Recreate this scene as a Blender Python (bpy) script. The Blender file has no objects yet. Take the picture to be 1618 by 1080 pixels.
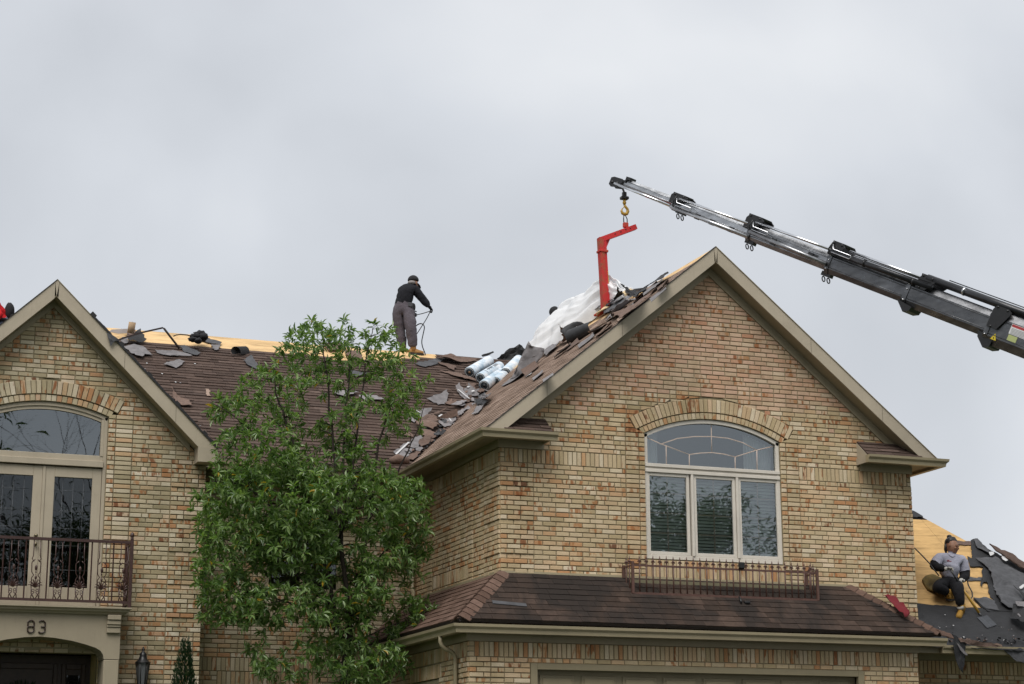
import bpy, bmesh, math, random
from mathutils import Vector, Matrix, noise as mnoise
import numpy as np
random.seed(7); rng = random.Random(11)
R = math.radians
SC = bpy.context.scene
COL = SC.collection

# ------------------------------------------------------------------ camera
IW, IH, FPX = 1618.0, 1080.0, 3033.3
PITCH, YAW, ROLL = 0.23861, 0.36303, -0.004168
CAM = Vector((0.0, 0.0, 1.6))
_fw = Vector((math.sin(YAW)*math.cos(PITCH), math.cos(YAW)*math.cos(PITCH), math.sin(PITCH)))
_r0 = Vector((math.cos(YAW), -math.sin(YAW), 0.0)); _u0 = _r0.cross(_fw)
_rt = _r0*math.cos(ROLL) + _u0*math.sin(ROLL); _up = _u0*math.cos(ROLL) - _r0*math.sin(ROLL)
cd = bpy.data.cameras.new('camera'); cam = bpy.data.objects.new('camera', cd); COL.objects.link(cam)
cd.sensor_fit = 'HORIZONTAL'; cd.sensor_width = 36.0; cd.lens = FPX/IW*36.0
cd.clip_start = 0.1; cd.clip_end = 3000
mw = Matrix((( _rt.x, _up.x, -_fw.x, CAM.x), (_rt.y, _up.y, -_fw.y, CAM.y), (_rt.z, _up.z, -_fw.z, CAM.z), (0,0,0,1)))
cam.matrix_world = mw
SC.camera = cam

# ------------------------------------------------------------------ sky, sun, exposure
SUN_EL, SUN_AZ = R(56), R(214)          # azimuth measured clockwise from +Y
w = bpy.data.worlds.new('World'); SC.world = w; w.use_nodes = True
nt = w.node_tree; nt.nodes.clear()
def wn(t): return nt.nodes.new(t)
out = wn('ShaderNodeOutputWorld'); mixs = wn('ShaderNodeMixShader'); b1 = wn('ShaderNodeBackground'); b2 = wn('ShaderNodeBackground')
sky = wn('ShaderNodeTexSky'); sky.sky_type = 'NISHITA'; sky.sun_disc = False
sky.sun_elevation = SUN_EL; sky.sun_rotation = SUN_AZ; sky.air_density = 1.0; sky.dust_density = 4.0
b1.inputs['Strength'].default_value = 0.06; nt.links.new(sky.outputs[0], b1.inputs['Color'])
tc = wn('ShaderNodeTexCoord'); mp = wn('ShaderNodeMapping'); mp.inputs['Scale'].default_value = (1.0, 1.0, 1.25); mp.inputs['Location'].default_value = (3.1, 1.2, 0.9)
nz = wn('ShaderNodeTexNoise'); nz.inputs['Scale'].default_value = 2.9; nz.inputs['Detail'].default_value = 5; nz.inputs['Roughness'].default_value = 0.42
nz.inputs['Distortion'].default_value = 0.25
rp = wn('ShaderNodeValToRGB'); e = rp.color_ramp.elements
e[0].position = 0.26; e[0].color = (0.45, 0.472, 0.508, 1); e[1].position = 0.72; e[1].color = (0.86, 0.87, 0.88, 1)
em = e.new(0.47); em.color = (0.62, 0.645, 0.685, 1)
nt.links.new(tc.outputs['Generated'], mp.inputs[0]); nt.links.new(mp.outputs[0], nz.inputs['Vector'])
nt.links.new(nz.outputs['Fac'], rp.inputs[0]); nt.links.new(rp.outputs[0], b2.inputs['Color'])
b2.inputs['Strength'].default_value = 0.545
mixs.inputs[0].default_value = 0.93
nt.links.new(b1.outputs[0], mixs.inputs[1]); nt.links.new(b2.outputs[0], mixs.inputs[2]); nt.links.new(mixs.outputs[0], out.inputs['Surface'])
sl = bpy.data.lights.new('sun', 'SUN'); sl.energy = 1.5; sl.angle = R(40); sl.color = (1.0, 0.97, 0.93)
so = bpy.data.objects.new('sun', sl); COL.objects.link(so)
sd = Vector((math.sin(SUN_AZ)*math.cos(SUN_EL), math.cos(SUN_AZ)*math.cos(SUN_EL), math.sin(SUN_EL)))
so.rotation_euler = sd.to_track_quat('Z', 'Y').to_euler(); so.location = (-20, -30, 60)
SC.view_settings.view_transform = 'Standard'; SC.view_settings.look = 'None'
SC.view_settings.exposure = 1.08; SC.view_settings.gamma = 1.0; SC.view_settings.use_curve_mapping = False

# ------------------------------------------------------------------ pixel -> point on a real plane
def ray(x, y):
    return (_fw*FPX + _rt*(x-IW/2) - _up*(y-IH/2)).normalized()
def at(x, y, Y):
    d = ray(x, y); return CAM + d*((Y-CAM.y)/d.y)
def on(x, y, p0, n):
    d = ray(x, y); p0 = Vector(p0); n = Vector(n); return CAM + d*((p0-CAM).dot(n)/d.dot(n))

# ------------------------------------------------------------------ object helpers
def tag(o, label=None, cat=None, group=None, kind=None):
    if label: o['label'] = label
    if cat: o['category'] = cat
    if group: o['group'] = group
    if kind: o['kind'] = kind
    return o
def empty(name, loc=(0,0,0), parent=None):
    o = bpy.data.objects.new(name, None); COL.objects.link(o); o.location = loc
    o.empty_display_size = 0.2
    if parent: o.parent = parent
    return o
def thing(name, label, cat, loc=(0,0,0), group=None):
    return tag(empty(name, loc), label, cat, group)
def place(o, parent):
    """parent without moving (parents are only ever translated)"""
    if parent is not None:
        o.parent = parent
        off = Vector((0,0,0)); p = parent
        while p is not None: off += p.location; p = p.parent
        o.location = o.location - off
    return o
class MB:
    def __init__(s): s.v=[]; s.f=[]; s.m=[]; s.sm=[]
    def add(s, vs, fs, mi=0, smooth=False):
        o=len(s.v); s.v += [tuple(p) for p in vs]
        for q in fs: s.f.append(tuple(i+o for i in q)); s.m.append(mi); s.sm.append(smooth)
    def box(s, a, b, mi=0):
        x0,y0,z0=a; x1,y1,z1=b
        if x0>x1: x0,x1=x1,x0
        if y0>y1: y0,y1=y1,y0
        if z0>z1: z0,z1=z1,z0
        s.add([(x0,y0,z0),(x1,y0,z0),(x1,y1,z0),(x0,y1,z0),(x0,y0,z1),(x1,y0,z1),(x1,y1,z1),(x0,y1,z1)],
              [(0,3,2,1),(4,5,6,7),(0,1,5,4),(1,2,6,5),(2,3,7,6),(3,0,4,7)], mi)
    def cbox(s, a, b, c=0.004, mi=0):
        """box with chamfered edges"""
        lo=[min(p,q) for p,q in zip(a,b)]; hi=[max(p,q) for p,q in zip(a,b)]
        c=min([c]+[(h-l)*0.45 for h,l in zip(hi,lo)])
        bm=bmesh.new(); r=bmesh.ops.create_cube(bm,size=1)
        for q in r['verts']: q.co=Vector([(lo[i]+hi[i])/2+q.co[i]*(hi[i]-lo[i]) for i in range(3)])
        bmesh.ops.bevel(bm,geom=list(bm.edges),offset=c,segments=1,affect='EDGES')
        bm.verts.index_update(); s.add([q.co[:] for q in bm.verts],[[q.index for q in f.verts] for f in bm.faces],mi); bm.free()
    def prism(s, poly, fn, n0, n1, mi=0):
        """poly (a,b) counter-clockwise seen from +n, mapped by fn(a,b,n)"""
        k=len(poly); vs=[fn(a,b,n1) for a,b in poly]+[fn(a,b,n0) for a,b in poly]
        fs=[tuple(range(k)), tuple(range(2*k-1,k-1,-1))]
        for i in range(k):
            j=(i+1)%k; fs.append((i,i+k,j+k,j))
        s.add(vs,fs,mi)
    def tube(s, pts, r, k=8, mi=0, cap=True, smooth=True, flat=1.0):
        pts=[Vector(p) for p in pts]; rs=r if isinstance(r,(list,tuple)) else [r]*len(pts)
        n=len(pts); o=len(s.v); ref=None; vs=[]
        for i in range(n):
            t=(pts[min(i+1,n-1)]-pts[max(i-1,0)]); 
            if t.length<1e-9: t=Vector((0,0,1))
            t.normalize()
            if ref is None:
                ref=Vector((0,0,1)) if abs(t.z)<0.9 else Vector((1,0,0))
            a=t.cross(ref); 
            if a.length<1e-6: a=t.cross(Vector((0,1,0)))
            a.normalize(); b=a.cross(t); ref=b
            for j in range(k):
                q=2*math.pi*j/k; vs.append(pts[i]+a*(math.cos(q)*rs[i])+b*(math.sin(q)*rs[i]*flat))
        fs=[]
        for i in range(n-1):
            for j in range(k):
                j2=(j+1)%k; fs.append((i*k+j,(i+1)*k+j,(i+1)*k+j2,i*k+j2))
        if cap: fs.append(tuple(range(k))); fs.append(tuple(range(n*k-1,(n-1)*k-1,-1)))
        s.add(vs,fs,mi,smooth)
    def bar(s, p, q, w, h, mi=0, up=(0,0,1)):
        """rectangular bar from p to q"""
        p=Vector(p); q=Vector(q); t=(q-p).normalized(); a=t.cross(Vector(up))
        if a.length<1e-5: a=t.cross(Vector((0,1,0)))
        a.normalize(); b=a.cross(t)
        vs=[]
        for c in (p,q):
            for sa,sb in ((-1,-1),(1,-1),(1,1),(-1,1)): vs.append(c+a*(sa*w/2)+b*(sb*h/2))
        s.add(vs,[(0,1,2,3),(7,6,5,4),(0,4,5,1),(1,5,6,2),(2,6,7,3),(3,7,4,0)],mi)
    def lathe(s, c, prof, k=16, mi=0, axis=None, smooth=True):
        """prof = [(radius, height)] round an axis through c"""
        c=Vector(c); ax=Vector(axis or (0,0,1)).normalized(); a=ax.orthogonal().normalized(); b=ax.cross(a)
        vs=[]; n=len(prof)
        for r_,h in prof:
            for j in range(k):
                q=2*math.pi*j/k; vs.append(c+ax*h+(a*math.cos(q)+b*math.sin(q))*r_)
        fs=[]
        for i in range(n-1):
            for j in range(k):
                j2=(j+1)%k; fs.append((i*k+j,i*k+j2,(i+1)*k+j2,(i+1)*k+j))
        fs.append(tuple(range(k-1,-1,-1))); fs.append(tuple(range((n-1)*k,n*k)))
        s.add(vs,fs,mi,smooth)
    def ball(s, c, r, seg=12, ring=8, mi=0, fn=None):
        c=Vector(c); rr=Vector(r) if not isinstance(r,(int,float)) else Vector((r,r,r))
        vs=[]; 
        for i in range(ring+1):
            th=math.pi*i/ring
            for j in range(seg):
                ph=2*math.pi*j/seg; d=Vector((math.sin(th)*math.cos(ph),math.sin(th)*math.sin(ph),math.cos(th)))
                p=Vector((d.x*rr.x,d.y*rr.y,d.z*rr.z))
                if fn: p=fn(p,d)
                vs.append(c+p)
        fs=[]
        for i in range(ring):
            for j in range(seg):
                j2=(j+1)%seg; fs.append((i*seg+j,(i+1)*seg+j,(i+1)*seg+j2,i*seg+j2))
        s.add(vs,fs,mi,True)
    def mesh(s, name, mats, recalc=True, weld=False):
        me=bpy.data.meshes.new(name); me.from_pydata(s.v,[],s.f)
        if not isinstance(mats,(list,tuple)): mats=[mats]
        for m in mats: me.materials.append(m)
        me.polygons.foreach_set('material_index',s.m); me.polygons.foreach_set('use_smooth',s.sm)
        if recalc or weld:
            bm=bmesh.new(); bm.from_mesh(me)
            if weld: bmesh.ops.remove_doubles(bm,verts=bm.verts,dist=1e-5)
            bmesh.ops.recalc_face_normals(bm,faces=bm.faces); bm.to_mesh(me); bm.free()
        me.update(); return me
    def build(s, name, mats, parent=None, kind=None, origin=None, recalc=True, weld=False):
        if origin is not None:
            o0=Vector(origin); s.v=[tuple(Vector(p)-o0) for p in s.v]
        me=s.mesh(name,mats,recalc,weld); o=bpy.data.objects.new(name,me); COL.objects.link(o)
        if origin is not None: o.location=Vector(origin)
        place(o,parent)
        if kind: o['kind']=kind
        return o
def clip_half(poly, p, n):
    out=[]; k=len(poly)
    for i in range(k):
        a=poly[i]; b=poly[(i+1)%k]
        da=(a[0]-p[0])*n[0]+(a[1]-p[1])*n[1]; db=(b[0]-p[0])*n[0]+(b[1]-p[1])*n[1]
        if da>=0: out.append(a)
        if (da>=0)!=(db>=0):
            t=da/(da-db); out.append((a[0]+(b[0]-a[0])*t,a[1]+(b[1]-a[1])*t))
    return out
def clip_poly(poly, clip):
    """clip against a convex counter-clockwise polygon"""
    k=len(clip)
    for i in range(k):
        a=clip[i]; b=clip[(i+1)%k]
        poly=clip_half(poly,a,(-(b[1]-a[1]),b[0]-a[0]))
        if len(poly)<3: return []
    return poly
def area(poly):
    return 0.5*sum(poly[i][0]*poly[(i+1)%len(poly)][1]-poly[(i+1)%len(poly)][0]*poly[i][1] for i in range(len(poly)))
def dedup(poly):
    out=[]
    for p in poly:
        if not out or (abs(p[0]-out[-1][0])+abs(p[1]-out[-1][1]))>1e-4: out.append(p)
    if len(out)>1 and (abs(out[0][0]-out[-1][0])+abs(out[0][1]-out[-1][1]))<1e-4: out.pop()
    return out
def fbm(x,y=0.0,z=0.0,o=3):
    return mnoise.fractal(Vector((x,y,z)),1.0,2.0,o)

# ------------------------------------------------------------------ materials
class NT:
    def __init__(s, name):
        s.m=bpy.data.materials.new(name); s.m.use_nodes=True; s.t=s.m.node_tree; s.t.nodes.clear()
        s.o=s.n('ShaderNodeOutputMaterial'); s.b=s.n('ShaderNodeBsdfPrincipled'); s.l(s.b.outputs[0],s.o.inputs['Surface'])
    def n(s,t,**k):
        q=s.t.nodes.new(t)
        for a,b in k.items(): setattr(q,a,b)
        return q
    def l(s,a,b): s.t.links.new(a,b)
    def set(s,**k):
        for a,b in k.items(): s.b.inputs[a.replace('_',' ')].default_value=b
    def math(s,op,a,b=None,clamp=False):
        q=s.n('ShaderNodeMath',operation=op,use_clamp=clamp)
        for i,x in enumerate((a,b)):
            if x is None: continue
            if isinstance(x,(int,float)): q.inputs[i].default_value=x
            else: s.l(x,q.inputs[i])
        return q.outputs[0]
    def noise(s,scale,detail=4,rough=.55,vec=None,dist=0.0,out='Fac'):
        q=s.n('ShaderNodeTexNoise'); q.inputs['Scale'].default_value=scale; q.inputs['Detail'].default_value=detail
        q.inputs['Roughness'].default_value=rough; q.inputs['Distortion'].default_value=dist
        s.l(vec if vec is not None else s.pos(),q.inputs['Vector']); return q.outputs[out]
    def pos(s):
        if not hasattr(s,'_g'): s._g=s.n('ShaderNodeNewGeometry')
        return s._g.outputs['Position']
    def island(s):
        s.pos(); oi=s.n('ShaderNodeObjectInfo')
        return s.math('FRACT',s.math('ADD',s._g.outputs['Random Per Island'],oi.outputs['Random']))
    def map(s,scale=(1,1,1),vec=None,loc=(0,0,0),rot=(0,0,0)):
        q=s.n('ShaderNodeMapping'); q.inputs['Scale'].default_value=scale; q.inputs['Location'].default_value=loc; q.inputs['Rotation'].default_value=rot
        s.l(vec if vec is not None else s.pos(),q.inputs[0]); return q.outputs[0]
    def ramp(s,fac,stops,interp='LINEAR'):
        q=s.n('ShaderNodeValToRGB'); cr=q.color_ramp; cr.interpolation=interp
        while len(cr.elements)<len(stops): cr.elements.new(0.5)
        for e,(p,c) in zip(cr.elements,stops):
            e.position=p; e.color=(c[0],c[1],c[2],1) if not isinstance(c,(int,float)) else (c,c,c,1)
        s.l(fac,q.inputs[0]); return q.outputs[0]
    def mix(s,fac,a,b,mode='MIX'):
        q=s.n('ShaderNodeMix',data_type='RGBA',blend_type=mode)
        for i,x in ((0,fac),(6,a),(7,b)):
            if isinstance(x,(int,float)): q.inputs[i].default_value=x
            elif isinstance(x,(tuple,list)): q.inputs[i].default_value=(x[0],x[1],x[2],1)
            else: s.l(x,q.inputs[i])
        return q.outputs[2]
    def bump(s,h,strength=.3,dist=.01):
        q=s.n('ShaderNodeBump'); q.inputs['Strength'].default_value=strength; q.inputs['Distance'].default_value=dist
        s.l(h,q.inputs['Height']); s.l(q.outputs[0],s.b.inputs['Normal'])
    def base(s,c):
        if isinstance(c,(tuple,list)): s.b.inputs['Base Color'].default_value=(c[0],c[1],c[2],1)
        else: s.l(c,s.b.inputs['Base Color'])
def plain(name,c,rough=.6,var=.12,scale=6,bump=.1,bscale=60,metal=0.0,dist=.004,isl=0.0,spec=.5):
    k=NT(name); k.set(Roughness=rough,Metallic=metal); k.b.inputs['Specular IOR Level'].default_value=spec
    f=k.noise(scale,5,.6)
    lo=tuple(x*(1-var) for x in c); hi=tuple(min(1,x*(1+var)) for x in c)
    col=k.ramp(f,[(.3,lo),(.7,hi)])
    if isl: 
        col=k.mix(1.0,col,k.ramp(k.island(),[(0,1-isl),(1,1+isl*0.6)]),'MULTIPLY')
    k.base(col)
    if bump: k.bump(k.noise(bscale,4,.6),bump,dist)
    return k.m
def brick_mat(name, pal, rust=.42, tint=(1,1,1), sat=1.0):
    k=NT(name); k.set(Roughness=.88); k.b.inputs['Specular IOR Level'].default_value=.25
    r=k.island()
    col=k.ramp(r,pal,'LINEAR')
    r2=k.math('FRACT',k.math('MULTIPLY',r,17.31)); r3=k.math('FRACT',k.math('MULTIPLY',r,41.7))
    # firing marks: dark rust flashes across some of the bricks
    v=k.n('ShaderNodeVectorMath',operation='ADD'); k.l(k.pos(),v.inputs[0])
    cx=k.n('ShaderNodeCombineXYZ'); k.l(k.math('MULTIPLY',r,53.0),cx.inputs[0]); k.l(k.math('MULTIPLY',r2,19.0),cx.inputs[1]); k.l(cx.outputs[0],v.inputs[1])
    st=k.noise(1.0,2,.5,k.map((17,17,5.5),v.outputs[0]))
    mask=k.ramp(st,[(.50,0),(.60,1)])
    on_=k.ramp(r2,[(1-rust-.02,0),(1-rust+.02,1)])
    strong=k.ramp(r3,[(0,(.40,.215,.10)),(.55,(.36,.15,.055)),(.85,(.27,.09,.03)),(1,(.13,.045,.02))])
    mm=k.math('MULTIPLY',k.math('MULTIPLY',mask,on_),.88)
    col=k.mix(mm,col,strong)
    # grime, speckle
    sp=k.noise(95,4,.7); col=k.mix(1.0,col,k.ramp(sp,[(.30,.80),(.55,1.0),(.8,1.10)]),'MULTIPLY')
    gr=k.noise(1.3,5,.6); col=k.mix(1.0,col,k.ramp(gr,[(.25,(.84,.83,.80)),(.65,(1.05,1.04,1.02))]),'MULTIPLY')
    ws=k.noise(1.0,5,.65,k.map((2.6,2.6,.45))); col=k.mix(1.0,col,k.ramp(ws,[(.30,(.80,.79,.76)),(.52,(1,1,1)),(.75,(1.06,1.05,1.04))]),'MULTIPLY')
    col=k.mix(1.0,col,tint,'MULTIPLY')
    k.base(col)
    k.bump(k.math('ADD',k.noise(70,5,.7),k.math('MULTIPLY',k.noise(220,3,.6),.5)),.55,.006)
    return k.m
BUFF=[(0,(.41,.325,.19)),(.12,(.49,.385,.235)),(.26,(.57,.455,.295)),(.38,(.45,.355,.22)),(.50,(.60,.485,.33)),(.62,(.53,.37,.22)),(.74,(.50,.40,.255)),(.86,(.65,.555,.41)),(.94,(.52,.315,.165)),(1,(.46,.24,.115))]
PINK=[(0,(.45,.32,.21)),(.14,(.53,.35,.25)),(.28,(.58,.395,.285)),(.42,(.48,.365,.24)),(.56,(.60,.435,.31)),(.68,(.53,.32,.21)),(.80,(.52,.385,.265)),(.90,(.61,.48,.35)),(1,(.47,.24,.145))]
OLIV=[(0,(.33,.28,.175)),(.14,(.43,.365,.245)),(.28,(.54,.465,.33)),(.42,(.38,.315,.195)),(.56,(.60,.535,.41)),(.70,(.47,.36,.225)),(.82,(.52,.335,.19)),(.92,(.65,.59,.47)),(1,(.44,.225,.105))]
m_brick=brick_mat('brick_buff',BUFF,.30)
m_brickp=brick_mat('brick_pink',PINK,.20)
m_bricko=brick_mat('brick_olive',OLIV,.34)
m_mortar=plain('mortar',(.225,.188,.118),.95,.2,9,.6,120,dist=.006,spec=.1)
def trim_mat(name,c,rough=.5):
    k=NT(name); k.set(Roughness=rough); k.b.inputs['Specular IOR Level'].default_value=.35
    f=k.noise(2.2,6,.62); col=k.ramp(f,[(.25,tuple(x*.86 for x in c)),(.55,c),(.8,tuple(x*1.06 for x in c))])
    st=k.noise(1.0,4,.7,k.map((22,22,1.6))); col=k.mix(k.ramp(st,[(.58,0),(.75,.28)]),col,tuple(x*.62 for x in c))
    sp=k.noise(130,2,.5); col=k.mix(k.ramp(sp,[(.70,0),(.76,.35)]),col,tuple(x*.6 for x in c))
    k.base(col); k.bump(k.noise(40,4,.6),.12,.003); return k.m
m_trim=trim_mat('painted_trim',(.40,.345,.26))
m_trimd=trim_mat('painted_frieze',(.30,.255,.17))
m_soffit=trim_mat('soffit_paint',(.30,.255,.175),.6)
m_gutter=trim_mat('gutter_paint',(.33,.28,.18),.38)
def shingle_mat(name,pal,stain=.0,grey=.0):
    k=NT(name); k.set(Roughness=.95); k.b.inputs['Specular IOR Level'].default_value=.2
    r=k.island(); col=k.ramp(r,pal)
    g=k.noise(380,2,.8); col=k.mix(1.0,col,k.ramp(g,[(.25,.62),(.5,1.0),(.78,1.42)]),'MULTIPLY')
    b=k.noise(14,4,.6); col=k.mix(1.0,col,k.ramp(b,[(.3,.82),(.7,1.15)]),'MULTIPLY')
    if stain:
        s1=k.noise(1.0,5,.62,k.map((1.5,1.0,.55),loc=(3.1,0,0)),.6)
        col=k.mix(k.math('MULTIPLY',k.ramp(s1,[(.40,0),(.58,1)]),stain),col,(.022,.018,.016))
    k.base(col); k.bump(k.noise(420,2,.8),.7,.004); return k.m
BR=[(0,(.052,.035,.028)),(.3,(.074,.050,.040)),(.6,(.092,.063,.051)),(.85,(.066,.046,.038)),(1,(.118,.083,.068))]
m_shing=shingle_mat('shingle_brown',BR)
m_shing2=shingle_mat('shingle_stained',[(0,(.032,.022,.017)),(.5,(.052,.035,.027)),(1,(.074,.050,.039))],.86)
m_shing3=shingle_mat('shingle_tan',[(0,(.175,.122,.092)),(.5,(.235,.168,.128)),(1,(.30,.22,.175))])
m_shingbase=plain('shingle_base',(.028,.022,.02),.95,.2,8,.4,200)  # dark brown base colour for decks, shingle edge and board joints
m_felt=plain('roofing_felt',(.011,.0112,.0125),.72,.35,5,.5,30,dist=.01)
m_feltm=plain('felt_dark',(.032,.033,.036),.7,.3,7,.4,60,dist=.006)
m_feltg=plain('felt_grey',(.062,.063,.068),.85,.3,7,.4,60,dist=.006)
m_scrap=plain('shingle_underside',(.175,.165,.168),.9,.28,9,.4,90,isl=.25)
m_scrapb=plain('shingle_scrap_brown',(.13,.085,.066),.95,.3,30,.5,200,isl=.2)
m_strip=plain('sealant_strip',(.50,.50,.50),.5,.1)
def ply_mat(name,c):
    k=NT(name); k.set(Roughness=.8); k.b.inputs['Specular IOR Level'].default_value=.2
    g=k.noise(1.0,5,.65,k.map((1.1,5.5,5.5)),1.3)
    col=k.ramp(g,[(.30,tuple(x*.62 for x in c)),(.5,c),(.68,tuple(min(1,x*1.18) for x in c))])
    f=k.noise(1.0,3,.6,k.map((6,60,60))); col=k.mix(1.0,col,k.ramp(f,[(.3,.88),(.7,1.07)]),'MULTIPLY')
    kn=k.n('ShaderNodeTexVoronoi'); kn.inputs['Scale'].default_value=1.0; k.l(k.map((1.6,3.6,3.6)),kn.inputs['Vector'])
    col=k.mix(k.ramp(kn.outputs['Distance'],[(.02,.75),(.075,0)]),col,(.22,.10,.03))
    st=k.noise(2.4,5,.7); col=k.mix(k.ramp(st,[(.60,0),(.74,.4)]),col,(.16,.10,.055))
    k.base(col); return k.m
m_ply=ply_mat('plywood',(.60,.41,.21))
m_ply2=ply_mat('plywood_fresh',(.50,.32,.135))
m_iron=plain('railing_brown_iron',(.045,.019,.015),.42,.25,14,.2,90)
m_iron2=plain('railing_rust_iron',(.088,.042,.031),.5,.25,14,.2,90)
m_black=plain('black_metal',(.010,.010,.011),.4,.3,12,.2,60)
m_blackcloth=plain('black_cloth',(.011,.011,.013),.9,.3,18,.5,120)
m_white=trim_mat('window_frame_white',(.60,.555,.485),.4)
m_stone=trim_mat('cast_stone',(.31,.265,.19),.8)
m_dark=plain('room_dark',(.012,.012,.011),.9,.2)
def glass_mat(name,refl,tint=(.8,.85,.85),bumpy=0.0):
    k=NT(name); t=k.t; t.nodes.remove(k.b)
    tr=k.n('ShaderNodeBsdfTransparent'); tr.inputs[0].default_value=(*tint,1)
    gl=k.n('ShaderNodeBsdfGlossy'); gl.inputs['Roughness'].default_value=.008; gl.inputs['Color'].default_value=(.86,.93,.97,1)
    lw=k.n('ShaderNodeFresnel'); lw.inputs['IOR'].default_value=1.5
    fac=k.math('ADD',k.math('MULTIPLY',lw.outputs[0],1.0),refl,True)
    if bumpy:
        bp=k.n('ShaderNodeBump'); bp.inputs['Strength'].default_value=bumpy; bp.inputs['Distance'].default_value=.01
        k.l(k.noise(1.6,2,.5),bp.inputs['Height']); k.l(bp.outputs[0],gl.inputs['Normal'])
    mx=k.n('ShaderNodeMixShader'); k.l(fac,mx.inputs[0]); k.l(tr.outputs[0],mx.inputs[1]); k.l(gl.outputs[0],mx.inputs[2])
    k.l(mx.outputs[0],k.o.inputs['Surface']); return k.m
m_glass=glass_mat('window_glass',.16,(.75,.8,.8),.03)
m_glassd=glass_mat('door_glass',.03,(.35,.37,.37),.14)
# ================================================================== THE GROUND
def ground_z(x,y):
    t=max(0.0,min(1.0,(y-9)/11.0)); t=t*t*(3-2*t); return 0.9*t
mb=MB(); xs=[-400,-120,-60]+[-40+4*i for i in range(26)]+[90,160,420]; ys=[-400,-120,-60]+[-40+2.5*i for i in range(42)]+[90,160,420]
vs=[(x,y,ground_z(x,y)) for y in ys for x in xs]; nx=len(xs)
mb.add(vs,[(j*nx+i,j*nx+i+1,(j+1)*nx+i+1,(j+1)*nx+i) for j in range(len(ys)-1) for i in range(nx-1)],0,True)
k=NT('lawn'); k.set(Roughness=1.0); k.base(k.ramp(k.noise(3,6,.7),[(.3,(.028,.045,.014)),(.7,(.06,.085,.028))])); k.bump(k.noise(60,3,.7),.8,.03)
tag(mb.build('ground',k.m,recalc=False),kind='structure')
mb=MB(); mb.add([(-400,-3.5,.02),(400,-3.5,.02),(400,5.0,.02),(-400,5.0,.02)],[(0,1,2,3)])
tag(mb.build('road',plain('asphalt',(.05,.05,.052),.9,.2,3,.5,120),recalc=False),kind='structure')
mb=MB(); pts=[(8.2,y) for y in (5.0,9,11,13,15,17,19,21.4,24.0)]
vs=[]
for _,y in pts: vs+= [(8.4,y,ground_z(0,y)+.03),(15.8,y,ground_z(0,y)+.03)]
mb.add(vs,[(2*i,2*i+1,2*i+3,2*i+2) for i in range(len(pts)-1)])
tag(mb.build('driveway',plain('driveway_asphalt',(.06,.06,.06),.9,.15,4,.4,100),recalc=False),kind='structure')

# ================================================================== THE HOUSE
house=thing('brick_house','two-storey buff brick house with two gables and its brown roof half stripped','house',(12.0,29.0,0.9))
CH=0.0682
brick_pool=[]      # (distance, wall object, mesh key, location, material)
def brick_prism(mb,poly,fn,n1,c=.0045,nb=-.022,mi=0):
    k=len(poly)
    cx=sum(p[0] for p in poly)/k; cy=sum(p[1] for p in poly)/k
    w_=max(p[0] for p in poly)-min(p[0] for p in poly); h_=max(p[1] for p in poly)-min(p[1] for p in poly)
    fx=max(.2,1-2*c/max(w_,.02)); fy=max(.2,1-2*c/max(h_,.02))
    inn=[(cx+(a-cx)*fx,cy+(b-cy)*fy) for a,b in poly]
    vs=[fn(a,b,n1) for a,b in inn]+[fn(a,b,n1-c*.9) for a,b in poly]+[fn(a,b,nb) for a,b in poly]
    fs=[tuple(range(k))]
    for i in range(k):
        j=(i+1)%k; fs.append((i,i+k,j+k,j)); fs.append((i+k,i+2*k,j+2*k,j+k))
    mb.add(vs,fs,mi)
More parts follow.
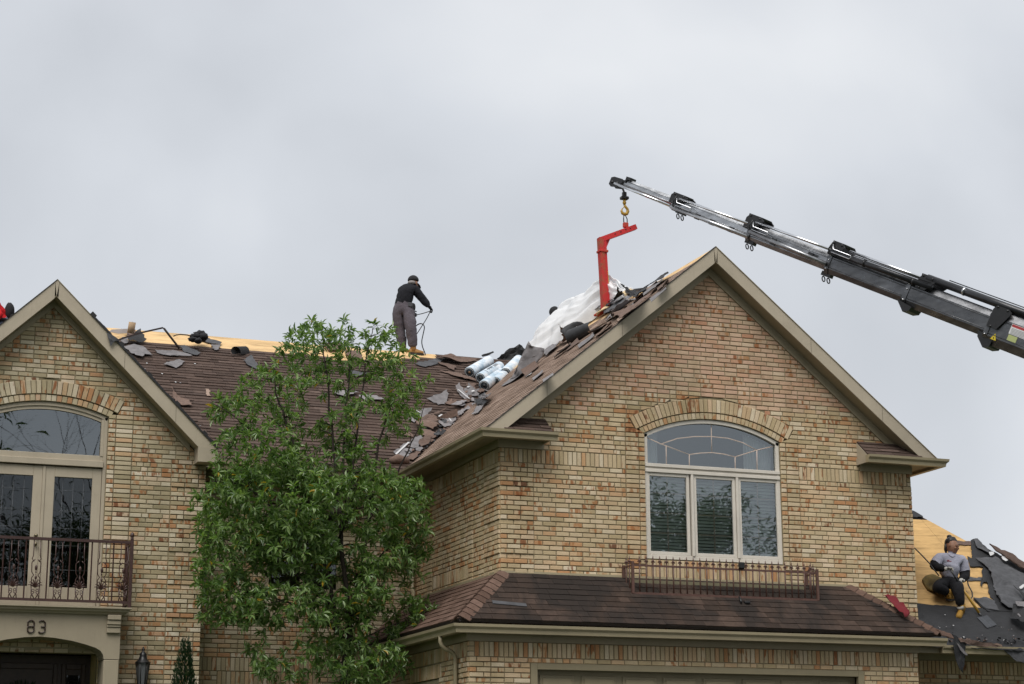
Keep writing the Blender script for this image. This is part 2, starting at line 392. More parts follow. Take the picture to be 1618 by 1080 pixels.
class Wall:
    def __init__(s,label,fn,poly,mat,zb,zones=(),bands=(),holes=(),thick=.10,singles=0,seed=1,hdr=.16,mat2=None,zsplit=99):
        s.fn=fn; s.r=random.Random(seed); s.mb=MB(); s.bk=MB(); s.poly=poly; s.singles=[]; s.nsing=singles
        umin=min(p[0] for p in poly); umax=max(p[0] for p in poly); zmin=min(p[1] for p in poly); zmax=max(p[1] for p in poly)
        z=zb
        while z>zmin: z-=CH
        row=int(round((z-zb)/CH))
        while z<zmax:
            z1=z+CH; band=None
            for b in bands:
                if b[0]-.001<=z+CH/2<b[1]-.001: band=b
            s.do_row(row,z,z1,umin,umax,zones,band,holes,thick,hdr,bands)
            z=z1; row+=1
        for b in bands: s.soldiers(b,holes,zones)
        o=s.bk.build('brick_wall',m_mortar,house); o['label']=label; s.o=o
        s.mats=(mat,mat2 or mat); s.zsplit=zsplit
    def finish(s):
        s.mb.build('brickwork',[s.mats[0],s.mats[1]],s.o,kind='stuff')
        return s.o
    def hole_at(s,holes,z):
        out=[]
        for h in holes:
            q=h(z)
            if q: out.append(q)
        return sorted(out)
    def do_row(s,row,z,z1,umin,umax,zones,band,holes,thick,hdr,bands):
        zc=(z+z1)/2; e=.0005
        edges={umin,umax}
        for zn in zones:
            if zn[4]<=zc<zn[5]:
                for q in (zn[0],zn[1]):
                    if umin<q<umax: edges.add(q)
        if band:
            for q in band[3]:
                for e2 in q:
                    if umin<e2<umax: edges.add(e2)
        ed=sorted(edges); hb=s.hole_at(holes,z+e); ht=s.hole_at(holes,z1-e); hm=s.hole_at(holes,zc)
        for a,b in zip(ed[:-1],ed[1:]):
            # subtract the openings; ends may be slanted (bottom, top)
            segs=[((a,a),(b,b))]
            for i,h in enumerate(hm):
                q0=hb[i] if len(hb)==len(hm) else h; q1=ht[i] if len(ht)==len(hm) else h
                new=[]
                for (l0,l1),(r0,r1) in segs:
                    if h[1]<=(l0+l1)/2 or h[0]>=(r0+r1)/2: new.append(((l0,l1),(r0,r1))); continue
                    if h[0]>(l0+l1)/2: new.append(((l0,l1),(q0[0],q1[0])))
                    if h[1]<(r0+r1)/2: new.append(((q0[1],q1[1]),(r0,r1)))
                segs=new
            style='run'; prm=None
            for zn in zones:
                if zn[4]<=zc<zn[5] and zn[0]-1e-6<=(a+b)/2<=zn[1]+1e-6: style=zn[2]; prm=zn[3]
            for (l0,l1),(r0,r1) in segs:
                if (r0+r1)/2-(l0+l1)/2<.015: continue
                quad=clip_poly([(l0,z),(r0,z),(r1,z1),(l1,z1)],s.poly)
                if len(quad)>=3 and area(quad)>1e-5: s.bk.prism(quad,s.fn,-thick,-.0075)
                if band and style=='run' and any(q[0]-1e-6<=(a+b)/2<=q[1]+1e-6 for q in band[3]): continue
                proud=0.0
                if style=='quoin' and (row%prm[0])!=prm[1]: proud=.016
                if style=='stack': proud=prm
                s.fill(row,z,z1,l0,l1,r0,r1,style,proud,hdr)
    def fill(s,row,z,z1,l0,l1,r0,r1,style,proud,hdr):
        j=.0066; L=.203; a=min(l0,l1); b=max(r0,r1); cuts=[a]
        if style=='stack': cuts=[a,b]
        else:
            ph=(row%2)*.5+s.r.choice((0,0,.0,.25))*s.r.random()
            x=a+(L*.5 if (row%2) else L) if style=='quoin' else math.floor(a/L)*L+ph*L
            while x<=a+.05: x+=L
            while x<b-.05:
                cuts.append(x)
                x+= L*.5 if s.r.random()<hdr else L
            cuts.append(b)
        for i,(c0,c1) in enumerate(zip(cuts[:-1],cuts[1:])):
            q=[(c0+j,z+j),(c1-j,z+j),(c1-j,z1-j),(c0+j,z1-j)]
            if i==0: q[0]=(l0+j,z+j); q[3]=(l1+j,z1-j)
            if i==len(cuts)-2: q[1]=(r0-j,z+j); q[2]=(r1-j,z1-j)
            p=clip_poly(q,s.poly)
            full=len(p)==4 and abs(area(p)-area(q))<1e-7
            p=dedup(p)
            if len(p)<3 or area(p)<2.5e-4: continue
            pr=proud+s.r.uniform(-.0025,.0035)
            if s.nsing and full and abs((c1-c0)-L)<1e-4 and i not in (0,len(cuts)-2):
                s.singles.append(((c0+c1)/2,(z+z1)/2,pr)); continue
            brick_prism(s.mb,p,s.fn,pr+.003,mi=1 if z>getattr(s,'zs',99)+.5*fbm((c0+c1)*.6,z*.5) else 0)
    def soldiers(s,b,holes,zones):
        z0,z1=b[0],b[1]; j=.0066
        for (u0,u1) in b[3]:
            n=max(1,round((u1-u0)/.0702)); d=(u1-u0)/n
            for i in range(n):
                q=[(u0+i*d+j,z0+j),(u0+(i+1)*d-j,z0+j),(u0+(i+1)*d-j,z1-j),(u0+i*d+j,z1-j)]
                p=dedup(clip_poly(q,s.poly))
                if len(p)>=3 and area(p)>3e-4: brick_prism(s.mb,p,s.fn,s.r.uniform(0,.007))
    def ring(s,cx,cz,r0,r1,half,depth,proud=.006,n=None,w_=.07):
        """a ring of voussoirs"""
        rm=(r0+r1)/2; n=n or max(3,round(2*half*rm/w_))
        for i in range(n):
            a0=-half+2*half*i/n; a1=-half+2*half*(i+1)/n; g=.0048/rm
            q=[(cx+r*math.sin(a),cz+r*math.cos(a)) for r,a in ((r0+.004,a0+g),(r0+.004,a1-g),(r1-.004,a1-g),(r1-.004,a0+g))]
            brick_prism(s.mb,q,s.fn,proud+s.r.uniform(0,.006),nb=-depth)
        k=24; poly=[]
        for i in range(k):
            a0=-half+2*half*i/k; a1=-half+2*half*(i+1)/k
            q=[(cx+r*math.sin(a),cz+r*math.cos(a)) for r,a in ((r0,a0),(r0,a1),(r1,a1),(r1,a0))]
            s.bk2=getattr(s,'bk2',MB()); s.bk2.prism(q,s.fn,-depth,-.0075)
    def flush(s):
        if hasattr(s,'bk2'): s.bk2.build('arch_mortar',m_mortar,s.o,weld=True)
        s.finish()
XC,XL,XR,YG=12.66,9.306,16.015,25.0; SL=.82
AZ=4.78; AR=2.40
def arch_hole(cx,half,sill,cz,r_in,r_out,endang):
    t=math.tan(endang); zs=cz+math.sqrt(r_in*r_in-half*half)
    zl=cz+(r_in+.10)*math.cos(endang); zo=cz+r_out*math.cos(endang)
    def h(z):
        if z<sill or z>cz+r_out: return None
        if z<zl-.02: return (cx-half,cx+half)
        if z<zo: w_=(z-cz)*t
        else: w_=math.sqrt(max(0,r_out**2-(z-cz)**2))
        return (cx-w_,cx+w_)
    return h
front=lambda Y:(lambda u,z,n:(u,Y-n,z))
side=lambda X:(lambda u,z,n:(X-n,u,z))
# --- right gable wall
W1=Wall.__new__(Wall); W1.zs=7.35
zj=7.11
W1.__init__('buff brick gable wall with the arched window',front(YG),[(XL,4.0),(XR,4.0),(XR,6.63),(XC,9.43),(XL,6.63)],m_brick,4.79,
  zones=[(XL,XL+.505,'quoin',(7,3),4.0,6.35),(XR-.46,XR,'quoin',(7,3),4.0,6.35),(XL,XL+.07,'stack',0.004,6.35,6.56),(XR-.075,XR,'stack',.004,6.35,6.56),
         (11.245,11.455,'stack',.010,4.0,zj),(11.455,11.553,'stack',.010,5.09,6.93),(13.865,14.075,'stack',.010,4.0,zj),(13.767,13.865,'stack',.010,5.09,6.93)],
  bands=[(6.3585,6.5631,'x',[(XL+.07,11.245),(14.075,XR-.075)])],
  holes=[arch_hole(XC,1.107,4.74,AZ,AR,2.71,R(30)),],singles=300,seed=3,hdr=.06,mat2=m_brickp)
W1.ring(XC,AZ,AR+.002,AR+.098,R(28.6),.10,.004,w_=.068)
W1.ring(XC,AZ,AR+.104,AR+.305,R(29.8),.10,.012,w_=.071)
# sill bricks under the window, behind the railing
for i in range(34):
    u0=11.555+i*.0651; brick_prism(W1.mb,[(u0+.004,4.765),(u0+.061,4.765),(u0+.061,4.975),(u0+.004,4.975)],front(YG),.012+rng.uniform(0,.006)); brick_prism(W1.mb,[(u0+.004,4.985),(u0+.061,4.985),(u0+.061,5.06),(u0+.004,5.06)],front(YG),.020+rng.uniform(0,.006))
mbx=MB(); mbx.prism([(11.553,4.73),(13.767,4.73),(13.767,5.07),(11.553,5.07)],front(YG),-.1,-.004); mbx.build('mortar_bed',m_mortar,W1.o)
# the nearest whole bricks are separate pieces
S=sorted(W1.singles,key=lambda q:(Vector((q[0],YG,q[1]))-CAM).length)
bmm=[]
for v in range(4):
    mbx=MB(); jj=(0,.004,-.003,.002)[v]
    brick_prism(mbx,[(-.0949+abs(jj),-.0275),(.0949,-.0275+abs(jj)*.3),(.0949-abs(jj)*.4,.0275),(-.0949,.0275)],lambda u,z,n:(u,-n,z),.003)
    for mt in (m_brick,m_brickp): bmm.append(mbx.mesh('brick',mt))
for i,(u,z,pr) in enumerate(S):
    if i<300:
        o=bpy.data.objects.new('brick',bmm[(i*7+int(z*31))%4*2+(1 if z>7.35+.5*fbm(u*.6,z*.5) else 0)]); COL.objects.link(o); o.location=(u,YG-pr,z); place(o,W1.o)
    else:
        brick_prism(W1.mb,[(u-.0949,z-.0275),(u+.0949,z-.0275),(u+.0949,z+.0275),(u-.0949,z+.0275)],front(YG),pr+.003,mi=1 if z>7.35+.5*fbm(u*.6,z*.5) else 0)
mbx=MB(); mbx.prism([(XC-.5,7.30),(XC+.5,7.30),(XC+.5,7.51),(XC-.5,7.51)],front(YG),-.1,-.0095); mbx.build('mortar_bed',m_mortar,W1.o)
W1.flush()
# --- left flank of the right wing
YM=28.85
W2=Wall('shaded brick flank of the right wing',side(XL),[(YG-.001,4.0),(YM,4.0),(YM,6.63),(YG-.001,6.63)],m_brick,4.79,
  zones=[(YG,YG+.62,'quoin',(7,3),4.0,6.35),(YG+1.12,YG+1.32,'stack',.010,4.0,6.63),(YG+3.0,YG+3.2,'stack',.01,4.0,6.63)],
  bands=[(6.3585,6.5631,'x',[(YG+.07,YG+1.12),(YG+1.32,YG+3.0),(YG+3.2,YM)]),(4.858,5.0626,'x',[(YG+1.32,YG+3.0)])],seed=5,hdr=.35); W2.flush()
# --- garage wall
YGA,XGA,XGB=24.30,8.60,15.525; ZS0,ZS1=3.5735,3.7781
gh=lambda z:(9.475,14.615) if z<3.51 else None
W3=Wall('buff brick garage wall under the skirt roof',front(YGA),[(XGA,.85),(XGB,.85),(XGB,3.80),(XGA,3.80)],m_brick,ZS0,
  zones=[(XGA,XGA+.5,'quoin',(7,2),.8,ZS0),(XGA,XGA+.075,'stack',.004,ZS0,ZS1),(XGB-.075,XGB,'stack',.004,ZS0,ZS1)],
  bands=[(ZS0,ZS1,'x',[(XGA+.075,XGB-.075)])],holes=[gh],seed=8,hdr=.22); W3.flush()
GWY0,GWY1,GWZ=25.55,26.75,3.36
W4=Wall('brick flank of the garage with a small window',side(XGA),[(YGA-.001,.85),(YM,.85),(YM,3.80),(YGA-.001,3.80)],m_brick,ZS0,
  zones=[(YGA,YGA+.30,'quoin',(7,2),.8,ZS0)],bands=[(ZS0,ZS1,'x',[(YGA+.07,YM)]),(GWZ,GWZ+CH*3,'x',[(GWY0-.1,GWY1+.1)])],holes=[lambda z:(GWY0,GWY1) if 1.9<z<GWZ else None],seed=9,hdr=.35); W4.flush()
# --- left gable wall
YL=27.90; LC=3.395; LZ=5.10; LRr=2.28; LXR=5.735
W5=Wall('olive buff brick left gable wall above the porch',front(YL),[(LC-2.34,.85),(LXR,.85),(LXR,6.60),(LC,8.87),(LC-2.34,6.60)],m_bricko,4.45,
  zones=[(LXR-.515,LXR,'quoin',(7,4),.8,6.62),(LC+.985,LC+1.235,'stack',.012,4.35,7.37),(LC+.875,LC+.985,'stack',.012,4.35,7.30),(LC-1.235,LC-.985,'stack',.012,4.35,7.37),(LC-.985,LC-.875,'stack',.012,4.35,7.30)],
  holes=[arch_hole(LC,.875,4.40,LZ,LRr,2.59,R(25)),lambda z:(LC-.87,LC+.87) if z<3.8 else None],seed=12,hdr=.2)
W5.ring(LC,LZ,LRr+.002,LRr+.10,R(23.4),.10,.004,w_=.075)
W5.ring(LC,LZ,LRr+.106,LRr+.31,R(24.9),.10,.014,w_=.075)
mbx=MB(); mbx.prism([(LC-.5,7.5),(LC+.5,7.5),(LC+.5,7.71),(LC-.5,7.71)],front(YL),-.1,-.0095); mbx.build('mortar_bed',m_mortar,W5.o)
W5.flush()
# --- recessed middle wall behind the tree
MW=dict(x0=6.30,x1=7.65,z0=1.9,z1=3.35); MU=dict(x0=6.9,x1=8.1,z0=4.85,z1=6.2)
W6=Wall('shaded brick middle wall behind the tree',front(YM),[(5.6,.85),(XL+.05,.85),(XL+.05,6.64),(5.6,6.64)],m_bricko,4.45,
  bands=[(4.45,4.6546,'x',[(6.2,8.3)]),(3.6316,3.8362,'x',[(5.9,8.6)]),(3.427,3.6316,'x',[(6.2,7.75)])],
  holes=[lambda z:(MW['x0'],MW['x1']) if MW['z0']<z<MW['z1'] else ((MU['x0'],MU['x1']) if MU['z0']<z<MU['z1'] else None)],seed=14); W6.flush()
# --- right lean wing wall
YR=25.42
W7=Wall('shadowed brick wall of the low right wing',front(YR),[(XR-.6,.85),(21.2,.85),(21.2,3.86),(XR-.6,3.86)],m_brick,ZS0,
  bands=[(ZS0,ZS1,'x',[(XR-.6,21.2)])],holes=[lambda z:(16.75,19.6) if z<3.46 else None],seed=15); W7.flush()
# plain rear walls that close the house
mb=MB(); mb.box((XL+.2,YM+.2,.9),(XR-.1,37.9,6.6)); mb.box((1.2,YM+.25,.9),(XL+.2,37.9,6.6)); mb.box((XR-.1,26.5,.9),(21.0,33.0,3.8))
mb.box((LC-2.2,YL+2.0,.9),(LXR-.1,YM+.25,6.5)); mb.box((XR-.11,YG+.02,.9),(XR-.02,37.9,6.6)); mb.box((1.1,YL+.11,.9),(1.2,YM+9,6.5)); mb.box((15.35,YGA+.11,.9),(15.5,26.5,3.75))
mb.build('rear_wall',m_brick,house)

# ------------------------------------------------------------------ roofs
def frame(O,U,V):
    O=Vector(O); U=Vector(U).normalized(); V=Vector(V).normalized(); N=U.cross(V)
    return O,U,V,N,(lambda a,b,n:O+U*a+V*b+N*n)
shingle_singles=[]
def shingles(fn,poly,u0,u1,v1,exp=.143,tab=.305,seed=1,keep=None,thick=(.007,.013),mi=lambda u,v:0,singles=None,v0=0.0,jit=1.0):
    rr=random.Random(seed); mb=MB(); r=0; v=v0
    while v<v1:
        u=u0-rr.random()*tab
        while u<u1:
            tw=tab*rr.choice((.55,.8,1,1,1.15)); q=[(u+.002,v),(u+tw-.002,v),(u+tw-.002,v+exp*1.12),(u+.002,v+exp*1.12)]
            dv=rr.uniform(-.006,.006)*jit
            q[0]=(q[0][0],v+dv); q[1]=(q[1][0],v+dv+rr.uniform(-.004,.004)*jit)
            uc,vc=u+tw/2,v+exp/2; t=rr.uniform(*thick); u+=tw
            if keep and not keep(uc,vc): continue
            p=dedup(clip_poly(q,poly))
            if len(p)<3 or area(p)<8e-4: continue
            full=abs(area(p)-area(q))<1e-7
            if singles is not None and full: singles.append((q,t,v)); continue
            k=len(p); hh=lambda b,t=t,v=v:.004+t*max(0,1-(b-v)/(exp*1.12))
            vs=[fn(a,b,hh(b)) for a,b in p]+[fn(a,b,0.0) for a,b in p]
            fs=[tuple(range(k))]+[(i,i+k,(i+1)%k+k,(i+1)%k) for i in range(k)]
            mb.add(vs,fs,mi(uc,vc))
        v+=exp; r+=1
    return mb
def slab(fn,poly,n0,n1,mat,parent,name):
    mb=MB(); mb.prism(poly,fn,n0,n1); return mb.build(name,mat,parent)
def roof_part(label):
    o=empty('roof',(0,0,0)); place(o,house); o['label']=label; return o
# main roof: shingles below, bare plywood along the ridge
MS=.62; YE,ZE=28.50,6.745; YRI=on(660,557.5,(0,YE,ZE),(0,-MS,1)).y; ln=math.hypot(1,MS)
O,U,V,N,fm=frame((2.0,YE,ZE),(1,0,0),(0,1,MS)); LM=(YRI-YE)*ln; WM=14.2
main_pt=lambda x,y:on(x,y,(0,YE,ZE),(0,-MS,1))
rm=roof_part('brown shingled main roof slope with bare plywood along the ridge')
mb=MB(); mb.prism([(0,-.02),(WM,-.02),(WM,LM),(0,LM)],fm,-.06,-.022); mb.build('roof_deck',m_shingbase,rm)
def bare(u):    # how far below the ridge the plywood is exposed
    x=u+2.0
    b=.60+.16*fbm(u*.9,3.3)+.10*fbm(u*3.1,7.7)
    if x>10.2: b-=(x-10.2)*.55
    return max(b,0.0)
for i in range(6):
    a0=i*2.44; 
    mb=MB(); mb.prism([(a0+.003,LM-1.25),(min(a0+2.437,WM),LM-1.25),(min(a0+2.437,WM),LM-.002),(a0+.003,LM-.002)],fm,-.022,.0); mb.build('plywood_sheet',m_ply,rm)
mb=MB(); mb.prism([(0,-.02),(WM,-.02),(WM,LM-1.255),(0,LM-1.255)],fm,-.022,0); mb.build('underlay',m_felt,rm)
sm=shingles(fm,[(0,-.02),(WM,-.02),(WM,LM),(0,LM)],0,WM,LM,seed=21,keep=lambda u,v:v<LM-bare(u)-.05,thick=(.008,.02),exp=.138,tab=.30)
sm.build('shingle_field',m_shing,rm,kind='stuff')
O2,U2,V2,N2,fmb=frame((2.0+WM,YRI+6.5,ZE+ (YRI-YE)*MS-6.5*MS),(-1,0,0),(0,-1,MS))
slab(fmb,[(0,0),(WM,0),(WM,6.5*ln),(0,6.5*ln)],-.06,0,m_shing,rm,'rear_slope')
# right gable roof
rg=roof_part('steep brown shingled roof over the right gable, stripped near the ridge')
ZA=9.765; EX=3.68; sl=math.hypot(1,SL); YF=24.755; YB=37.5
O,U,V,N,fr=frame((XC-EX,YB,ZA-SL*EX),(0,-1,0),(1,0,SL)); LG=EX*sl; WG=YB-YF
right_pt=lambda x,y:on(x,y,(XC,0,ZA),(-SL,0,1))
mb=MB(); mb.prism([(0,0),(WG,0),(WG,LG),(0,LG)],fr,-.05,-.02); mb.build('roof_deck',m_shingbase,rg)
mb=MB(); mb.prism([(0,LG-1.2),(WG-.02,LG-1.2),(WG-.02,LG-.004),(0,LG-.004)],fr,-.02,0.002); mb.build('plywood_sheet',m_ply,rg)
mb=MB(); mb.prism([(0,0),(WG-.02,0),(WG-.02,LG-1.205),(0,LG-1.205)],fr,-.02,0.0); mb.build('underlay',m_felt,rg)
def bare2(u):
    y=YB-u
    return .34+.18*fbm(u*1.3,1.1)+.1*fbm(u*4,5.1)+(.2 if 26.5<y<31.5 else 0)
shingles(fr,[(0,0),(WG,0),(WG,LG),(0,LG)],0,WG,LG,seed=23,keep=lambda u,v:v<LG-bare2(u),thick=(.004,.009),exp=.138,tab=.30).build('shingle_field',m_shing3,rg,kind='stuff')
O,U,V,N,fr2=frame((XC+EX,YF,ZA-SL*EX),(0,1,0),(-1,0,SL))
slab(fr2,[(0,0),(WG,0),(WG,LG),(0,LG)],-.05,0.004,m_shing3,rg,'right_slope')
# left gable roof
LSL=.97; LEX=2.44; LA=9.135; lsl=math.hypot(1,LSL); LYF=27.655; LYB=33.0
rl=roof_part('steep roof over the left gable with a dark torn edge')
O,U,V,N,fl=frame((LC-LEX,LYB,LA-LSL*LEX),(0,-1,0),(1,0,LSL))
slab(fl,[(0,0),(LYB-LYF,0),(LYB-LYF,LEX*lsl),(0,LEX*lsl)],-.05,.0,m_shing,rl,'left_slope')
O,U,V,N,fl2=frame((LC+LEX,LYF,LA-LSL*LEX),(0,1,0),(-1,0,LSL))
slab(fl2,[(0,-.02),(LYB-LYF,-.02),(LYB-LYF,LEX*lsl),(0,LEX*lsl)],-.05,.0,m_shing,rl,'right_slope')
mb=MB(); n=40
for i in range(n):
    b0=LEX*lsl*i/n; b1=LEX*lsl*(i+1)/n
    if b1>LEX*lsl*.80: break
    t=.035+.02*fbm(i*.35)+ (0.02 if i%7==3 else 0)
    mb.prism([(-.055,b0),(.16,b0),(.16,b1),(-.055,b1)],fl2,.004,t)
mb.build('torn_shingle_edge',m_felt,rl)
# skirt roof over the garage
SK=.80; D1=.945; skl=math.hypot(1,SK); ZT=4.80
rs=roof_part('low brown hipped skirt roof over the garage with black stains')
sx0,sx1=XL-D1,15.80
O,U,V,N,fs_=frame((sx0,YG-D1,ZT-SK*D1),(1,0,0),(0,1,SK)); LS=D1*skl
skirt_pt=lambda x,y:on(x,y,(0,YG,ZT),(0,-SK,1))
tr_=sx1-14.86
fpoly=[(0,0),(sx1-sx0,0),(sx1-sx0-tr_,LS),(D1,LS)]
mb=MB(); mb.prism(fpoly,fs_,-.05,0); mb.build('roof_deck',m_shingbase,rs)
sing=[]
shf=shingles(fs_,fpoly,0,sx1-sx0,LS,seed=31,thick=(.007,.012),exp=.1345,singles=sing,tab=.30,jit=.6)
for i,(q,t,v) in enumerate(sing):
    c=fs_((q[0][0]+q[1][0])/2,v,0); mbx=MB()
    if i<300:
        hh=lambda b,t=t,v=v:.004+t*max(0,1-(b-v)/(.1345*1.12))
        vs=[fs_(a,b,hh(b))-c for a,b in q]+[fs_(a,b,0.0)-c for a,b in q]
        mbx.add(vs,[(0,1,2,3)]+[(a,a+4,(a+1)%4+4,(a+1)%4) for a in range(4)])
        o=bpy.data.objects.new('shingle',mbx.mesh('shingle',m_shing2,recalc=False)); COL.objects.link(o); o.location=c; place(o,rs)
    else:
        hh=lambda b,t=t,v=v:.004+t*max(0,1-(b-v)/(.1345*1.12))
        shf.add([fs_(a,b,hh(b)) for a,b in q]+[fs_(a,b,0.0) for a,b in q],[(0,1,2,3)]+[(a,a+4,(a+1)%4+4,(a+1)%4) for a in range(4)])
shf.build('shingle_field',m_shing2,rs,kind='stuff')
# left side of the skirt
O,U,V,N,fsl=frame((XL-D1,YM,ZT-SK*D1),(0,-1,0),(1,0,SK)); WS=YM-(YG-D1)
lpoly=[(0,0),(WS,0),(WS-D1,LS),(0,LS)]
mb=MB(); mb.prism(lpoly,fsl,-.05,0); mb.build('roof_deck',m_shingbase,rs)
m_shing4=shingle_mat('shingle_rust_brown',[(0,(.080,.049,.036)),(.5,(.112,.069,.052)),(1,(.145,.093,.072))])
shingles(fsl,lpoly,0,WS,LS,seed=33,thick=(.007,.012),exp=.1345).build('shingle_field',m_shing4,rs,kind='stuff')
# right side of the skirt
O,U,V,N,fsr=frame((sx1,YG-D1,ZT-SK*tr_-.0),(0,1,0),(-1,0,SK))
rpoly=[(0,0),(D1,0),(D1,LS)]
slab(fsr,rpoly,-.04,.006,m_shing2,rs,'right_slope')
# hip caps: folded shingles overlapping up the hip
def hip(p,q,n,w,mat,parent,na,nb,name='hip_cap',rise=.02):
    p=Vector(p); q=Vector(q); d=(q-p).normalized(); L=(q-p).length; na=Vector(na).normalized(); nb=Vector(nb).normalized()
    up=(na+nb).normalized(); a_=na.cross(d).normalized(); b_=nb.cross(d).normalized()
    if a_.dot(na-nb)<0: a_=-a_
    if b_.dot(nb-na)<0: b_=-b_
    for i in range(n):
        s0=p+d*(L*i/n); s1=p+d*(L*(i+1.25)/n); mb=MB(); t0=.022; t1=.006
        def sec(c,t):
            return [c+a_*w+na*(t-.004), c+a_*w*.45+up*(t+rise*.8), c+up*(t+rise), c+b_*w*.45+up*(t+rise*.8), c+b_*w+nb*(t-.004)]
        A=sec(s0,t0); B=sec(s1,t1); C=[x-up*.012 for x in A]; D=[x-up*.012 for x in B]
        vs=A+B+C+D; fs=[]
        for j in range(4): fs+=[(j,j+1,j+6,j+5),(j+10,j+15,j+16,j+11)]
        for j in range(4): fs.append((j,j+10,j+11,j+1))
        fs+=[(0,5,15,10),(4,14,19,9)]
        mb.add(vs,fs); mb.build(name,mat,parent)
nf=(0,-SK,1); nl=(-SK,0,1); nr=(SK,0,1)
hip((XL-D1+.02,YG-D1+.02,ZT-SK*D1+.012),(XL,YG,ZT+.0),11,.15,m_shing4,rs,nl,nf)
hip((sx1-.02,YG-D1+.02,ZT-SK*D1+.012),(14.86,YG,ZT+.0),11,.11,m_shing4,rs,nf,nr)
hip((sx1+.22,YG-D1+.16,ZT-SK*D1-.005),(sx1-.04,YG-D1+.03,ZT-SK*D1+.03),2,.10,m_shing4,rs,nf,nr)
# flashing where the skirt meets the wall
mb=MB(); mb.box((XL-.02,YG-.02,ZT-.015),(14.9,YG+.002,ZT+.022)); mb.box((XL-.02,YG-.02,ZT-.01),(XL+.002,YM,ZT+.025)); mb.build('flashing',m_gutter,rs)
# low right roof (being stripped)
RS=.82; RYE,RZE=24.60,3.95; rsl=math.hypot(1,RS)
rr_=roof_part('low right roof stripped to yellow plywood and black felt')
lean_pt=lambda x,y:on(x,y,(0,RYE,RZE),(0,-RS,1))
O,U,V,N,fq=frame((15.55,RYE,RZE),(1,0,0),(0,1,RS))
def lean_uv(x,y):
    p=lean_pt(x,y)-O; return (p.dot(U),p.dot(V))
h1=lean_uv(1447,811); h2=lean_uv(1612,901); hs=(h2[1]-h1[1])/(h2[0]-h1[0])
u_end=h1[0]+(-.0-h1[1])/hs; LV=h1[1]+.9; u_top=h1[0]+(LV-h1[1])/hs
lean_O=O.copy(); lean_N=N.copy()
dpoly=[(0,0),(u_end,0),(u_top,LV),(0,LV)]
mb=MB(); mb.prism(dpoly,fq,-.06,-.02); mb.build('roof_deck',m_shingbase,rr_)
for j in range(3):
    p=clip_poly([(0,.02+j*1.22),(6.0,.02+j*1.22),(6.0,.02+(j+1)*1.22-.004),(0,.02+(j+1)*1.22-.004)],dpoly)
    if len(p)>2:
        for sx in (2.2,):
            for cl in ([(0,-1),(sx+.5*(j%2)-.002,-1),(sx+.5*(j%2)-.002,9),(0,9)],[(sx+.5*(j%2)+.002,-1),(9,-1),(9,9),(sx+.5*(j%2)+.002,9)]):
                q=clip_poly(p,cl)
                if len(q)>2: mb=MB(); mb.prism(q,fq,-.02,0); mb.build('plywood_sheet',m_ply2,rr_)
# far side of that hip
hx=fq(u_end,0,0); ht=fq(u_top,LV,0); mb=MB(); bk=Vector((hx.x,33.0,RZE)); tk=Vector((ht.x,33.0,ht.z))
mb.add([hx,bk,tk,ht,hx-Vector((0,0,.06)),bk-Vector((0,0,.06)),tk-Vector((0,0,.06)),ht-Vector((0,0,.06))],[(0,1,2,3),(7,6,5,4),(0,4,5,1),(1,5,6,2),(2,6,7,3),(3,7,4,0)]); mb.build('far_slope',m_shing,rr_)
# ------------------------------------------------------------------ rakes, soffits, gutters
def rake(cx,za,sl_,ex,y0,h,y1,fr_,lab,zc=0.0):
    CL=lambda P:dedup(clip_half(P,(0,zc),(0,1)))
    for sg in (-1,1):
        mb=MB(); fn=lambda a,b,n:(cx+sg*a,n,b)
        mb.prism(CL([(.028,za-sl_*.028),(.028,za-h-sl_*.028),(ex,za-h-sl_*ex),(ex,za-sl_*ex)]),fn,y0,y0+.03)
        o=mb.build('rake_board',m_trim,house); o['label']=lab
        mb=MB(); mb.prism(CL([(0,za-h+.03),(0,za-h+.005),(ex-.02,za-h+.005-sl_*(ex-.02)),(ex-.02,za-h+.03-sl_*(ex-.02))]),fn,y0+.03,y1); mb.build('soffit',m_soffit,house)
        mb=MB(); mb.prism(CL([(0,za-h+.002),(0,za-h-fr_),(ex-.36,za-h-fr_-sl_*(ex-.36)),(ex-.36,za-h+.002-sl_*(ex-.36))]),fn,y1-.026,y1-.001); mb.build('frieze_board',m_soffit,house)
        mb=MB(); mb.prism([(0,za+.013),(0,za+.001),(ex,za+.001-sl_*ex),(ex,za+.013-sl_*ex)],fn,y0-.012,y0+.05); mb.build('drip_edge',m_shingbase if sg<0 else m_trimd,house)
    for q in (.42,.74):
        for sg in (-1,1):
            mb=MB(); a0=ex*q; mb.prism([(a0,za-sl_*a0-.004),(a0,za-h-sl_*a0+.004),(a0+.004,za-h-sl_*a0+.004),(a0+.004,za-sl_*a0-.004)],lambda a,b,n:(cx+sg*a,n,b),y0-.0015,y0+.002); mb.build('board_joint',m_shingbase,house)
    mb=MB(); mb.prism([(-.03,za-.032*sl_+.004),(0,za-h+.004),(.03,za-.032*sl_+.004),(0,za+.004)],lambda a,b,n:(cx+a,n,b),y0-.004,y0+.03); mb.build('rake_key',m_trim,house)
rake(XC,ZA,SL,3.70,24.72,.232,YG,.145,'taupe painted rake board of the right gable',6.745)
rake(LC,LA,LSL,2.44,27.62,.25,YL,.10,'taupe painted rake board of the left gable')
mb=MB()   # boxed end of the left rake
mb.prism([(2.155,6.815),(2.155,6.575),(2.44,6.575),(2.44,6.76)],lambda a,b,n:(LC+a,n,b),27.612,27.9); mb.build('rake_return',m_trim,house)
KP=[(0,0),(0,-.11),(.078,-.11),(.086,-.062),(.118,-.032),(.124,.004),(.114,.004),(.109,-.027),(.078,-.055),(.068,-.101),(.008,-.101),(.008,0)]
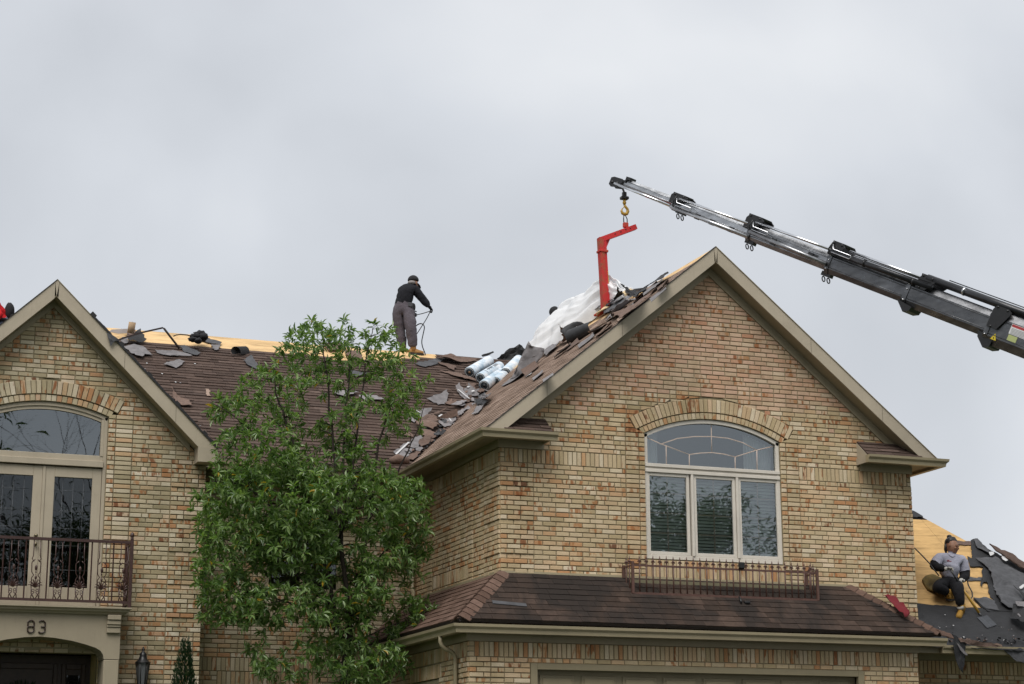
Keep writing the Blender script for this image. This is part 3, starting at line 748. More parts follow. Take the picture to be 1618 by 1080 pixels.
def gutter(path,z,lab,side_=1):
    n=len(path); P=[Vector((x,y)) for x,y in path]; mb=MB(); secs=[]
    for i in range(n):
        ds=[]
        if i>0: ds.append((P[i]-P[i-1]).normalized())
        if i<n-1: ds.append((P[i+1]-P[i]).normalized())
        ns=[Vector((-d.y,d.x))*side_ for d in ds]
        m=ns[0] if len(ns)==1 else (ns[0]+ns[1])/(1+ns[0].dot(ns[1]))
        secs.append([(P[i].x+m.x*o_,P[i].y+m.y*o_,z+h) for o_,h in KP])
    k=len(KP); vs=[p for s_ in secs for p in s_]; fs=[]
    for i in range(n-1):
        for j in range(k): fs.append((i*k+j,(i+1)*k+j,(i+1)*k+(j+1)%k,i*k+(j+1)%k))
    mb.add(vs,fs)
    for e_ in (0,n-1):   # end plates
        q=secs[e_][:6]; d=(P[1]-P[0] if e_==0 else P[-1]-P[-2]).normalized()*(-.004 if e_==0 else .004)
        mb.add(q+[(a+d.x,b+d.y,c) for a,b,c in q],[tuple(range(6)),tuple(range(11,5,-1))]+[(i,i+6,(i+1)%6+6,(i+1)%6) for i in range(6)])
    o=mb.build('gutter',m_gutter,house); o['label']=lab; return o
gutter([(10.03,24.70),(8.995,24.70),(8.995,28.43)],6.742,'taupe eave gutter wrapping the left corner of the right gable',1)
gutter([(16.33,33.0),(16.33,24.70),(15.06,24.70)],6.742,'taupe eave gutter at the right corner of the right gable',1)
gutter([(8.93,28.47),(5.95,28.47)],6.735,'taupe gutter of the main eave',1)
gutter([(15.83,24.085),(8.395,24.085),(8.395,28.70)],3.972,'long taupe gutter along the skirt roof',1)
gutter([(21.1,24.63),(16.12,24.63)],3.925,'gutter of the low right roof under debris',1)
def part_box(name,a,b,mat,c=0.0):
    mb=MB(); (mb.cbox(a,b,c) if c else mb.box(a,b)); return mb.build(name,mat,house)
# upper eave boxes
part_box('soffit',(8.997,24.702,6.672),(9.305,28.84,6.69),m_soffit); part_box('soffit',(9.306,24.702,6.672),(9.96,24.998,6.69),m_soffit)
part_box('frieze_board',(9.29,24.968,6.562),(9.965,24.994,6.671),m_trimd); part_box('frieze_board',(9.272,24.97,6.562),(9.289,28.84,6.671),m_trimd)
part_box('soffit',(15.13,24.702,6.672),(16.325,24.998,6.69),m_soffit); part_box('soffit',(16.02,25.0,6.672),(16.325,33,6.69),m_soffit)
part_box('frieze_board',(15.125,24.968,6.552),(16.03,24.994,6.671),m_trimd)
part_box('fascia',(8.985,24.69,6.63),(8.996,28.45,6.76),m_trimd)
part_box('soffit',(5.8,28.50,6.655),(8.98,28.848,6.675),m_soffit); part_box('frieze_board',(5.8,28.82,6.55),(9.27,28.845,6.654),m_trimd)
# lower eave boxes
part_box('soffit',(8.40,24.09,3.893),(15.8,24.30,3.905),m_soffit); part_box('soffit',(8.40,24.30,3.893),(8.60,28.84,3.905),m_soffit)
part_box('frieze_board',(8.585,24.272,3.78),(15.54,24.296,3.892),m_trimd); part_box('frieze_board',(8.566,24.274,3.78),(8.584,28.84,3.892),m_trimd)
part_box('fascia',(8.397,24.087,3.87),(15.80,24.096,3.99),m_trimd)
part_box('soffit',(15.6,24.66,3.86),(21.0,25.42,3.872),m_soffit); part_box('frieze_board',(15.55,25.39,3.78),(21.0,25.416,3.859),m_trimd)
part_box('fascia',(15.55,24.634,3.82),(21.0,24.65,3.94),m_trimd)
# little shingled roofs on the cornice returns
for x0,x1,lab in ((9.28,9.98,1),(15.10,16.04,2)):
    rc=roof_part('small shingled roof on the left cornice return' if lab==1 else 'small shingled roof on the right cornice return')
    O,U,V,N,fc=frame((x0,24.69,6.755),(1,0,0),(0,.30,.245)); Lc=math.hypot(.30,.245)
    slab(fc,[(0,0),(x1-x0,0),(x1-x0,Lc),(0,Lc)],-.03,0,m_shingbase,rc,'roof_deck')
    shingles(fc,[(-.01,-.015),(x1-x0+.01,-.015),(x1-x0+.01,Lc),(-.01,Lc)],-.01,x1-x0+.01,Lc,seed=40+lab,thick=(.010,.022),exp=.105,tab=.32).build('shingle_field',m_shing,rc,kind='stuff')
    xe=x1 if lab==1 else x0; sg=1 if lab==1 else -1
    mb=MB(); mb.prism([(24.69,6.74),(24.998,6.74),(24.998,6.985)],lambda a,b,n:(n,a,b),xe-.012,xe+.002); mb.build('return_cheek',m_trim,rc)
    mb=MB(); mb.prism([(24.695,6.64),(24.998,6.64),(24.998,6.74),(24.695,6.74)],lambda a,b,n:(n,a,b),xe-.03,xe-.014); mb.build('return_board',m_trim,rc)
# downspouts
def downspout(pts,lab,r=.036):
    mb=MB(); mb.tube(pts,r,8,flat=.8); 
    o=mb.build('downspout',m_gutter,house); o['label']=lab
d0=Vector((8.34,24.72,3.87))
downspout([d0,d0+Vector((0,0,-.08)),d0+Vector((.02,0,-.13)),d0+Vector((.07,.0,-.17)),d0+Vector((.15,0,-.20)),d0+Vector((.195,0,-.235)),d0+Vector((.215,0,-.29)),d0+Vector((.215,0,-2.9))],'taupe downspout with elbow at the garage corner')
downspout([(9.235,28.75,6.66),(9.235,28.75,6.5),(9.235,28.75,5.0),(9.21,28.70,4.93),(9.16,28.45,4.86),(9.02,28.1,4.68),(8.9,27.8,4.57)],'taupe downspout in the shaded corner')

# ------------------------------------------------------------------ windows
def window(lab):
    o=empty('window'); place(o,house); o['label']=lab; return o
def bars(name,lst,mat,parent,y0,y1,c=.004):
    """each bar an (x0,x1,z0,z1) box"""
    for x0,x1,z0,z1 in lst:
        mb=MB(); mb.cbox((x0,y0,z0),(x1,y1,z1),c); mb.build(name,mat,parent)
def arc_pts(cx,cz,r,a0,a1,n): return [(cx+r*math.sin(a0+(a1-a0)*i/n),cz+r*math.cos(a0+(a1-a0)*i/n)) for i in range(n+1)]
def arc_bar(name,cx,cz,r0,r1,half,y0,y1,mat,parent,n=28):
    mb=MB(); a=arc_pts(cx,cz,r0,-half,half,n); b=arc_pts(cx,cz,r1,-half,half,n)
    vs=[]; 
    for (x0,z0),(x1,z1) in zip(a,b): vs+=[(x0,y0,z0),(x1,y0,z1),(x1,y1,z1),(x0,y1,z0)]
    fs=[]
    for i in range(n):
        for j in range(4): fs.append((i*4+j,i*4+(j+1)%4,(i+1)*4+(j+1)%4,(i+1)*4+j))
    fs+= [(0,1,2,3),(n*4+3,n*4+2,n*4+1,n*4)]
    mb.add(vs,fs); return mb.build(name,mat,parent)
def arch_pane(cx,cz,r,half,z0,y,mat,parent,n=28):
    a=math.asin(half/r); top=arc_pts(cx,cz,r,-a,a,n); vs=[(x,y,z) for x,z in top]+[(x,y,z0) for x,z in top]; k=n+1
    mb=MB(); mb.add(vs,[(i,i+k,i+1+k,i+1) for i in range(n)]); return mb.build('pane',mat,parent,recalc=False)
def pane(x0,x1,z0,z1,y,mat,parent):
    mb=MB(); mb.add([(x0,y,z0),(x1,y,z0),(x1,y,z1),(x0,y,z1)],[(0,1,2,3)]); return mb.build('pane',mat,parent,recalc=False)
# right arched window
wr=window('arched white window with three casements and lowered blinds')
Yw=YG+.035; cx=XC; hw=1.107; zsill=5.085
arc_bar('frame',cx,AZ,AR-.055,AR-.002,math.asin((hw)/(AR-.02)),Yw-.012,Yw+.06,m_white,wr)
bars('frame',[(cx-hw,cx-hw+.055,zsill,AZ+2.13),(cx+hw-.055,cx+hw,zsill,AZ+2.13),(cx-hw+.055,cx+hw-.055,zsill,zsill+.06)],m_white,wr,Yw-.012,Yw+.06)
bars('transom',[(cx-hw+.004,cx+hw-.004,6.425,6.475),(cx-hw+.004,cx+hw-.004,6.345,6.392)],m_white,wr,Yw-.03,Yw+.05)
bars('transom',[(cx-hw+.05,cx+hw-.05,6.392,6.425)],m_white,wr,Yw-.008,Yw+.05)
gl=[(11.635,12.225),(12.385,12.975),(13.115,13.70)]
bars('mullion',[(12.29,12.33,zsill+.06,6.345),(13.025,13.065,zsill+.06,6.345)],m_white,wr,Yw-.028,Yw+.05)
arch_pane(cx,AZ,AR-.05,hw-.05,6.47,Yw+.03,m_glass,wr)
m_munt=plain('muntin_tan',(.60,.46,.37),.5,.1)
for g0,g1 in gl:
    bars('casement',[(g0-.045,g0,zsill+.062,6.343),(g1,g1+.045,zsill+.062,6.343),(g0,g1,zsill+.062,zsill+.112),(g0,g1,6.295,6.343)],m_white,wr,Yw-.004,Yw+.045)
    pane(g0,g1,zsill+.11,6.30,Yw+.022,m_glass,wr)
    mm=(g0+g1)/2
    bars('muntin',[(mm-.009,mm+.009,zsill+.11,6.30)]+[(g0,g1,z_-.009,z_+.009) for z_ in (5.47,5.76,6.05)],m_munt,wr,Yw+.034,Yw+.042,.002)
k=NT('blind_slat'); k.set(Roughness=.5); k.base((.72,.76,.70)); m_slat=k.m
for g0,g1 in gl:
    for i in range(24):
        z_=5.185+i*.0485; mb=MB(); sg=.025
        mb.add([(g0-.03,Yw+.10,z_-.018),(g1+.03,Yw+.10,z_-.018),(g1+.03,Yw+.125,z_+.004),(g0-.03,Yw+.125,z_+.004),(g1+.03,Yw+.136,z_+.022),(g0-.03,Yw+.136,z_+.022),
                (g0-.03,Yw+.10,z_-.021),(g1+.03,Yw+.10,z_-.021),(g1+.03,Yw+.136,z_+.019),(g0-.03,Yw+.136,z_+.019)],
               [(0,1,2,3),(3,2,4,5),(6,9,8,7),(0,6,7,1),(5,4,8,9)]); mb.build('blind_slat',m_slat,wr,recalc=False)
def px7(x,y): p=at(960+x/3,620+y/3,Yw+.04); return p
mt=[]
for line in ([(250,245),(330,218),(410,209),(490,209),(570,217),(640,238),(705,273)],[(385,294),(440,287),(495,285),(550,292),(602,305)],[(490,140),(491,210),(493,285)],[(276,250),(277,300),(277,348)],[(386,294),(386,355)],[(603,305),(604,370)],[(706,273),(708,378)],[(182,212),(250,243),(386,294)],[(603,305),(706,273),(804,250)]):
    mb=MB(); mb.tube([px7(*q) for q in line],.013,6); mb.build('muntin',m_munt,wr)
m_curt=plain('sheer_curtain',(.85,.86,.87),.9,.06)
for x0,x1 in ((11.60,11.86),(13.29,13.74)):
    mb=MB(); n=40; vs=[]
    for i in range(n+1):
        x=x0+(x1-x0)*i/n; yy=Yw+.22+.022*math.sin(i*1.35)+.012*math.sin(i*3.1)
        vs+=[(x,yy,6.40),(x,yy,AZ+math.sqrt(AR**2-(x-cx)**2)-.05)]
    mb.add(vs,[(2*i,2*i+2,2*i+3,2*i+1) for i in range(n)],0,True); mb.build('curtain',m_curt,wr,recalc=False)
mb=MB(); mb.add([(11.4,YG+2.6,4.9),(13.9,YG+2.6,4.9),(13.9,YG+2.6,7.3),(11.4,YG+2.6,7.3),(11.4,YG+.11,4.9),(13.9,YG+.11,4.9),(13.9,YG+.11,7.3),(11.4,YG+.11,7.3)],[(0,1,2,3),(4,0,3,7),(1,5,6,2),(3,2,6,7),(4,5,1,0)])
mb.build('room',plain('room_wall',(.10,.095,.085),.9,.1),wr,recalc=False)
# left arched window over the balcony door
wl=window('taupe arched transom window above the balcony doors'); Yw=YL+.05; cx=LC; hw=.875
arc_bar('frame',cx,LZ,LRr-.055,LRr-.002,math.asin(hw/(LRr-.01)),Yw-.02,Yw+.08,m_trim,wl); arc_bar('frame',cx,LZ,LRr-.105,LRr-.056,math.asin((hw-.03)/(LRr-.07)),Yw,Yw+.08,m_trim,wl)
bars('frame',[(cx-hw,cx-hw+.05,4.42,LZ+2.10),(cx+hw-.05,cx+hw,4.42,LZ+2.10),(cx-hw+.05,cx-hw+.095,6.62,LZ+2.07),(cx+hw-.095,cx+hw-.05,6.62,LZ+2.07)],m_trim,wl,Yw-.02,Yw+.08)
bars('transom',[(cx-hw+.045,cx+hw-.045,6.455,6.545)],m_trim,wl,Yw-.045,Yw+.07); bars('transom',[(cx-hw+.05,cx+hw-.05,6.546,6.63)],m_trim,wl,Yw-.012,Yw+.07)
arch_pane(cx,LZ,LRr-.09,hw-.09,6.62,Yw+.03,m_glass,wl)
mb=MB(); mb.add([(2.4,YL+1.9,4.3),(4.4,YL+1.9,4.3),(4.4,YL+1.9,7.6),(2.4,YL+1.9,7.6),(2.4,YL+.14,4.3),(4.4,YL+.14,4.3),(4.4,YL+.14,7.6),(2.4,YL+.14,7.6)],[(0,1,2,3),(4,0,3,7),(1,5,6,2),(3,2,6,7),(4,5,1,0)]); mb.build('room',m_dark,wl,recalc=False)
m_lead=plain('lead_came',(.10,.105,.11),.4,.1,metal=.6)
for sg in (-1,1):
    dr=empty('door'); place(dr,house); dr['label']='taupe glazed balcony door, '+('left leaf' if sg<0 else 'right leaf')
    X0,X1=(cx-.82,cx-.022) if sg<0 else (cx+.022,cx+.82)
    gx0,gx1=X0+.13,X1-.13; y0,y1=Yw+.0,Yw+.05
    bars('stile',[(X0,gx0,4.44,6.44),(gx1,X1,4.44,6.44)],m_trim,dr,y0,y1); bars('door_rail',[(gx0,gx1,4.44,4.70),(gx0,gx1,6.29,6.44)],m_trim,dr,y0,y1)
    pane(gx0,gx1,4.70,6.29,Yw+.03,m_glassd,dr)
    mb=MB(); gm=(gx0+gx1)/2
    for xx in (gx0+.12,gx1-.12,gm): mb.tube([(xx,Yw+.026,4.70),(xx,Yw+.026,6.29)],.0028,4)
    for zz in (4.95,5.30,5.55,5.80,6.1): mb.tube([(gx0,Yw+.026,zz),(gx1,Yw+.026,zz)],.0028,4)
    for xx in (gx0+.12,gx1-.12):
        for zz in (5.30,5.80): mb.tube([(xx-.04,Yw+.025,zz),(xx,Yw+.025,zz+.05),(xx+.04,Yw+.025,zz),(xx,Yw+.025,zz-.05),(xx-.04,Yw+.025,zz)],.0028,4)
    mb.build('leading',m_lead,dr)
    if sg<0:
        m_brass=plain('aged_brass',(.20,.17,.11),.3,.2,metal=.8)
        for zz in (5.42,5.30):
            mb=MB(); mb.lathe((X1-.05,y0,zz),[(.026,0),(.026,.012),(.010,.02),(.010,.035),(.024,.045),(.024,.062),(.010,.07)],12,axis=(0,-1,0)); mb.build('handle',m_brass,dr)
bars('door_post',[(cx-.021,cx+.021,4.44,6.44)],m_trim,wl,Yw-.012,Yw+.05)
# ------------------------------------------------------------------ porch (portico) below the balcony
po=empty('portico'); place(po,house); po['label']='cast stone porch surround with a flat arch and the number 83'
PY=27.40; px0,px1=LC-1.10,LC+1.10
prof=[(0,0),(.16,0),(.16,-.022),(.13,-.04),(.12,-.062),(.085,-.08),(.07,-.10),(0,-.10)]   # cornice (out,z)
mb=MB(); zt=4.375
def corn(x0,x1,y,prof,zt):
    L=[(x0-o_,y-o_,zt+h) for o_,h in prof]; Rr=[(x1+o_,y-o_,zt+h) for o_,h in prof]; Lb=[(x0-o_,YL-.002,zt+h) for o_,h in prof]; Rb=[(x1+o_,YL-.002,zt+h) for o_,h in prof]
    k=len(prof); vs=Lb+L+Rr+Rb; fs=[]
    for i in range(3):
        for j in range(k): fs.append((i*k+j,i*k+(j+1)%k,(i+1)*k+(j+1)%k,(i+1)*k+j))
    mb.add(vs,fs); mb.box((x0,y,zt-.1),(x1,YL-.002,zt-.001))
corn(px0+.03,px1-.03,PY+.03,prof,zt); mb.build('cornice',m_stone,po)
mb=MB(); oz=3.945; hw2=.885
arcx=[-hw2,-hw2+.012,-hw2+.05,-hw2+.12,-hw2+.25,-.45,-.2,0,.2,.45,hw2-.25,hw2-.12,hw2-.05,hw2-.012,hw2]
arcz=[3.66,3.72,3.775,3.815,3.855,3.90,3.937,3.95,3.937,3.90,3.855,3.815,3.775,3.72,3.66]
for i in range(len(arcx)-1):
    x0,x1=LC+arcx[i],LC+arcx[i+1]
    mb.add([(x0,PY,arcz[i]),(x1,PY,arcz[i+1]),(x1,PY,4.275),(x0,PY,4.275),(x0,YL-.003,arcz[i]),(x1,YL-.003,arcz[i+1]),(x1,YL-.003,4.275),(x0,YL-.003,4.275)],[(0,1,2,3),(7,6,5,4),(0,4,5,1),(3,2,6,7)])
mb.box((px0,PY,3.66),(LC-hw2,YL-.003,4.275)); mb.box((LC+hw2,PY,3.66),(px1,YL-.003,4.275)); mb.build('lintel',m_stone,po)
for sg in (-1,1):
    a,b=(LC+sg*hw2,LC+sg*1.10); mb=MB(); mb.cbox((a,PY,.9),(b,YL-.003,3.655),.012); mb.build('pillar',m_stone,po)
    mb=MB(); c_=LC+sg*.998; 
    for zz0,zz1,o_ in ((4.02,4.10,.045),(4.10,4.135,.06),(4.135,4.20,.075),(4.20,4.272,.095)): mb.cbox((c_-.095,PY-o_,zz0),(c_+.095,PY+.002,zz1-.002),.008)
    mb.build('bracket',m_stone,po)
def segs(ch,x,z,w_,h_,t,y):
    mb=MB(); c=.28*w_
    V=lambda a,b:Vector((x+a,y,z+b))
    if ch=='8':
        P=[[(c,0),(w_-c,0),(w_,c),(w_,h_/2-c*.6),(w_-c*.6,h_/2),(c*.6,h_/2),(0,h_/2-c*.6),(0,c),(c,0)],[(c*.6,h_/2),(0,h_/2+c*.6),(0,h_-c),(c,h_),(w_-c,h_),(w_,h_-c),(w_,h_/2+c*.6),(w_-c*.6,h_/2)]]
    else:
        P=[[(0,h_-c*.6),(c,h_),(w_-c,h_),(w_,h_-c),(w_,h_/2+c*.6),(w_-c*.6,h_/2),(c*1.2,h_/2)],[(w_-c*.6,h_/2),(w_,h_/2-c*.6),(w_,c),(w_-c,0),(c,0),(0,c*.6)]]
    for L in P: mb.tube([V(*q) for q in L],t,6,smooth=False)
    return mb
m_num=plain('bronze_numeral',(.035,.017,.011),.5,.2)
segs('8',3.215,4.0,.085,.165,.011,PY-.012).build('numeral',m_num,po)['label']='numeral 8'
segs('3',3.365,4.0,.085,.165,.011,PY-.012).build('numeral',m_num,po)['label']='numeral 3'
# entry recess: timber door, leaded sidelight
en=empty('entry_door'); place(en,house); en['label']='dark timber entry door with leaded sidelight, deep in the porch'
m_wood=plain('dark_timber',(.035,.018,.011),.5,.3,10,.3,40)
mb=MB(); mb.box((LC-.87,YL+.60,.95),(LC+.87,YL+.64,3.78)); mb.build('door_back',m_wood,en)
part_box('porch_ceiling',(LC-.87,YL-.002,3.80),(LC+.87,YL+.64,3.85),m_trimd)
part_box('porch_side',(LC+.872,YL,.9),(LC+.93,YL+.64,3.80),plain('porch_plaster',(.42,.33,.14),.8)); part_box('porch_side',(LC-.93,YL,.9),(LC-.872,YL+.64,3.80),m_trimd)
for x0,x1 in ((-.86,-.50),(-.46,.40),(.46,.80)):
    mb=MB()
    for a,b,c,d in ((x0,x0+.06,1,3.66),(x1-.06,x1,1,3.66),(x0+.06,x1-.06,3.58,3.66)): mb.cbox((LC+a,YL+.56,c),(LC+b,YL+.599,d),.006)
    mb.build('door_leaf' if x0==-.46 else 'sidelight',m_wood,en)
pane(LC+.53,LC+.73,1.3,3.5,YL+.585,m_glassd,en)
mb=MB()
for i in range(7):
    for sg in (-1,1): mb.tube([(LC+.63,YL+.58,2.9+i*.06),(LC+.63+sg*.03,YL+.578,2.95+i*.06),(LC+.63+sg*(.075-.008*i),YL+.58,3.0+i*.065)],.004,5)
mb.tube([(LC+.55,YL+.58,3.2),(LC+.55,YL+.58,3.36),(LC+.58,YL+.58,3.42),(LC+.68,YL+.58,3.42),(LC+.71,YL+.58,3.36),(LC+.71,YL+.58,3.0)],.004,5)
mb.build('leading',plain('pale_lead',(.06,.062,.062),.5,.1,metal=.3),en)
# ------------------------------------------------------------------ garage door, small windows
gd=empty('garage_door'); place(gd,house); gd['label']='olive taupe panelled garage door'
m_gd=trim_mat('garage_door_paint',(.25,.212,.13),.5)
bars('casing',[(9.478,9.575,.9,3.505),(14.515,14.612,.9,3.505),(9.575,14.515,3.42,3.505)],m_gd,gd,YGA-.012,YGA+.06)
mb=MB(); mb.box((9.55,YGA+.13,.9),(14.54,YGA+.16,3.47)); mb.build('door_slab',m_gd,gd)
part_box('reveal',(9.5,YGA+.1,3.44),(14.6,YGA+.16,3.5),m_gd)
for r_ in range(4):
    for c_ in range(8):
        x0=9.60+c_*.613; z0=.98+r_*.61; mb=MB(); mb.cbox((x0+.05,YGA+.112,z0+.05),(x0+.56,YGA+.129,z0+.55),.012); mb.cbox((x0+.09,YGA+.100,z0+.09),(x0+.52,YGA+.113,z0+.51),.012); mb.build('panel',m_gd,gd)
def small_window(lab,x0,x1,z0,z1,y,fn=None,cols=2):
    o=window(lab); T=fn or (lambda a,b,c:(a,b,c)); mid=[x0+(x1-x0)*i/cols for i in range(cols+1)]
    def bx(name,a,b,mat):
        mb=MB(); mb.cbox(a,b,.004); mb.v=[T(*p) for p in mb.v]; mb.build(name,mat,o)
    bx('frame',(x0,y-.01,z0),(x0+.06,y+.06,z1),m_trimd); bx('frame',(x1-.06,y-.01,z0),(x1,y+.06,z1),m_trimd); bx('frame',(x0+.06,y-.01,z1-.07),(x1-.06,y+.06,z1),m_trimd); bx('frame',(x0+.06,y-.01,z0),(x1-.06,y+.06,z0+.06),m_trimd)
    for q in mid[1:-1]: bx('mullion',(q-.04,y-.005,z0+.06),(q+.04,y+.05,z1-.07),m_trimd)
    mb=MB(); mb.add([T(x0+.05,y+.03,z0+.05),T(x1-.05,y+.03,z0+.05),T(x1-.05,y+.03,z1-.06),T(x0+.05,y+.03,z1-.06)],[(0,1,2,3)]); mb.build('pane',m_glassd,o,recalc=False)
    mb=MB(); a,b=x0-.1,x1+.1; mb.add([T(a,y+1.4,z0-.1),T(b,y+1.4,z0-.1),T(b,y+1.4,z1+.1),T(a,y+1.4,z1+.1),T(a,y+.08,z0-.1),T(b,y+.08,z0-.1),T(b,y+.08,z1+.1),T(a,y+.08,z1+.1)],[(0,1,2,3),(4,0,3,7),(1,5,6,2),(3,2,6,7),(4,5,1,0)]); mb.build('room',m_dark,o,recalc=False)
    return o
small_window('dark ground-floor window behind the tree',MW['x0'],MW['x1'],MW['z0'],MW['z1'],YM+.03)
small_window('dark upper window hidden behind the tree',MU['x0'],MU['x1'],MU['z0'],MU['z1'],YM+.03)
small_window('small window in the garage flank',GWY0,GWY1,1.9,GWZ,XGA+.03,fn=lambda a,b,c:(b,a,c))
gd2=empty('garage_door'); place(gd2,house); gd2['label']='dark garage door of the low right wing'
bars('casing',[(16.752,16.85,.9,3.455),(19.5,19.598,.9,3.455),(16.85,19.5,3.37,3.455)],m_gd,gd2,YR-.012,YR+.06); mb=MB(); mb.box((16.8,YR+.13,.9),(19.55,YR+.16,3.4)); mb.build('door_slab',m_gd,gd2)
# ------------------------------------------------------------------ railings (fixed to the house)
rb=empty('balcony_railing'); place(rb,house); rb['label']='brown wrought iron balcony railing with scroll panels in front of the left doors'
ry=27.45; rx1=4.612; rx0=2*LC-rx1; zb,zt_=4.462,5.315
def rail(a,b,w_,h_,name,par,mat):
    mb=MB(); mb.bar(a,b,w_,h_); return mb.build(name,mat,par)
rail((rx0,ry,zt_),(rx1-.02,ry,zt_),.034,.040,'top_rail',rb,m_iron); rail((rx0,ry,zb),(rx1-.02,ry,zb),.026,.036,'bottom_rail',rb,m_iron)
for xx in (rx1,rx0):
    rail((xx,ry+.02,zt_-.002),(xx,YL-.01,zt_-.002),.032,.038,'top_rail',rb,m_iron); rail((xx,ry+.02,zb),(xx,YL-.01,zb),.024,.034,'bottom_rail',rb,m_iron)
    for yy in (ry,YL-.03):
        mb=MB(); mb.cbox((xx-.024,yy-.024,4.373),(xx+.024,yy+.024,5.36),.004)
        if yy==ry: mb.lathe((xx,yy,5.36),[(.022,0),(.026,.012),(.016,.022),(.030,.045),(.032,.062),(.022,.09),(.004,.108)],12)
        mb.build('post',m_iron,rb)
    for i in range(3): 
        mb=MB(); yv=ry+.12+i*.11; mb.tube([(xx,yv,zb),(xx,yv,zt_)],.008,6); mb.build('baluster',m_iron,rb)
def ornament(x,y):
    mb=MB(); H=zt_-zb
    V=lambda a,b:(x+a,y,zb+b)
    for sg in (-1,1):
        mb.tube([V(sg*.046,H),V(sg*.046,.70*H+.02),V(sg*.06,.67*H),V(sg*.045,.64*H),V(sg*.062,.60*H),V(sg*.058,.45*H),V(sg*.03,.40*H),V(sg*.058,.35*H),V(sg*.056,.20*H)],.0075,6)
        mb.tube([V(sg*.02,.66*H),V(sg*.035,.63*H),V(sg*.05,.62*H)],.007,5)
        mb.tube([V(sg*.01,.02*H),V(sg*.05,.10*H),V(sg*.055,.20*H)],.008,6); mb.tube([V(sg*.055,.0),V(sg*.05,.07*H),V(sg*.01,.12*H)],.008,6)
        for q in range(3):
            an=R(18+q*24); l=.115-.012*q
            mb.tube([V(0,.20*H),V(sg*math.sin(an)*l*.6,.20*H+math.cos(an)*l*.75),V(sg*math.sin(an)*l*.95,.20*H+math.cos(an)*l),V(sg*(math.sin(an)*l*1.05+.012),.20*H+math.cos(an)*l*.86)],[.009,.011,.008,.004],6)
        n_=10; mb.tube([V(sg*.028+.018*math.cos(2*math.pi*i/n_),.15*H+.018*math.sin(2*math.pi*i/n_)) for i in range(n_+1)],.0055,5)
    mb.ball(V(0,.52*H),(.020,.014,.042),8,6); mb.ball(V(0,.36*H),(.016,.012,.028),8,6); mb.ball(V(0,.45*H),(.009,.009,.02),6,5)
    mb.tube([V(0,.20*H),V(0,.42*H)],.006,5)
    return mb.build('scroll_panel',m_iron,rb)
i=0; x=4.51
while x>rx0+.05:
    ornament(x,ry)
    xb=x-.152
    if xb>rx0+.04:
        mb=MB(); mb.tube([(xb,ry,zb),(xb,ry,zt_)],.0105,4,smooth=False); mb.build('baluster',m_iron,rb)
    x-=.304
# right window guard
rg_=empty('window_railing'); place(rg_,house); rg_['label']='rust brown spear-topped iron railing under the arched window'
gy=24.655; a=at(1000.5,944,gy); b=at(1293,957,gy); gx0,gx1=a.x,b.x; zb2=at(1003,937,gy).z; zt2=at(1003,892.5,gy).z
rail((gx0,gy,zb2),(gx1,gy,zb2),.030,.034,'bottom_rail',rg_,m_iron2); rail((gx0,gy,zt2),(gx1,gy,zt2),.020,.026,'top_rail',rg_,m_iron2)
skz=lambda y:ZT-SK*(YG-y)
for xx in (gx0,gx1):
    rail((xx,gy,zb2),(xx,YG-.012,zb2),.024,.026,'bottom_rail',rg_,m_iron2); rail((xx,gy,zt2),(xx,YG-.012,zt2),.016,.02,'top_rail',rg_,m_iron2)
    for yy,tp in ((gy,zt2+.055),(YG-.03,zt2+.03)):
        mb=MB(); mb.cbox((xx-.019,yy-.019,skz(yy)+.005),(xx+.019,yy+.019,tp),.003); mb.build('post',m_iron2,rg_)
def spear():
    mb=MB(); mb.tube([(0,0,zb2),(0,0,zt2+.035)],.0105,6); mb.lathe((0,0,zt2+.03),[(.007,0),(.014,.008),(.009,.018),(.020,.034),(.022,.042),(.010,.055),(.007,.062),(.011,.072),(.002,.118)],8)
    mb.ball((-.022,0,zt2+.055),(.012,.007,.010),6,5); mb.ball((.022,0,zt2+.055),(.012,.007,.010),6,5)
    return mb.mesh('baluster',m_iron2)
sm_=spear(); n=27
for i in range(1,n+1):
    o=bpy.data.objects.new('baluster',sm_); COL.objects.link(o); o.location=(gx0+(gx1-gx0)*i/(n+1),gy,0); place(o,rg_)
for xx in (gx0,gx1):
    for yy in (gy+.11,gy+.22): o=bpy.data.objects.new('baluster',sm_); COL.objects.link(o); o.location=(xx,yy,0); place(o,rg_)
# painted curb that carries the guard
mb=MB(); mb.prism([(24.70,skz(24.70)-.02),(25.0,skz(25.0)-.02),(25.0,4.757),(24.88,4.757),(24.88,4.71)],lambda a,b,n:(n,a,b),gx0+.06,gx1-.08); mb.build('sill_curb',trim_mat('curb_paint',(.19,.17,.105)),house)

# ------------------------------------------------------------------ small fixed things
def floodlight():
    t=thing('floodlight','small black floodlight hanging on the spear railing under the arched window','floodlight',at(1172,893,24.62))
    c=at(1172,893,24.62); mb=MB(); mb.cbox((c.x-.045,c.y-.03,c.z-.05),(c.x+.04,c.y+.03,c.z+.045),.012); mb.build('housing',m_black,t); mb=MB(); mb.bar((c.x,c.y+.03,c.z),(c.x+.01,24.645,c.z),.02,.02); mb.build('bracket',m_black,t)
    c=at(1176,950,24.52); c.z=skz(24.52)+.012
    t=thing('cable_clip','black clip and short cable lying under the spear railing','clip',c)
    mb=MB(); mb.tube([c+Vector((-.05,.05,.10)),c+Vector((-.055,0,.05)),c+Vector((-.06,-.02,.01))],.017,6); mb.build('cable',m_black,t); mb=MB(); mb.cbox((c.x+.005,c.y-.03,c.z-.005),(c.x+.09,c.y+.05,c.z+.045),.015); mb.build('clip_body',m_black,t)
floodlight()
lc=at(225,1062,27.72)
t=thing('wall_lantern','black coach lantern on the brick wall beside the porch','lantern',(lc.x,YL,lc.z))
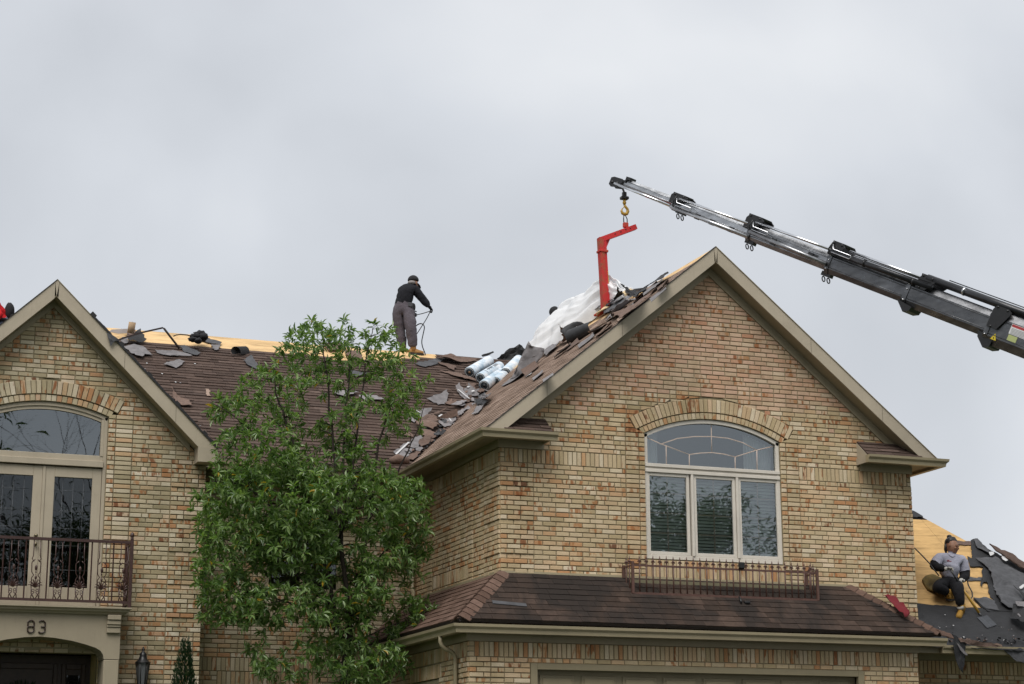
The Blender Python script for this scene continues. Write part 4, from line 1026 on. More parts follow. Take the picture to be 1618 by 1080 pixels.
m_lglass=plain('lantern_glass',(.10,.105,.11),.2,.05)
mb=MB(); mb.lathe((lc.x,lc.y,lc.z+.13),[(.118,0),(.105,.012),(.06,.06),(.05,.10),(.052,.13),(.03,.15),(.018,.17),(.024,.19),(.014,.21),(.003,.235)],12); mb.build('cap',m_black,t)
mb=MB(); mb.lathe((lc.x,lc.y,lc.z-.2),[(.055,0),(.095,.33)],6,smooth=False); mb.build('glass',m_lglass,t)
for i in range(6):
    q=math.pi*2*i/6; mb=MB(); mb.tube([(lc.x+.058*math.cos(q),lc.y+.058*math.sin(q),lc.z-.2),(lc.x+.10*math.cos(q),lc.y+.10*math.sin(q),lc.z+.13)],.007,5); mb.build('rib',m_black,t)
mb=MB(); mb.lathe((lc.x,lc.y,lc.z-.27),[(.01,0),(.03,.02),(.06,.05),(.064,.07)],12); mb.build('base',m_black,t)
mb=MB(); mb.tube([(lc.x,YL-.012,lc.z-.35),(lc.x,YL-.10,lc.z-.37),(lc.x,lc.y,lc.z-.32),(lc.x,lc.y,lc.z-.26)],.012,6); mb.cbox((lc.x-.04,YL-.03,lc.z-.45),(lc.x+.04,YL-.012,lc.z-.22),.006); mb.build('bracket',m_black,t)

# ------------------------------------------------------------------ crane
def pxof(p):
    q=Vector(p)-CAM; z=q.dot(_fw); return (IW/2+FPX*q.dot(_rt)/z, IH/2-FPX*q.dot(_up)/z)
B0=at(975,285.3,28.5); B1=at(1618,530.3,22.4); BD=(B1-B0).normalized(); BL=(B1-B0).length
BS=BD.cross(Vector((0,0,1))).normalized()          # horizontal, square to the boom
BU=BS.cross(BD).normalized()
if BU.z<0: BU=-BU
if (BS.dot(CAM-B0))<0: BS=-BS                      # side facing the street
def bt(x):   # distance along the boom of a point seen at picture x
    lo,hi=-1.0,BL+3
    for _ in range(40):
        m=(lo+hi)/2
        if pxof(B0+BD*m)[0]<x: lo=m
        else: hi=m
    return lo
def bp(s_,side_=0.0,up_=0.0): return B0+BD*s_+BS*side_+BU*up_
crane=thing('crane','black telescopic loader crane reaching over the right gable from a truck','crane',(B1.x+5.0,B1.y-7.0,0.05))
def metal(name,c,rough,met=.75):
    k=NT(name); k.set(Roughness=rough,Metallic=met)
    s1=k.noise(1.0,5,.65,k.map((3,3,9))); col=k.ramp(s1,[(.3,tuple(x*.6 for x in c)),(.55,c),(.75,tuple(min(1,x*1.5) for x in c))])
    d=k.noise(24,4,.7); col=k.mix(k.ramp(d,[(.60,0),(.76,.35)]),col,tuple(x*.5 for x in c)); k.base(col)
    k.l(k.ramp(k.noise(9,4,.6),[(.3,rough*.75),(.7,min(1,rough*1.5))]),k.b.inputs['Roughness']); k.bump(k.noise(90,3,.6),.08,.002); return k.m
m_boomd=metal('boom_black',(.135,.138,.145),.30,.85); m_boomg=metal('boom_grey',(.46,.47,.485),.25,.92); m_boomm=metal('boom_dark_grey',(.28,.285,.295),.28,.9)
m_chrome=plain('chrome_rod',(.66,.67,.69),.18,.06,metal=1.0); m_cyl=plain('cylinder_black',(.022,.023,.026),.30,.2,metal=.3)
def section(x0,x1,h,mat,off=0.0,name='boom_section',wf=.72):
    s0,s1=bt(x0),bt(x1); w_=h*wf/2; c=h*.24
    prof=[(-w_*.72,h/2),(w_*.72,h/2),(w_,h/2-c),(w_,-h/2+c*.9),(w_*.55,-h/2),(-w_*.55,-h/2),(-w_,-h/2+c*.9),(-w_,h/2-c)]
    mb=MB(); k=len(prof); vs=[bp(s_,a,b+off) for s_ in (s0,s1) for a,b in prof]
    mb.add(vs,[tuple(range(k)),tuple(range(2*k-1,k-1,-1))]+[(i,i+k,(i+1)%k+k,(i+1)%k) for i in range(k)])
    # weld seams along the flanks
    for a,b in ((w_+.004,h*.20),(w_+.004,-h*.22)): mb.tube([bp(s0,a,b+off),bp(s1,a,b+off)],.006,5)
    return mb.build(name,mat,crane)
section(989,1080,.150,m_boomg,.015); section(1066,1205,.215,m_boomg,.0); section(1186,1330,.285,m_boomm,-.005); section(1312,1468,.345,m_boomd,-.01); section(1436,1604,.405,m_boomd,-.015)
section(1570,1760,.55,m_boomd,-.03)
def rod(x0,x1,side_,up0,up1,r,mat,name):
    mb=MB(); mb.tube([bp(bt(x0),side_,up0),bp(bt(x1),side_,up1)],r,12); return mb.build(name,mat,crane)
rod(980,1068,.13,-.055,-.075,.024,m_chrome,'piston_rod')
rod(1070,1192,.13,-.085,-.095,.034,m_boomg,'cylinder')
rod(1077,1186,.155,.085,.105,.021,m_chrome,'piston_rod'); rod(1194,1316,.175,-.01,-.055,.036,m_boomm,'cylinder')
rod(1197,1326,.17,.165,.18,.022,m_chrome,'piston_rod'); rod(1318,1474,.19,.155,.175,.047,m_cyl,'cylinder')
rod(1338,1466,.11,.255,.265,.023,m_chrome,'piston_rod'); rod(1462,1700,.16,.29,.30,.058,m_cyl,'cylinder')
rod(1345,1470,.24,.215,.235,.008,m_cyl,'hydraulic_pipe'); rod(1490,1680,.10,.37,.38,.008,m_cyl,'hydraulic_pipe')
for x0,x1,s_,u0 in ((1076,1102,.175,-.02),(1195,1222,.20,.055),(1318,1350,.23,.165)):   # doubled-back hydraulic pipes
    mb=MB(); A=bt(x0); Bq=bt(x1)
    mb.tube([bp(A,s_,u0+.10),bp(A+.03,s_,u0+.03),bp(Bq-.03,s_,u0+.03),bp(Bq,s_,u0+.005),bp(Bq-.03,s_,u0-.025),bp(A+.02,s_,u0-.02)],.009,6); mb.build('hydraulic_pipe',m_chrome,crane)
    mb=MB(); mb.tube([bp(A-.02,s_-.02,u0-.06),bp(A-.05,s_,u0+.02),bp(A-.02,s_,u0+.13)],.009,6); mb.build('hydraulic_hose',m_black,crane)
for x_ in (1112,1135,1165): mb=MB(); mb.bar(bp(bt(x_),.13,-.13),bp(bt(x_),.13,-.04),.03,.09); mb.build('clamp',m_black,crane)
for x_ in (1232,1290): mb=MB(); mb.bar(bp(bt(x_),.175,-.08),bp(bt(x_),.175,.03),.03,.09); mb.build('clamp',m_black,crane)
for x_ in (1368,1445): mb=MB(); mb.tube([bp(bt(x_),.19,.16),bp(bt(x_)+.03,.19,.165)],.056,12); mb.build('clamp',m_black,crane)
mb=MB(); mb.tube([bp(bt(1518),.16,.293),bp(bt(1518)+.03,.16,.293)],.066,12); mb.build('clamp',m_chrome,crane)
def bracket(x,w_,lo,hi,ln,mat=m_black,top=True):
    s0=bt(x); mb=MB()
    for sg in (-1,1):
        P=[(0,lo),(ln*.55,lo),(ln*.8,lo+(hi-lo)*.45),(ln,hi*.85),(ln*.8,hi),(ln*.15,hi),(0,hi*.75)]
        k=len(P); vs=[bp(s0+a,sg*(w_+d),b) for d in (0,.02) for a,b in P]
        mb.add(vs,[tuple(range(k)),tuple(range(2*k-1,k-1,-1))]+[(i,i+k,(i+1)%k+k,(i+1)%k) for i in range(k)])
    for a,b in ((ln*.2,hi-.02),(ln*.75,hi-.025),(ln*.2,lo+.015)): mb.tube([bp(s0+a,-w_-.03,b),bp(s0+a,w_+.03,b)],.018,8)
    if top: mb.bar(bp(s0+.01,0,hi-.005),bp(s0+ln*.85,0,hi-.005),w_*1.9,.03,up=BU)
    return mb.build('bracket',mat,crane)
bracket(1064,.112,-.02,.155,.34); bracket(1181,.145,.02,.26,.34); bracket(1312,.17,.10,.32,.27); bracket(1452,.19,.10,.32,.30)
bracket(1572,.215,-.06,.27,.30)
for x_,h_,w_ in ((1068,.235,.085),(1187,.305,.11),(1313,.365,.13),(1437,.425,.15),(1570,.56,.20)):
    mb=MB(); s0=bt(x_); c=h_*.24; prof=[(-w_*.72,h_/2),(w_*.72,h_/2),(w_,h_/2-c),(w_,-h_/2+c*.9),(w_*.55,-h_/2),(-w_*.55,-h_/2),(-w_,-h_/2+c*.9),(-w_,h_/2-c)]; k=len(prof)
    mb.add([bp(s0+q,a*1.06,b*1.03-.01) for q in (0,.07) for a,b in prof],[tuple(range(k)),tuple(range(2*k-1,k-1,-1))]+[(i,i+k,(i+1)%k+k,(i+1)%k) for i in range(k)]); mb.build('section_collar',m_boomd,crane)
    for q in (-.3,.1,.3): mb=MB(); mb.ball(bp(s0+.035,w_*1.07,h_*q-.01),.014,8,6); mb.build('bolt',m_chrome,crane)
for x_,lo in ((1432,-.31),(1560,-.37)):      # wear-pad plates under the boom
    mb=MB(); s0=bt(x_)
    P=[(0,-.16),(.28,-.20),(.26,lo+.04),(.17,lo),(.03,lo+.12)]; k=len(P); vs=[bp(s0+a,sg*.17,b) for sg in (-1,1) for a,b in P]
    mb.add(vs,[tuple(range(k)),tuple(range(2*k-1,k-1,-1))]+[(i,i+k,(i+1)%k+k,(i+1)%k) for i in range(k)]); mb.build('pad_plate',m_black,crane)
for x_,u in ((1078,-.165),(1189.5,-.215),(1312,-.255)):    # lifting eyes under the joints
    for d in (0,.095):
        c=bp(bt(x_)+d,.02,u); mb=MB(); n_=12
        mb.tube([c+BD*(.028*math.cos(2*math.pi*i/n_))+Vector((0,0,1))*(.042*math.sin(2*math.pi*i/n_)-.03) for i in range(n_+1)],.010,6); mb.build('lifting_eye',m_black,crane)
    mb=MB(); c=bp(bt(x_)+.05,.02,u+.055); mb.bar(c-BD*.085,c+BD*.085,.10,.07,up=BU); mb.build('eye_plate',m_black,crane)
# boom head and hook
mb=MB(); s0=bt(970)
for sg in (-1,1):
    P=[(0,-.10),(.06,-.13),(.20,-.10),(.26,.0),(.24,.06),(.06,.05),(.0,.02)]; k=len(P); vs=[bp(s0+a,sg*.07+d,b) for d in (0,.018) for a,b in P]
    mb.add(vs,[tuple(range(k)),tuple(range(2*k-1,k-1,-1))]+[(i,i+k,(i+1)%k+k,(i+1)%k) for i in range(k)])
mb.tube([bp(s0+.05,-.09,-.05),bp(s0+.05,.10,-.05)],.025,10); mb.tube([bp(s0+.16,-.09,-.04),bp(s0+.16,.10,-.04)],.028,10); mb.build('boom_head',m_black,crane)
mb=MB(); s0=bt(990); mb.bar(bp(s0,0,.10),bp(s0+.10,0,.105),.16,.05,up=BU); mb.bar(bp(s0,0,.02),bp(s0+.03,0,.11),.16,.03,up=BU); mb.build('head_plate',m_black,crane)
HY=bp(bt(984)).y; hk=at(986.5,312,HY)
mb=MB(); mb.cbox((hk.x-.07,hk.y-.05,hk.z-.035),(hk.x+.07,hk.y+.05,hk.z+.02),.012); mb.cbox((hk.x-.035,hk.y-.03,hk.z+.018),(hk.x+.035,hk.y+.03,hk.z+.10),.008); hb_=bp(bt(984),0,-.05); mb.bar((hk.x,hk.y,hk.z+.09),hb_,.035,.035); mb.build('hook_block',m_black,crane)
m_hook=plain('hook_yellow',(.42,.25,.03),.5,.35,30,.3,60)
mb=MB(); z0=hk.z-.03; h=lambda a,b:(hk.x+a,hk.y,z0+b)
mb.tube([h(0,0),h(0,-.05),h(.0,-.10)],[.022,.026,.020],10); mb.ball(h(0,-.06),(.036,.03,.03),8,6)
mb.tube([h(.0,-.10),h(.02,-.13),h(.052,-.165),h(.06,-.205),h(.04,-.25),h(.0,-.265),h(-.04,-.25),h(-.058,-.21),h(-.045,-.175)],[.020,.022,.024,.028,.030,.030,.027,.020,.010],10)
mb.tube([h(.012,-.115),h(-.05,-.18)],.008,6); mb.build('hook',m_hook,crane)
# stickers on the last visible section
def sticker(x0,x1,up0,up1,mat,name,off=.203):
    s0,s1=bt(x0),bt(x1); mb=MB(); mb.add([bp(s0,off,up0),bp(s1,off,up0),bp(s1,off,up1),bp(s0,off,up1)],[(0,1,2,3)]); return mb.build(name,mat,crane,recalc=False)
m_stw=plain('sticker_white',(.60,.60,.60),.5,.05); m_str=plain('sticker_red',(.45,.03,.03),.5,.05); m_sty=plain('sticker_yellow',(.55,.42,.02),.5,.1); m_stg=plain('sticker_green',(.36,.40,.16),.5,.1)
sticker(1605,1640,-.05,.10,m_stw,'warning_label',.2035); sticker(1606,1639,.06,.095,m_str,'label_band',.2055); sticker(1606,1620,-.145,-.06,m_stg,'label_patch',.2035)
for i in range(5): sticker(1607,1638,-.04+i*.018,-.033+i*.018,plain('print_grey',(.25,.25,.25),.6),'label_print',.2055)
s0=bt(1583); mb=MB(); mb.add([bp(s0,.204,-.215),bp(s0+.095,.204,-.215),bp(s0+.05,.204,-.115)],[(0,1,2)]); mb.build('warning_triangle',m_sty,crane,recalc=False)
mb=MB(); mb.ball(bp(s0+.049,.206,-.185),(.012,.004,.014),6,5); mb.build('triangle_mark',m_black,crane)
# the truck it stands on, beyond the right edge of the picture
E1=bp(bt(1755),0,-.03); E2=E1+BD*4.2; base=Vector((E2.x+.3,E2.y-.4,0))
mb=MB(); mb.bar(E1-BD*.1,E2,.42,.62,up=BU); mb.build('inner_boom',m_boomd,crane)
mb=MB(); mb.tube([(E2.x,E2.y,E2.z+.2),(E2.x,E2.y,1.3)],[.30,.36],12); mb.build('mast',m_boomd,crane)
gz=ground_z(E2.x,E2.y)
mb=MB(); mb.cbox((E2.x-1.2,E2.y-3.2,gz+.95),(E2.x+1.2,E2.y+3.4,gz+1.25),.04); mb.build('truck_bed',m_boomd,crane)
mb=MB(); mb.cbox((E2.x-1.15,E2.y-5.4,gz+.6),(E2.x+1.15,E2.y-3.3,gz+2.9),.15); mb.build('truck_cab',plain('cab_white',(.6,.6,.6),.3),crane)
for yy in (-4.4,1.2,2.4):
    for sg in (-1,1): mb=MB(); c_=(E2.x+sg*1.0-.14,E2.y+yy,ground_z(E2.x,E2.y+yy)+.5); mb.lathe(c_,[(.30,0),(.48,.03),(.5,.14),(.48,.25),(.30,.28)],20,axis=(1,0,0)); mb.build('wheel',m_black,crane)

# ------------------------------------------------------------------ red lifting fork hanging from the hook
fz=lambda x,y,d=0.0:at(x,y,HY+d)
fork=thing('lifting_fork','red and rusty lifting fork hanging from the crane hook over the ridge','fork',fz(958,490))
k=NT('fork_red'); k.set(Roughness=.55); f_=k.noise(9,5,.65); k.base(k.mix(k.ramp(f_,[(.56,0),(.70,.7)]),(.52,.016,.018),(.30,.05,.025))); m_fr=k.m
k=NT('fork_rust'); k.set(Roughness=.75); f_=k.noise(8,5,.65); k.base(k.mix(k.ramp(f_,[(.46,0),(.64,.9)]),(.44,.022,.018),(.27,.085,.035))); m_rust=k.m
T_=fz(951,376); Bm=fz(957.5,489); 
def beam(p,q,w_,h_,mat,name,par): mb=MB(); mb.bar(p,q,w_,h_); return mb.build(name,mat,par)
mb=MB(); d=(Bm-T_); 
def mastbox(x0,x1,y0,y1,mat,name):
    mb=MB(); vs=[]
    for c_ in (T_,Bm): vs+=[c_+Vector((x0,y0,0)),c_+Vector((x1,y0,0)),c_+Vector((x1,y1,0)),c_+Vector((x0,y1,0))]
    mb.add(vs,[(0,1,2,3),(7,6,5,4)]+[(i,i+4,(i+1)%4+4,(i+1)%4) for i in range(4)]); return mb.build(name,mat,fork)
mastbox(-.068,.01,-.06,.06,m_rust,'mast'); mastbox(.012,.060,-.045,.045,m_fr,'mast_channel')
A1=fz(948,379); A2=fz(1004,358.5)
mb=MB(); mb.bar(A1+(A1-A2).normalized()*.02,A2,.10,.085); mb.build('top_arm',m_fr,fork)
mb=MB(); g=[T_+Vector((.05,0,-.02)),T_+Vector((.17,0,.05)),T_+Vector((.06,0,-.20))]
mb.add([p+Vector((0,s_,0)) for s_ in (-.012,.012) for p in g],[(0,1,2),(5,4,3),(0,3,4,1),(1,4,5,2),(2,5,3,0)]); mb.build('gusset',m_fr,fork)
c_=T_.lerp(Bm,.19); mb=MB(); mb.cbox((c_.x-.085,c_.y-.075,c_.z-.02),(c_.x+.075,c_.y+.075,c_.z+.02),.006); mb.build('collar',m_rust,fork)
for x_,y_ in ((972,369),(981,365.5),(989,362),(996,360)): mb=MB(); p=fz(x_,y_,-.052); mb.ball(p,(.012,.008,.012),8,6); mb.build('adjusting_hole',m_black,fork)
lug=fz(988.5,356); mb=MB(); mb.cbox((lug.x-.045,lug.y-.03,lug.z-.04),(lug.x+.045,lug.y+.03,lug.z+.05),.01); mb.build('lug',m_rust,fork)
mb=MB(); mb.tube([lug+Vector((-.03,0,.03)),lug+Vector((-.035,0,.12)),Vector((hk.x-.012,hk.y,z0-.235)),lug+Vector((.03,0,.12)),lug+Vector((.032,0,.03))],.009,6); mb.build('shackle',m_black,fork)
mb=MB(); g=[Bm+Vector((.05,0,.22)),Bm+Vector((.13,0,0)),Bm+Vector((.05,0,0))]; mb.add([p+Vector((0,s_,0)) for s_ in (-.03,.03) for p in g],[(0,1,2),(5,4,3),(0,3,4,1),(1,4,5,2),(2,5,3,0)]); mb.build('foot_gusset',m_fr,fork)
mb=MB(); mb.cbox((Bm.x-.07,Bm.y-.06,Bm.z-.05),(Bm.x+.20,Bm.y+.06,Bm.z+.03),.01); mb.build('cross_beam',m_rust,fork)
for yy in (-.04,.14): mb=MB(); mb.cbox((Bm.x+yy-.05,Bm.y+.06,Bm.z-.045),(Bm.x+yy+.05,Bm.y+.32,Bm.z-.01),.008); mb.build('tine',m_rust,fork)
mb=MB(); n=26; off=Vector((.062,-.03,0))   # sticker with lettering
p0=T_.lerp(Bm,.47)+off; p1=T_.lerp(Bm,.70)+off
for i in range(9):
    q=p0.lerp(p1,(i+.2)/9); mb.cbox((q.x-.012,q.y-.018,q.z-.007),(q.x+.001,q.y-.016,q.z+.009),.0005)
mb.build('lettering',m_sty,fork)
# ------------------------------------------------------------------ loose stuff round the ridge
def plane_frame(kind):
    if kind=='main': return main_pt,Vector((0,-MS,1)).normalized()
    if kind=='right': return right_pt,Vector((-SL,0,1)).normalized()
    if kind=='skirt': return skirt_pt,Vector((0,-SK,1)).normalized()
    if kind=='lean': return lean_pt,Vector((0,-RS,1)).normalized()
def sheet_mesh(name,pts,nrm,lift,mat,cuts=2,thick=.006,jag=.012,seed=0,smooth=False,mats=None,split=None):
    """a torn sheet: outline pts (3D, on a plane), ragged edges, displaced off the plane by lift(p,u,v)"""
    rr=random.Random(seed*31+7); P=[]
    n=len(pts)
    for i in range(n):
        a,b=pts[i],pts[(i+1)%n]; L=(b-a).length; k=max(1,int(L/.055)); d=(b-a); t_=d.cross(nrm)
        if t_.length>1e-9: t_.normalize()
        for j in range(k):
            q=a+d*(j/k)
            if j: q=q+t_*(rr.uniform(-1,1)*jag*1.3+jag*1.6*fbm(q.x*7,q.y*7,q.z*7))+d.normalized()*rr.uniform(-jag,jag)
            P.append(q)
    bm=bmesh.new(); vs=[bm.verts.new(q) for q in P]
    try: f=bm.faces.new(vs)
    except ValueError: bm.free(); return None
    bmesh.ops.triangulate(bm,faces=[f],ngon_method='EAR_CLIP')
    for _ in range(cuts):
        ee=[e for e in bm.edges if e.calc_length()>.10]
        if not ee: break
        bmesh.ops.subdivide_edges(bm,edges=ee,cuts=1,use_grid_fill=False); bmesh.ops.triangulate(bm,faces=bm.faces)
    c=sum((v.co for v in bm.verts),Vector())/len(bm.verts); U_=nrm.orthogonal().normalized(); 
    U_=Vector((1,0,0))-nrm*nrm.x; U_.normalize(); V_=nrm.cross(U_)
    for v in bm.verts:
        r=v.co-c; v.co=v.co+nrm*lift(r.dot(U_),r.dot(V_),v.co)
    bmesh.ops.recalc_face_normals(bm,faces=bm.faces)
    if sum((f.normal.dot(nrm) for f in bm.faces))<0: bmesh.ops.reverse_faces(bm,faces=bm.faces)
    g=bmesh.ops.extrude_face_region(bm,geom=list(bm.faces)); mv=[x for x in g['geom'] if isinstance(x,bmesh.types.BMVert)]
    for v in mv: v.co+=nrm*thick
    bmesh.ops.recalc_face_normals(bm,faces=bm.faces)
    for v in bm.verts: v.co-=c
    me=bpy.data.meshes.new(name); bm.to_mesh(me); bm.free(); me.materials.append(mat)
    for p in me.polygons: p.use_smooth=smooth
    o=bpy.data.objects.new(name,me); COL.objects.link(o); o.location=c
    return o
nscr=[0]
def scrap(px,plane,mat,label,zx=(0,0,1),lift=.012,curl=0.0,curlv=0.0,wav=.02,name='shingle_scrap',group=None,cat='scrap',jag=.016,bias=-.008,thick=.005,cuts=2,tilt=(0,0)):
    f,nrm=plane_frame(plane); ox,oy,s_=zx; nscr[0]+=1; sd_=nscr[0]
    pts=[f(ox+x/s_,oy+y/s_) for x,y in px]
    if plane=='right': pts=[q if q.x<XC-.02 else Vector((XC-.02-.15*min(1,(q.x-XC+.02)),q.y,ZA-SL*(.02+.15*min(1,(q.x-XC+.02))))) for q in pts]; lift*=.55; wav*=.7
    if plane=='main': lift*=.6
    R_=max((p-pts[0]).length for p in pts)+.01
    th_=rng.uniform(0,6.28); bc_=0.0 if name=='felt_sheet' else rng.choice((.0,.10,.22,.40))*min(1,R_*2.2); cs_,sn_=math.cos(th_),math.sin(th_)
    L=lambda u,v,p:bc_*max(0,(u*cs_+v*sn_))**2/R_*1.6+lift+.022+bias+max(0,curl*u*abs(u)/R_ + curlv*v*abs(v)/R_ + tilt[0]*u+tilt[1]*v)+wav*(fbm(p.x*3+sd_,p.y*3,p.z*3)+.5)*1.0
    o=sheet_mesh(name,pts,nrm,L,mat,seed=sd_,jag=jag,thick=thick,cuts=cuts)
    if o: tag(o,label,cat,group)
    return o
G1='torn grey shingle scraps scattered on the brown roof'
ZA1=(150,500,5.4)
scrap([(245,265),(330,255),(400,275),(450,310),(490,350),(420,345),(400,370),(340,355),(290,310)],'main',m_scrap,'large torn grey scrap touching the left gable edge below the paper roll',ZA1,group=G1,wav=.03)
scrap([(510,295),(690,305),(830,345),(640,352),(550,330)],'main',m_scrap,'long flat grey scrap at the foot of the bent metal strip',ZA1,group=G1)
scrap([(720,285),(760,270),(900,330),(870,345),(760,325)],'main',m_feltg,'dark grey pointed scrap right of the bent metal strip foot',ZA1,group=G1,lift=.03)
scrap([(580,425),(670,395),(720,385),(765,405),(690,455),(640,440)],'main',m_scrap,'lone grey scrap lying below the others on the left of the main roof',ZA1,group=G1,wav=.035)
scrap([(232,155),(340,150),(382,187),(290,197)],'main',m_scrapb,'brown shingle piece leaning beside the standing paper roll',ZA1,group=G1,lift=.05,curlv=.6)
scrap([(275,200),(380,185),(435,235),(280,258)],'main',m_felt,'black folded felt flap under the bent metal strip',ZA1,name='felt_scrap',group=G1,lift=.06,wav=.05)
scrap([(225,200),(280,195),(275,245),(240,252)],'main',m_scrap,'small grey scrap between the gable edge and the black flap',ZA1,group=G1,lift=.04)
scrap([(830,170),(900,182),(1080,238),(1062,256),(900,215)],'main',m_feltg,'long grey strip trailing right from the black bundle at the ridge',ZA1,group=G1,lift=.02)
scrap([(990,250),(1060,255),(1055,300),(1010,305)],'main',m_scrap,'small grey scrap hanging below the ridge strip',ZA1,group=G1)
scrap([(640,660),(700,700),(800,730),(825,785),(720,775),(680,730)],'main',m_scrapb,'loose brown shingle near the lower end of the left gable edge',ZA1,group=G1,lift=.03,wav=.03)
scrap([(940,630),(972,632),(988,690),(955,688)],'main',m_shing3,'loose tan shingle tab beside the tree top on the left',ZA1,group=G1)
for i,(x,y) in enumerate(((420,452),(680,565),(435,405),(890,940),(845,410),(565,495),(720,572))):
    scrap([(x,y),(x+12,y+2),(x+14,y+7),(x+2,y+6)],'main',m_strip if i%3 else m_scrap,'tiny pale chip of torn shingle on the brown main roof',ZA1,group='tiny pale chips on the main roof',jag=.003,wav=.005,name='shingle_chip')
o=scrap([(100,138),(185,185),(215,205),(160,215),(133,258)],'main',m_feltg,'dark grey flap of felt curling over the left gable rake',ZA1,name='felt_scrap',group=G1,lift=.0)
f_=sheet_mesh  # flap stands in front of the rake: bring it to the gable edge
fp=[at(150+x/5.4,500+y/5.4,27.60) for x,y in ((100,138),(185,185),(215,205),(160,215),(133,258))]
bpy.data.objects.remove(o)
o=sheet_mesh('felt_scrap',fp,Vector((0,-1,0)),lambda u,v,p:.01+.03*fbm(p.x*6,p.z*6),m_feltg,seed=5,jag=.004); tag(o,'dark grey flap of felt curling over the left gable rake','scrap',G1)
# curled felt on the slope left of the tree
ZB1=(300,480,3.6)
scrap([(300,330),(345,318),(400,378),(422,370),(425,385),(380,382),(330,360)],'main',m_feltg,'grey tail of the curled felt left of the tree',ZB1,group=G1,name='felt_scrap')
c0=main_pt(300+232/3.6,480+300/3.6); 
mb=MB(); n=14; pts=[]
for i in range(n+1):
    q=-.4+i/n*4.4; r_=.11*(1-.35*i/n); pts.append((r_*math.cos(q),r_*math.sin(q)+.10))
vs=[]; A=main_pt(366,565)+Vector((.06,0,.02)); Bq=main_pt(389,562)
for (a,b) in pts: vs+=[A+Vector((a,0.25*a,b)),Bq+Vector((a*.8,.2*a+.1,b*.95+.02))]
mb.add(vs,[(2*i,2*i+1,2*i+3,2*i+2) for i in range(n)],0,True); o=mb.build('felt_scrap',m_felt,origin=A,recalc=False); tag(o,'black curled roll of felt standing open left of the tree','scrap',G1)
# scraps seen through the tree and along the ridge
for px,lab,mt in (([(870,388),(960,400),(1040,405),(950,425),(880,405)],'grey strip seen through the tree top on the main roof',m_feltg),([(960,528),(1060,540),(1105,560),(1000,562)],'grey scrap seen through the right side of the tree',m_scrap),([(800,515),(900,500),(960,520),(860,545)],'grey scrap in the middle of the tree top gaps',m_scrap),
    ([(738,232),(850,240),(880,268),(800,280)],'brown shingle heap at the ridge behind the tree top',m_scrapb),([(870,275),(960,285),(985,328),(900,315)],'brown loose shingle under the ridge left of the standing man',m_scrapb)):
    scrap(px,'main',mt,lab,ZB1,group=G1,lift=.03,wav=.03)
# ridge right of the man
ZC1=(600,380,2.841)
scrap([(150,560),(215,545),(300,530),(250,562),(205,575)],'main',m_feltg,'dark torn felt edge under the boots of the standing man',ZC1,group=G1,name='felt_scrap',lift=.01)
scrap([(250,535),(330,528),(400,540),(440,545),(360,560),(290,556)],'main',m_scrapb,'brown lifted shingles at the ridge right of the standing man',ZC1,group=G1,lift=.05,wav=.05)
scrap([(255,545),(340,575),(330,590),(265,560)],'main',m_scrapb,'brown shingle strip sliding below the ridge right of the standing man',ZC1,group=G1,lift=.02)
scrap([(265,590),(350,600),(450,640),(380,632)],'main',m_scrapb,'long brown lifted shingle row left of the white rolls',ZC1,group=G1,lift=.02,wav=.03)
# valley heap
ZD=(600,600,6.75)
GV='torn shingles heaped in the roof valley'
V=[([(495,220),(600,185),(710,170),(715,240),(690,275),(620,282)],m_scrap,'large grey torn shingle lying alone left of the valley heap',.02,.03),
 ([(795,130),(830,118),(1030,240),(920,252)],m_scrap,'grey shingle with a diagonal white strip below the white rolls',.03,.01),
 ([(860,150),(930,100),(1070,165),(1050,188),(960,192)],m_scrap,'grey shingle with white dashes just below the white rolls',.03,.02),
 ([(915,75),(1030,65),(1000,105),(930,97)],m_scrapb,'brown shingle square left of the lowest white roll',.03,.03),
 ([(1030,160),(1080,125),(1140,130),(1070,178)],m_scrapb,'rust brown shingle right under the lowest white roll',.05,.03),
 ([(340,380),(450,355),(545,368),(430,432),(385,440)],m_scrap,'grey shingle with two white strips at the right edge of the tree',.03,.02),
 ([(300,440),(350,400),(385,440),(365,475)],m_scrap,'grey shingle corner half under the tree leaves',.02,.02),
 ([(390,465),(640,372),(700,345),(570,420),(430,478)],m_scrapb,'long brown shingle slab across the valley heap',.08,.03),
 ([(360,490),(560,480),(615,530),(560,572),(430,547)],m_scrapb,'brown curled shingle slab in the middle of the valley heap',.10,.05),
 ([(480,470),(560,450),(620,490),(560,500)],m_scrapb,'small brown shingle on top of the valley heap',.12,.03),
 ([(400,560),(520,570),(600,600),(560,640),(420,610)],m_scrapb,'dark brown shingle under the valley heap',.04,.03),
 ([(620,490),(690,450),(850,420),(760,510),(690,548)],m_scrap,'grey shingle with a white dash lying in the valley',.06,.03),
 ([(820,400),(930,310),(1040,252),(1032,278),(900,370),(840,422)],m_scrap,'long grey strip lying up along the valley',.07,.02),
 ([(745,300),(860,270),(920,285),(830,312)],m_scrap,'small pale grey scrap behind the upright brown slab',.06,.05),
 ([(140,790),(270,700),(312,698),(165,838)],m_scrap,'grey shingle with a bold white strip near the valley foot',.03,.01),
 ([(160,850),(260,760),(362,770),(280,862),(200,872)],m_scrap,'grey shingle at the foot of the valley by the gutter',.05,.02),
 ([(310,690),(370,640),(455,655),(430,700),(405,765),(300,752)],m_scrap,'grey-brown shingle above the valley foot',.05,.03),
 ([(405,700),(470,650),(538,668),(512,722),(420,770)],m_scrapb,'brown folded shingle above the valley foot by the right slope',.09,.05),
 ([(280,860),(390,790),(430,800),(350,880)],m_scrapb,'brown shingle corner by the gutter end',.04,.03),
 ([(200,560),(330,590),(360,620),(240,610)],m_scrapb,'brown lifted shingle below the tree edge left of the heap',.02,.02)]
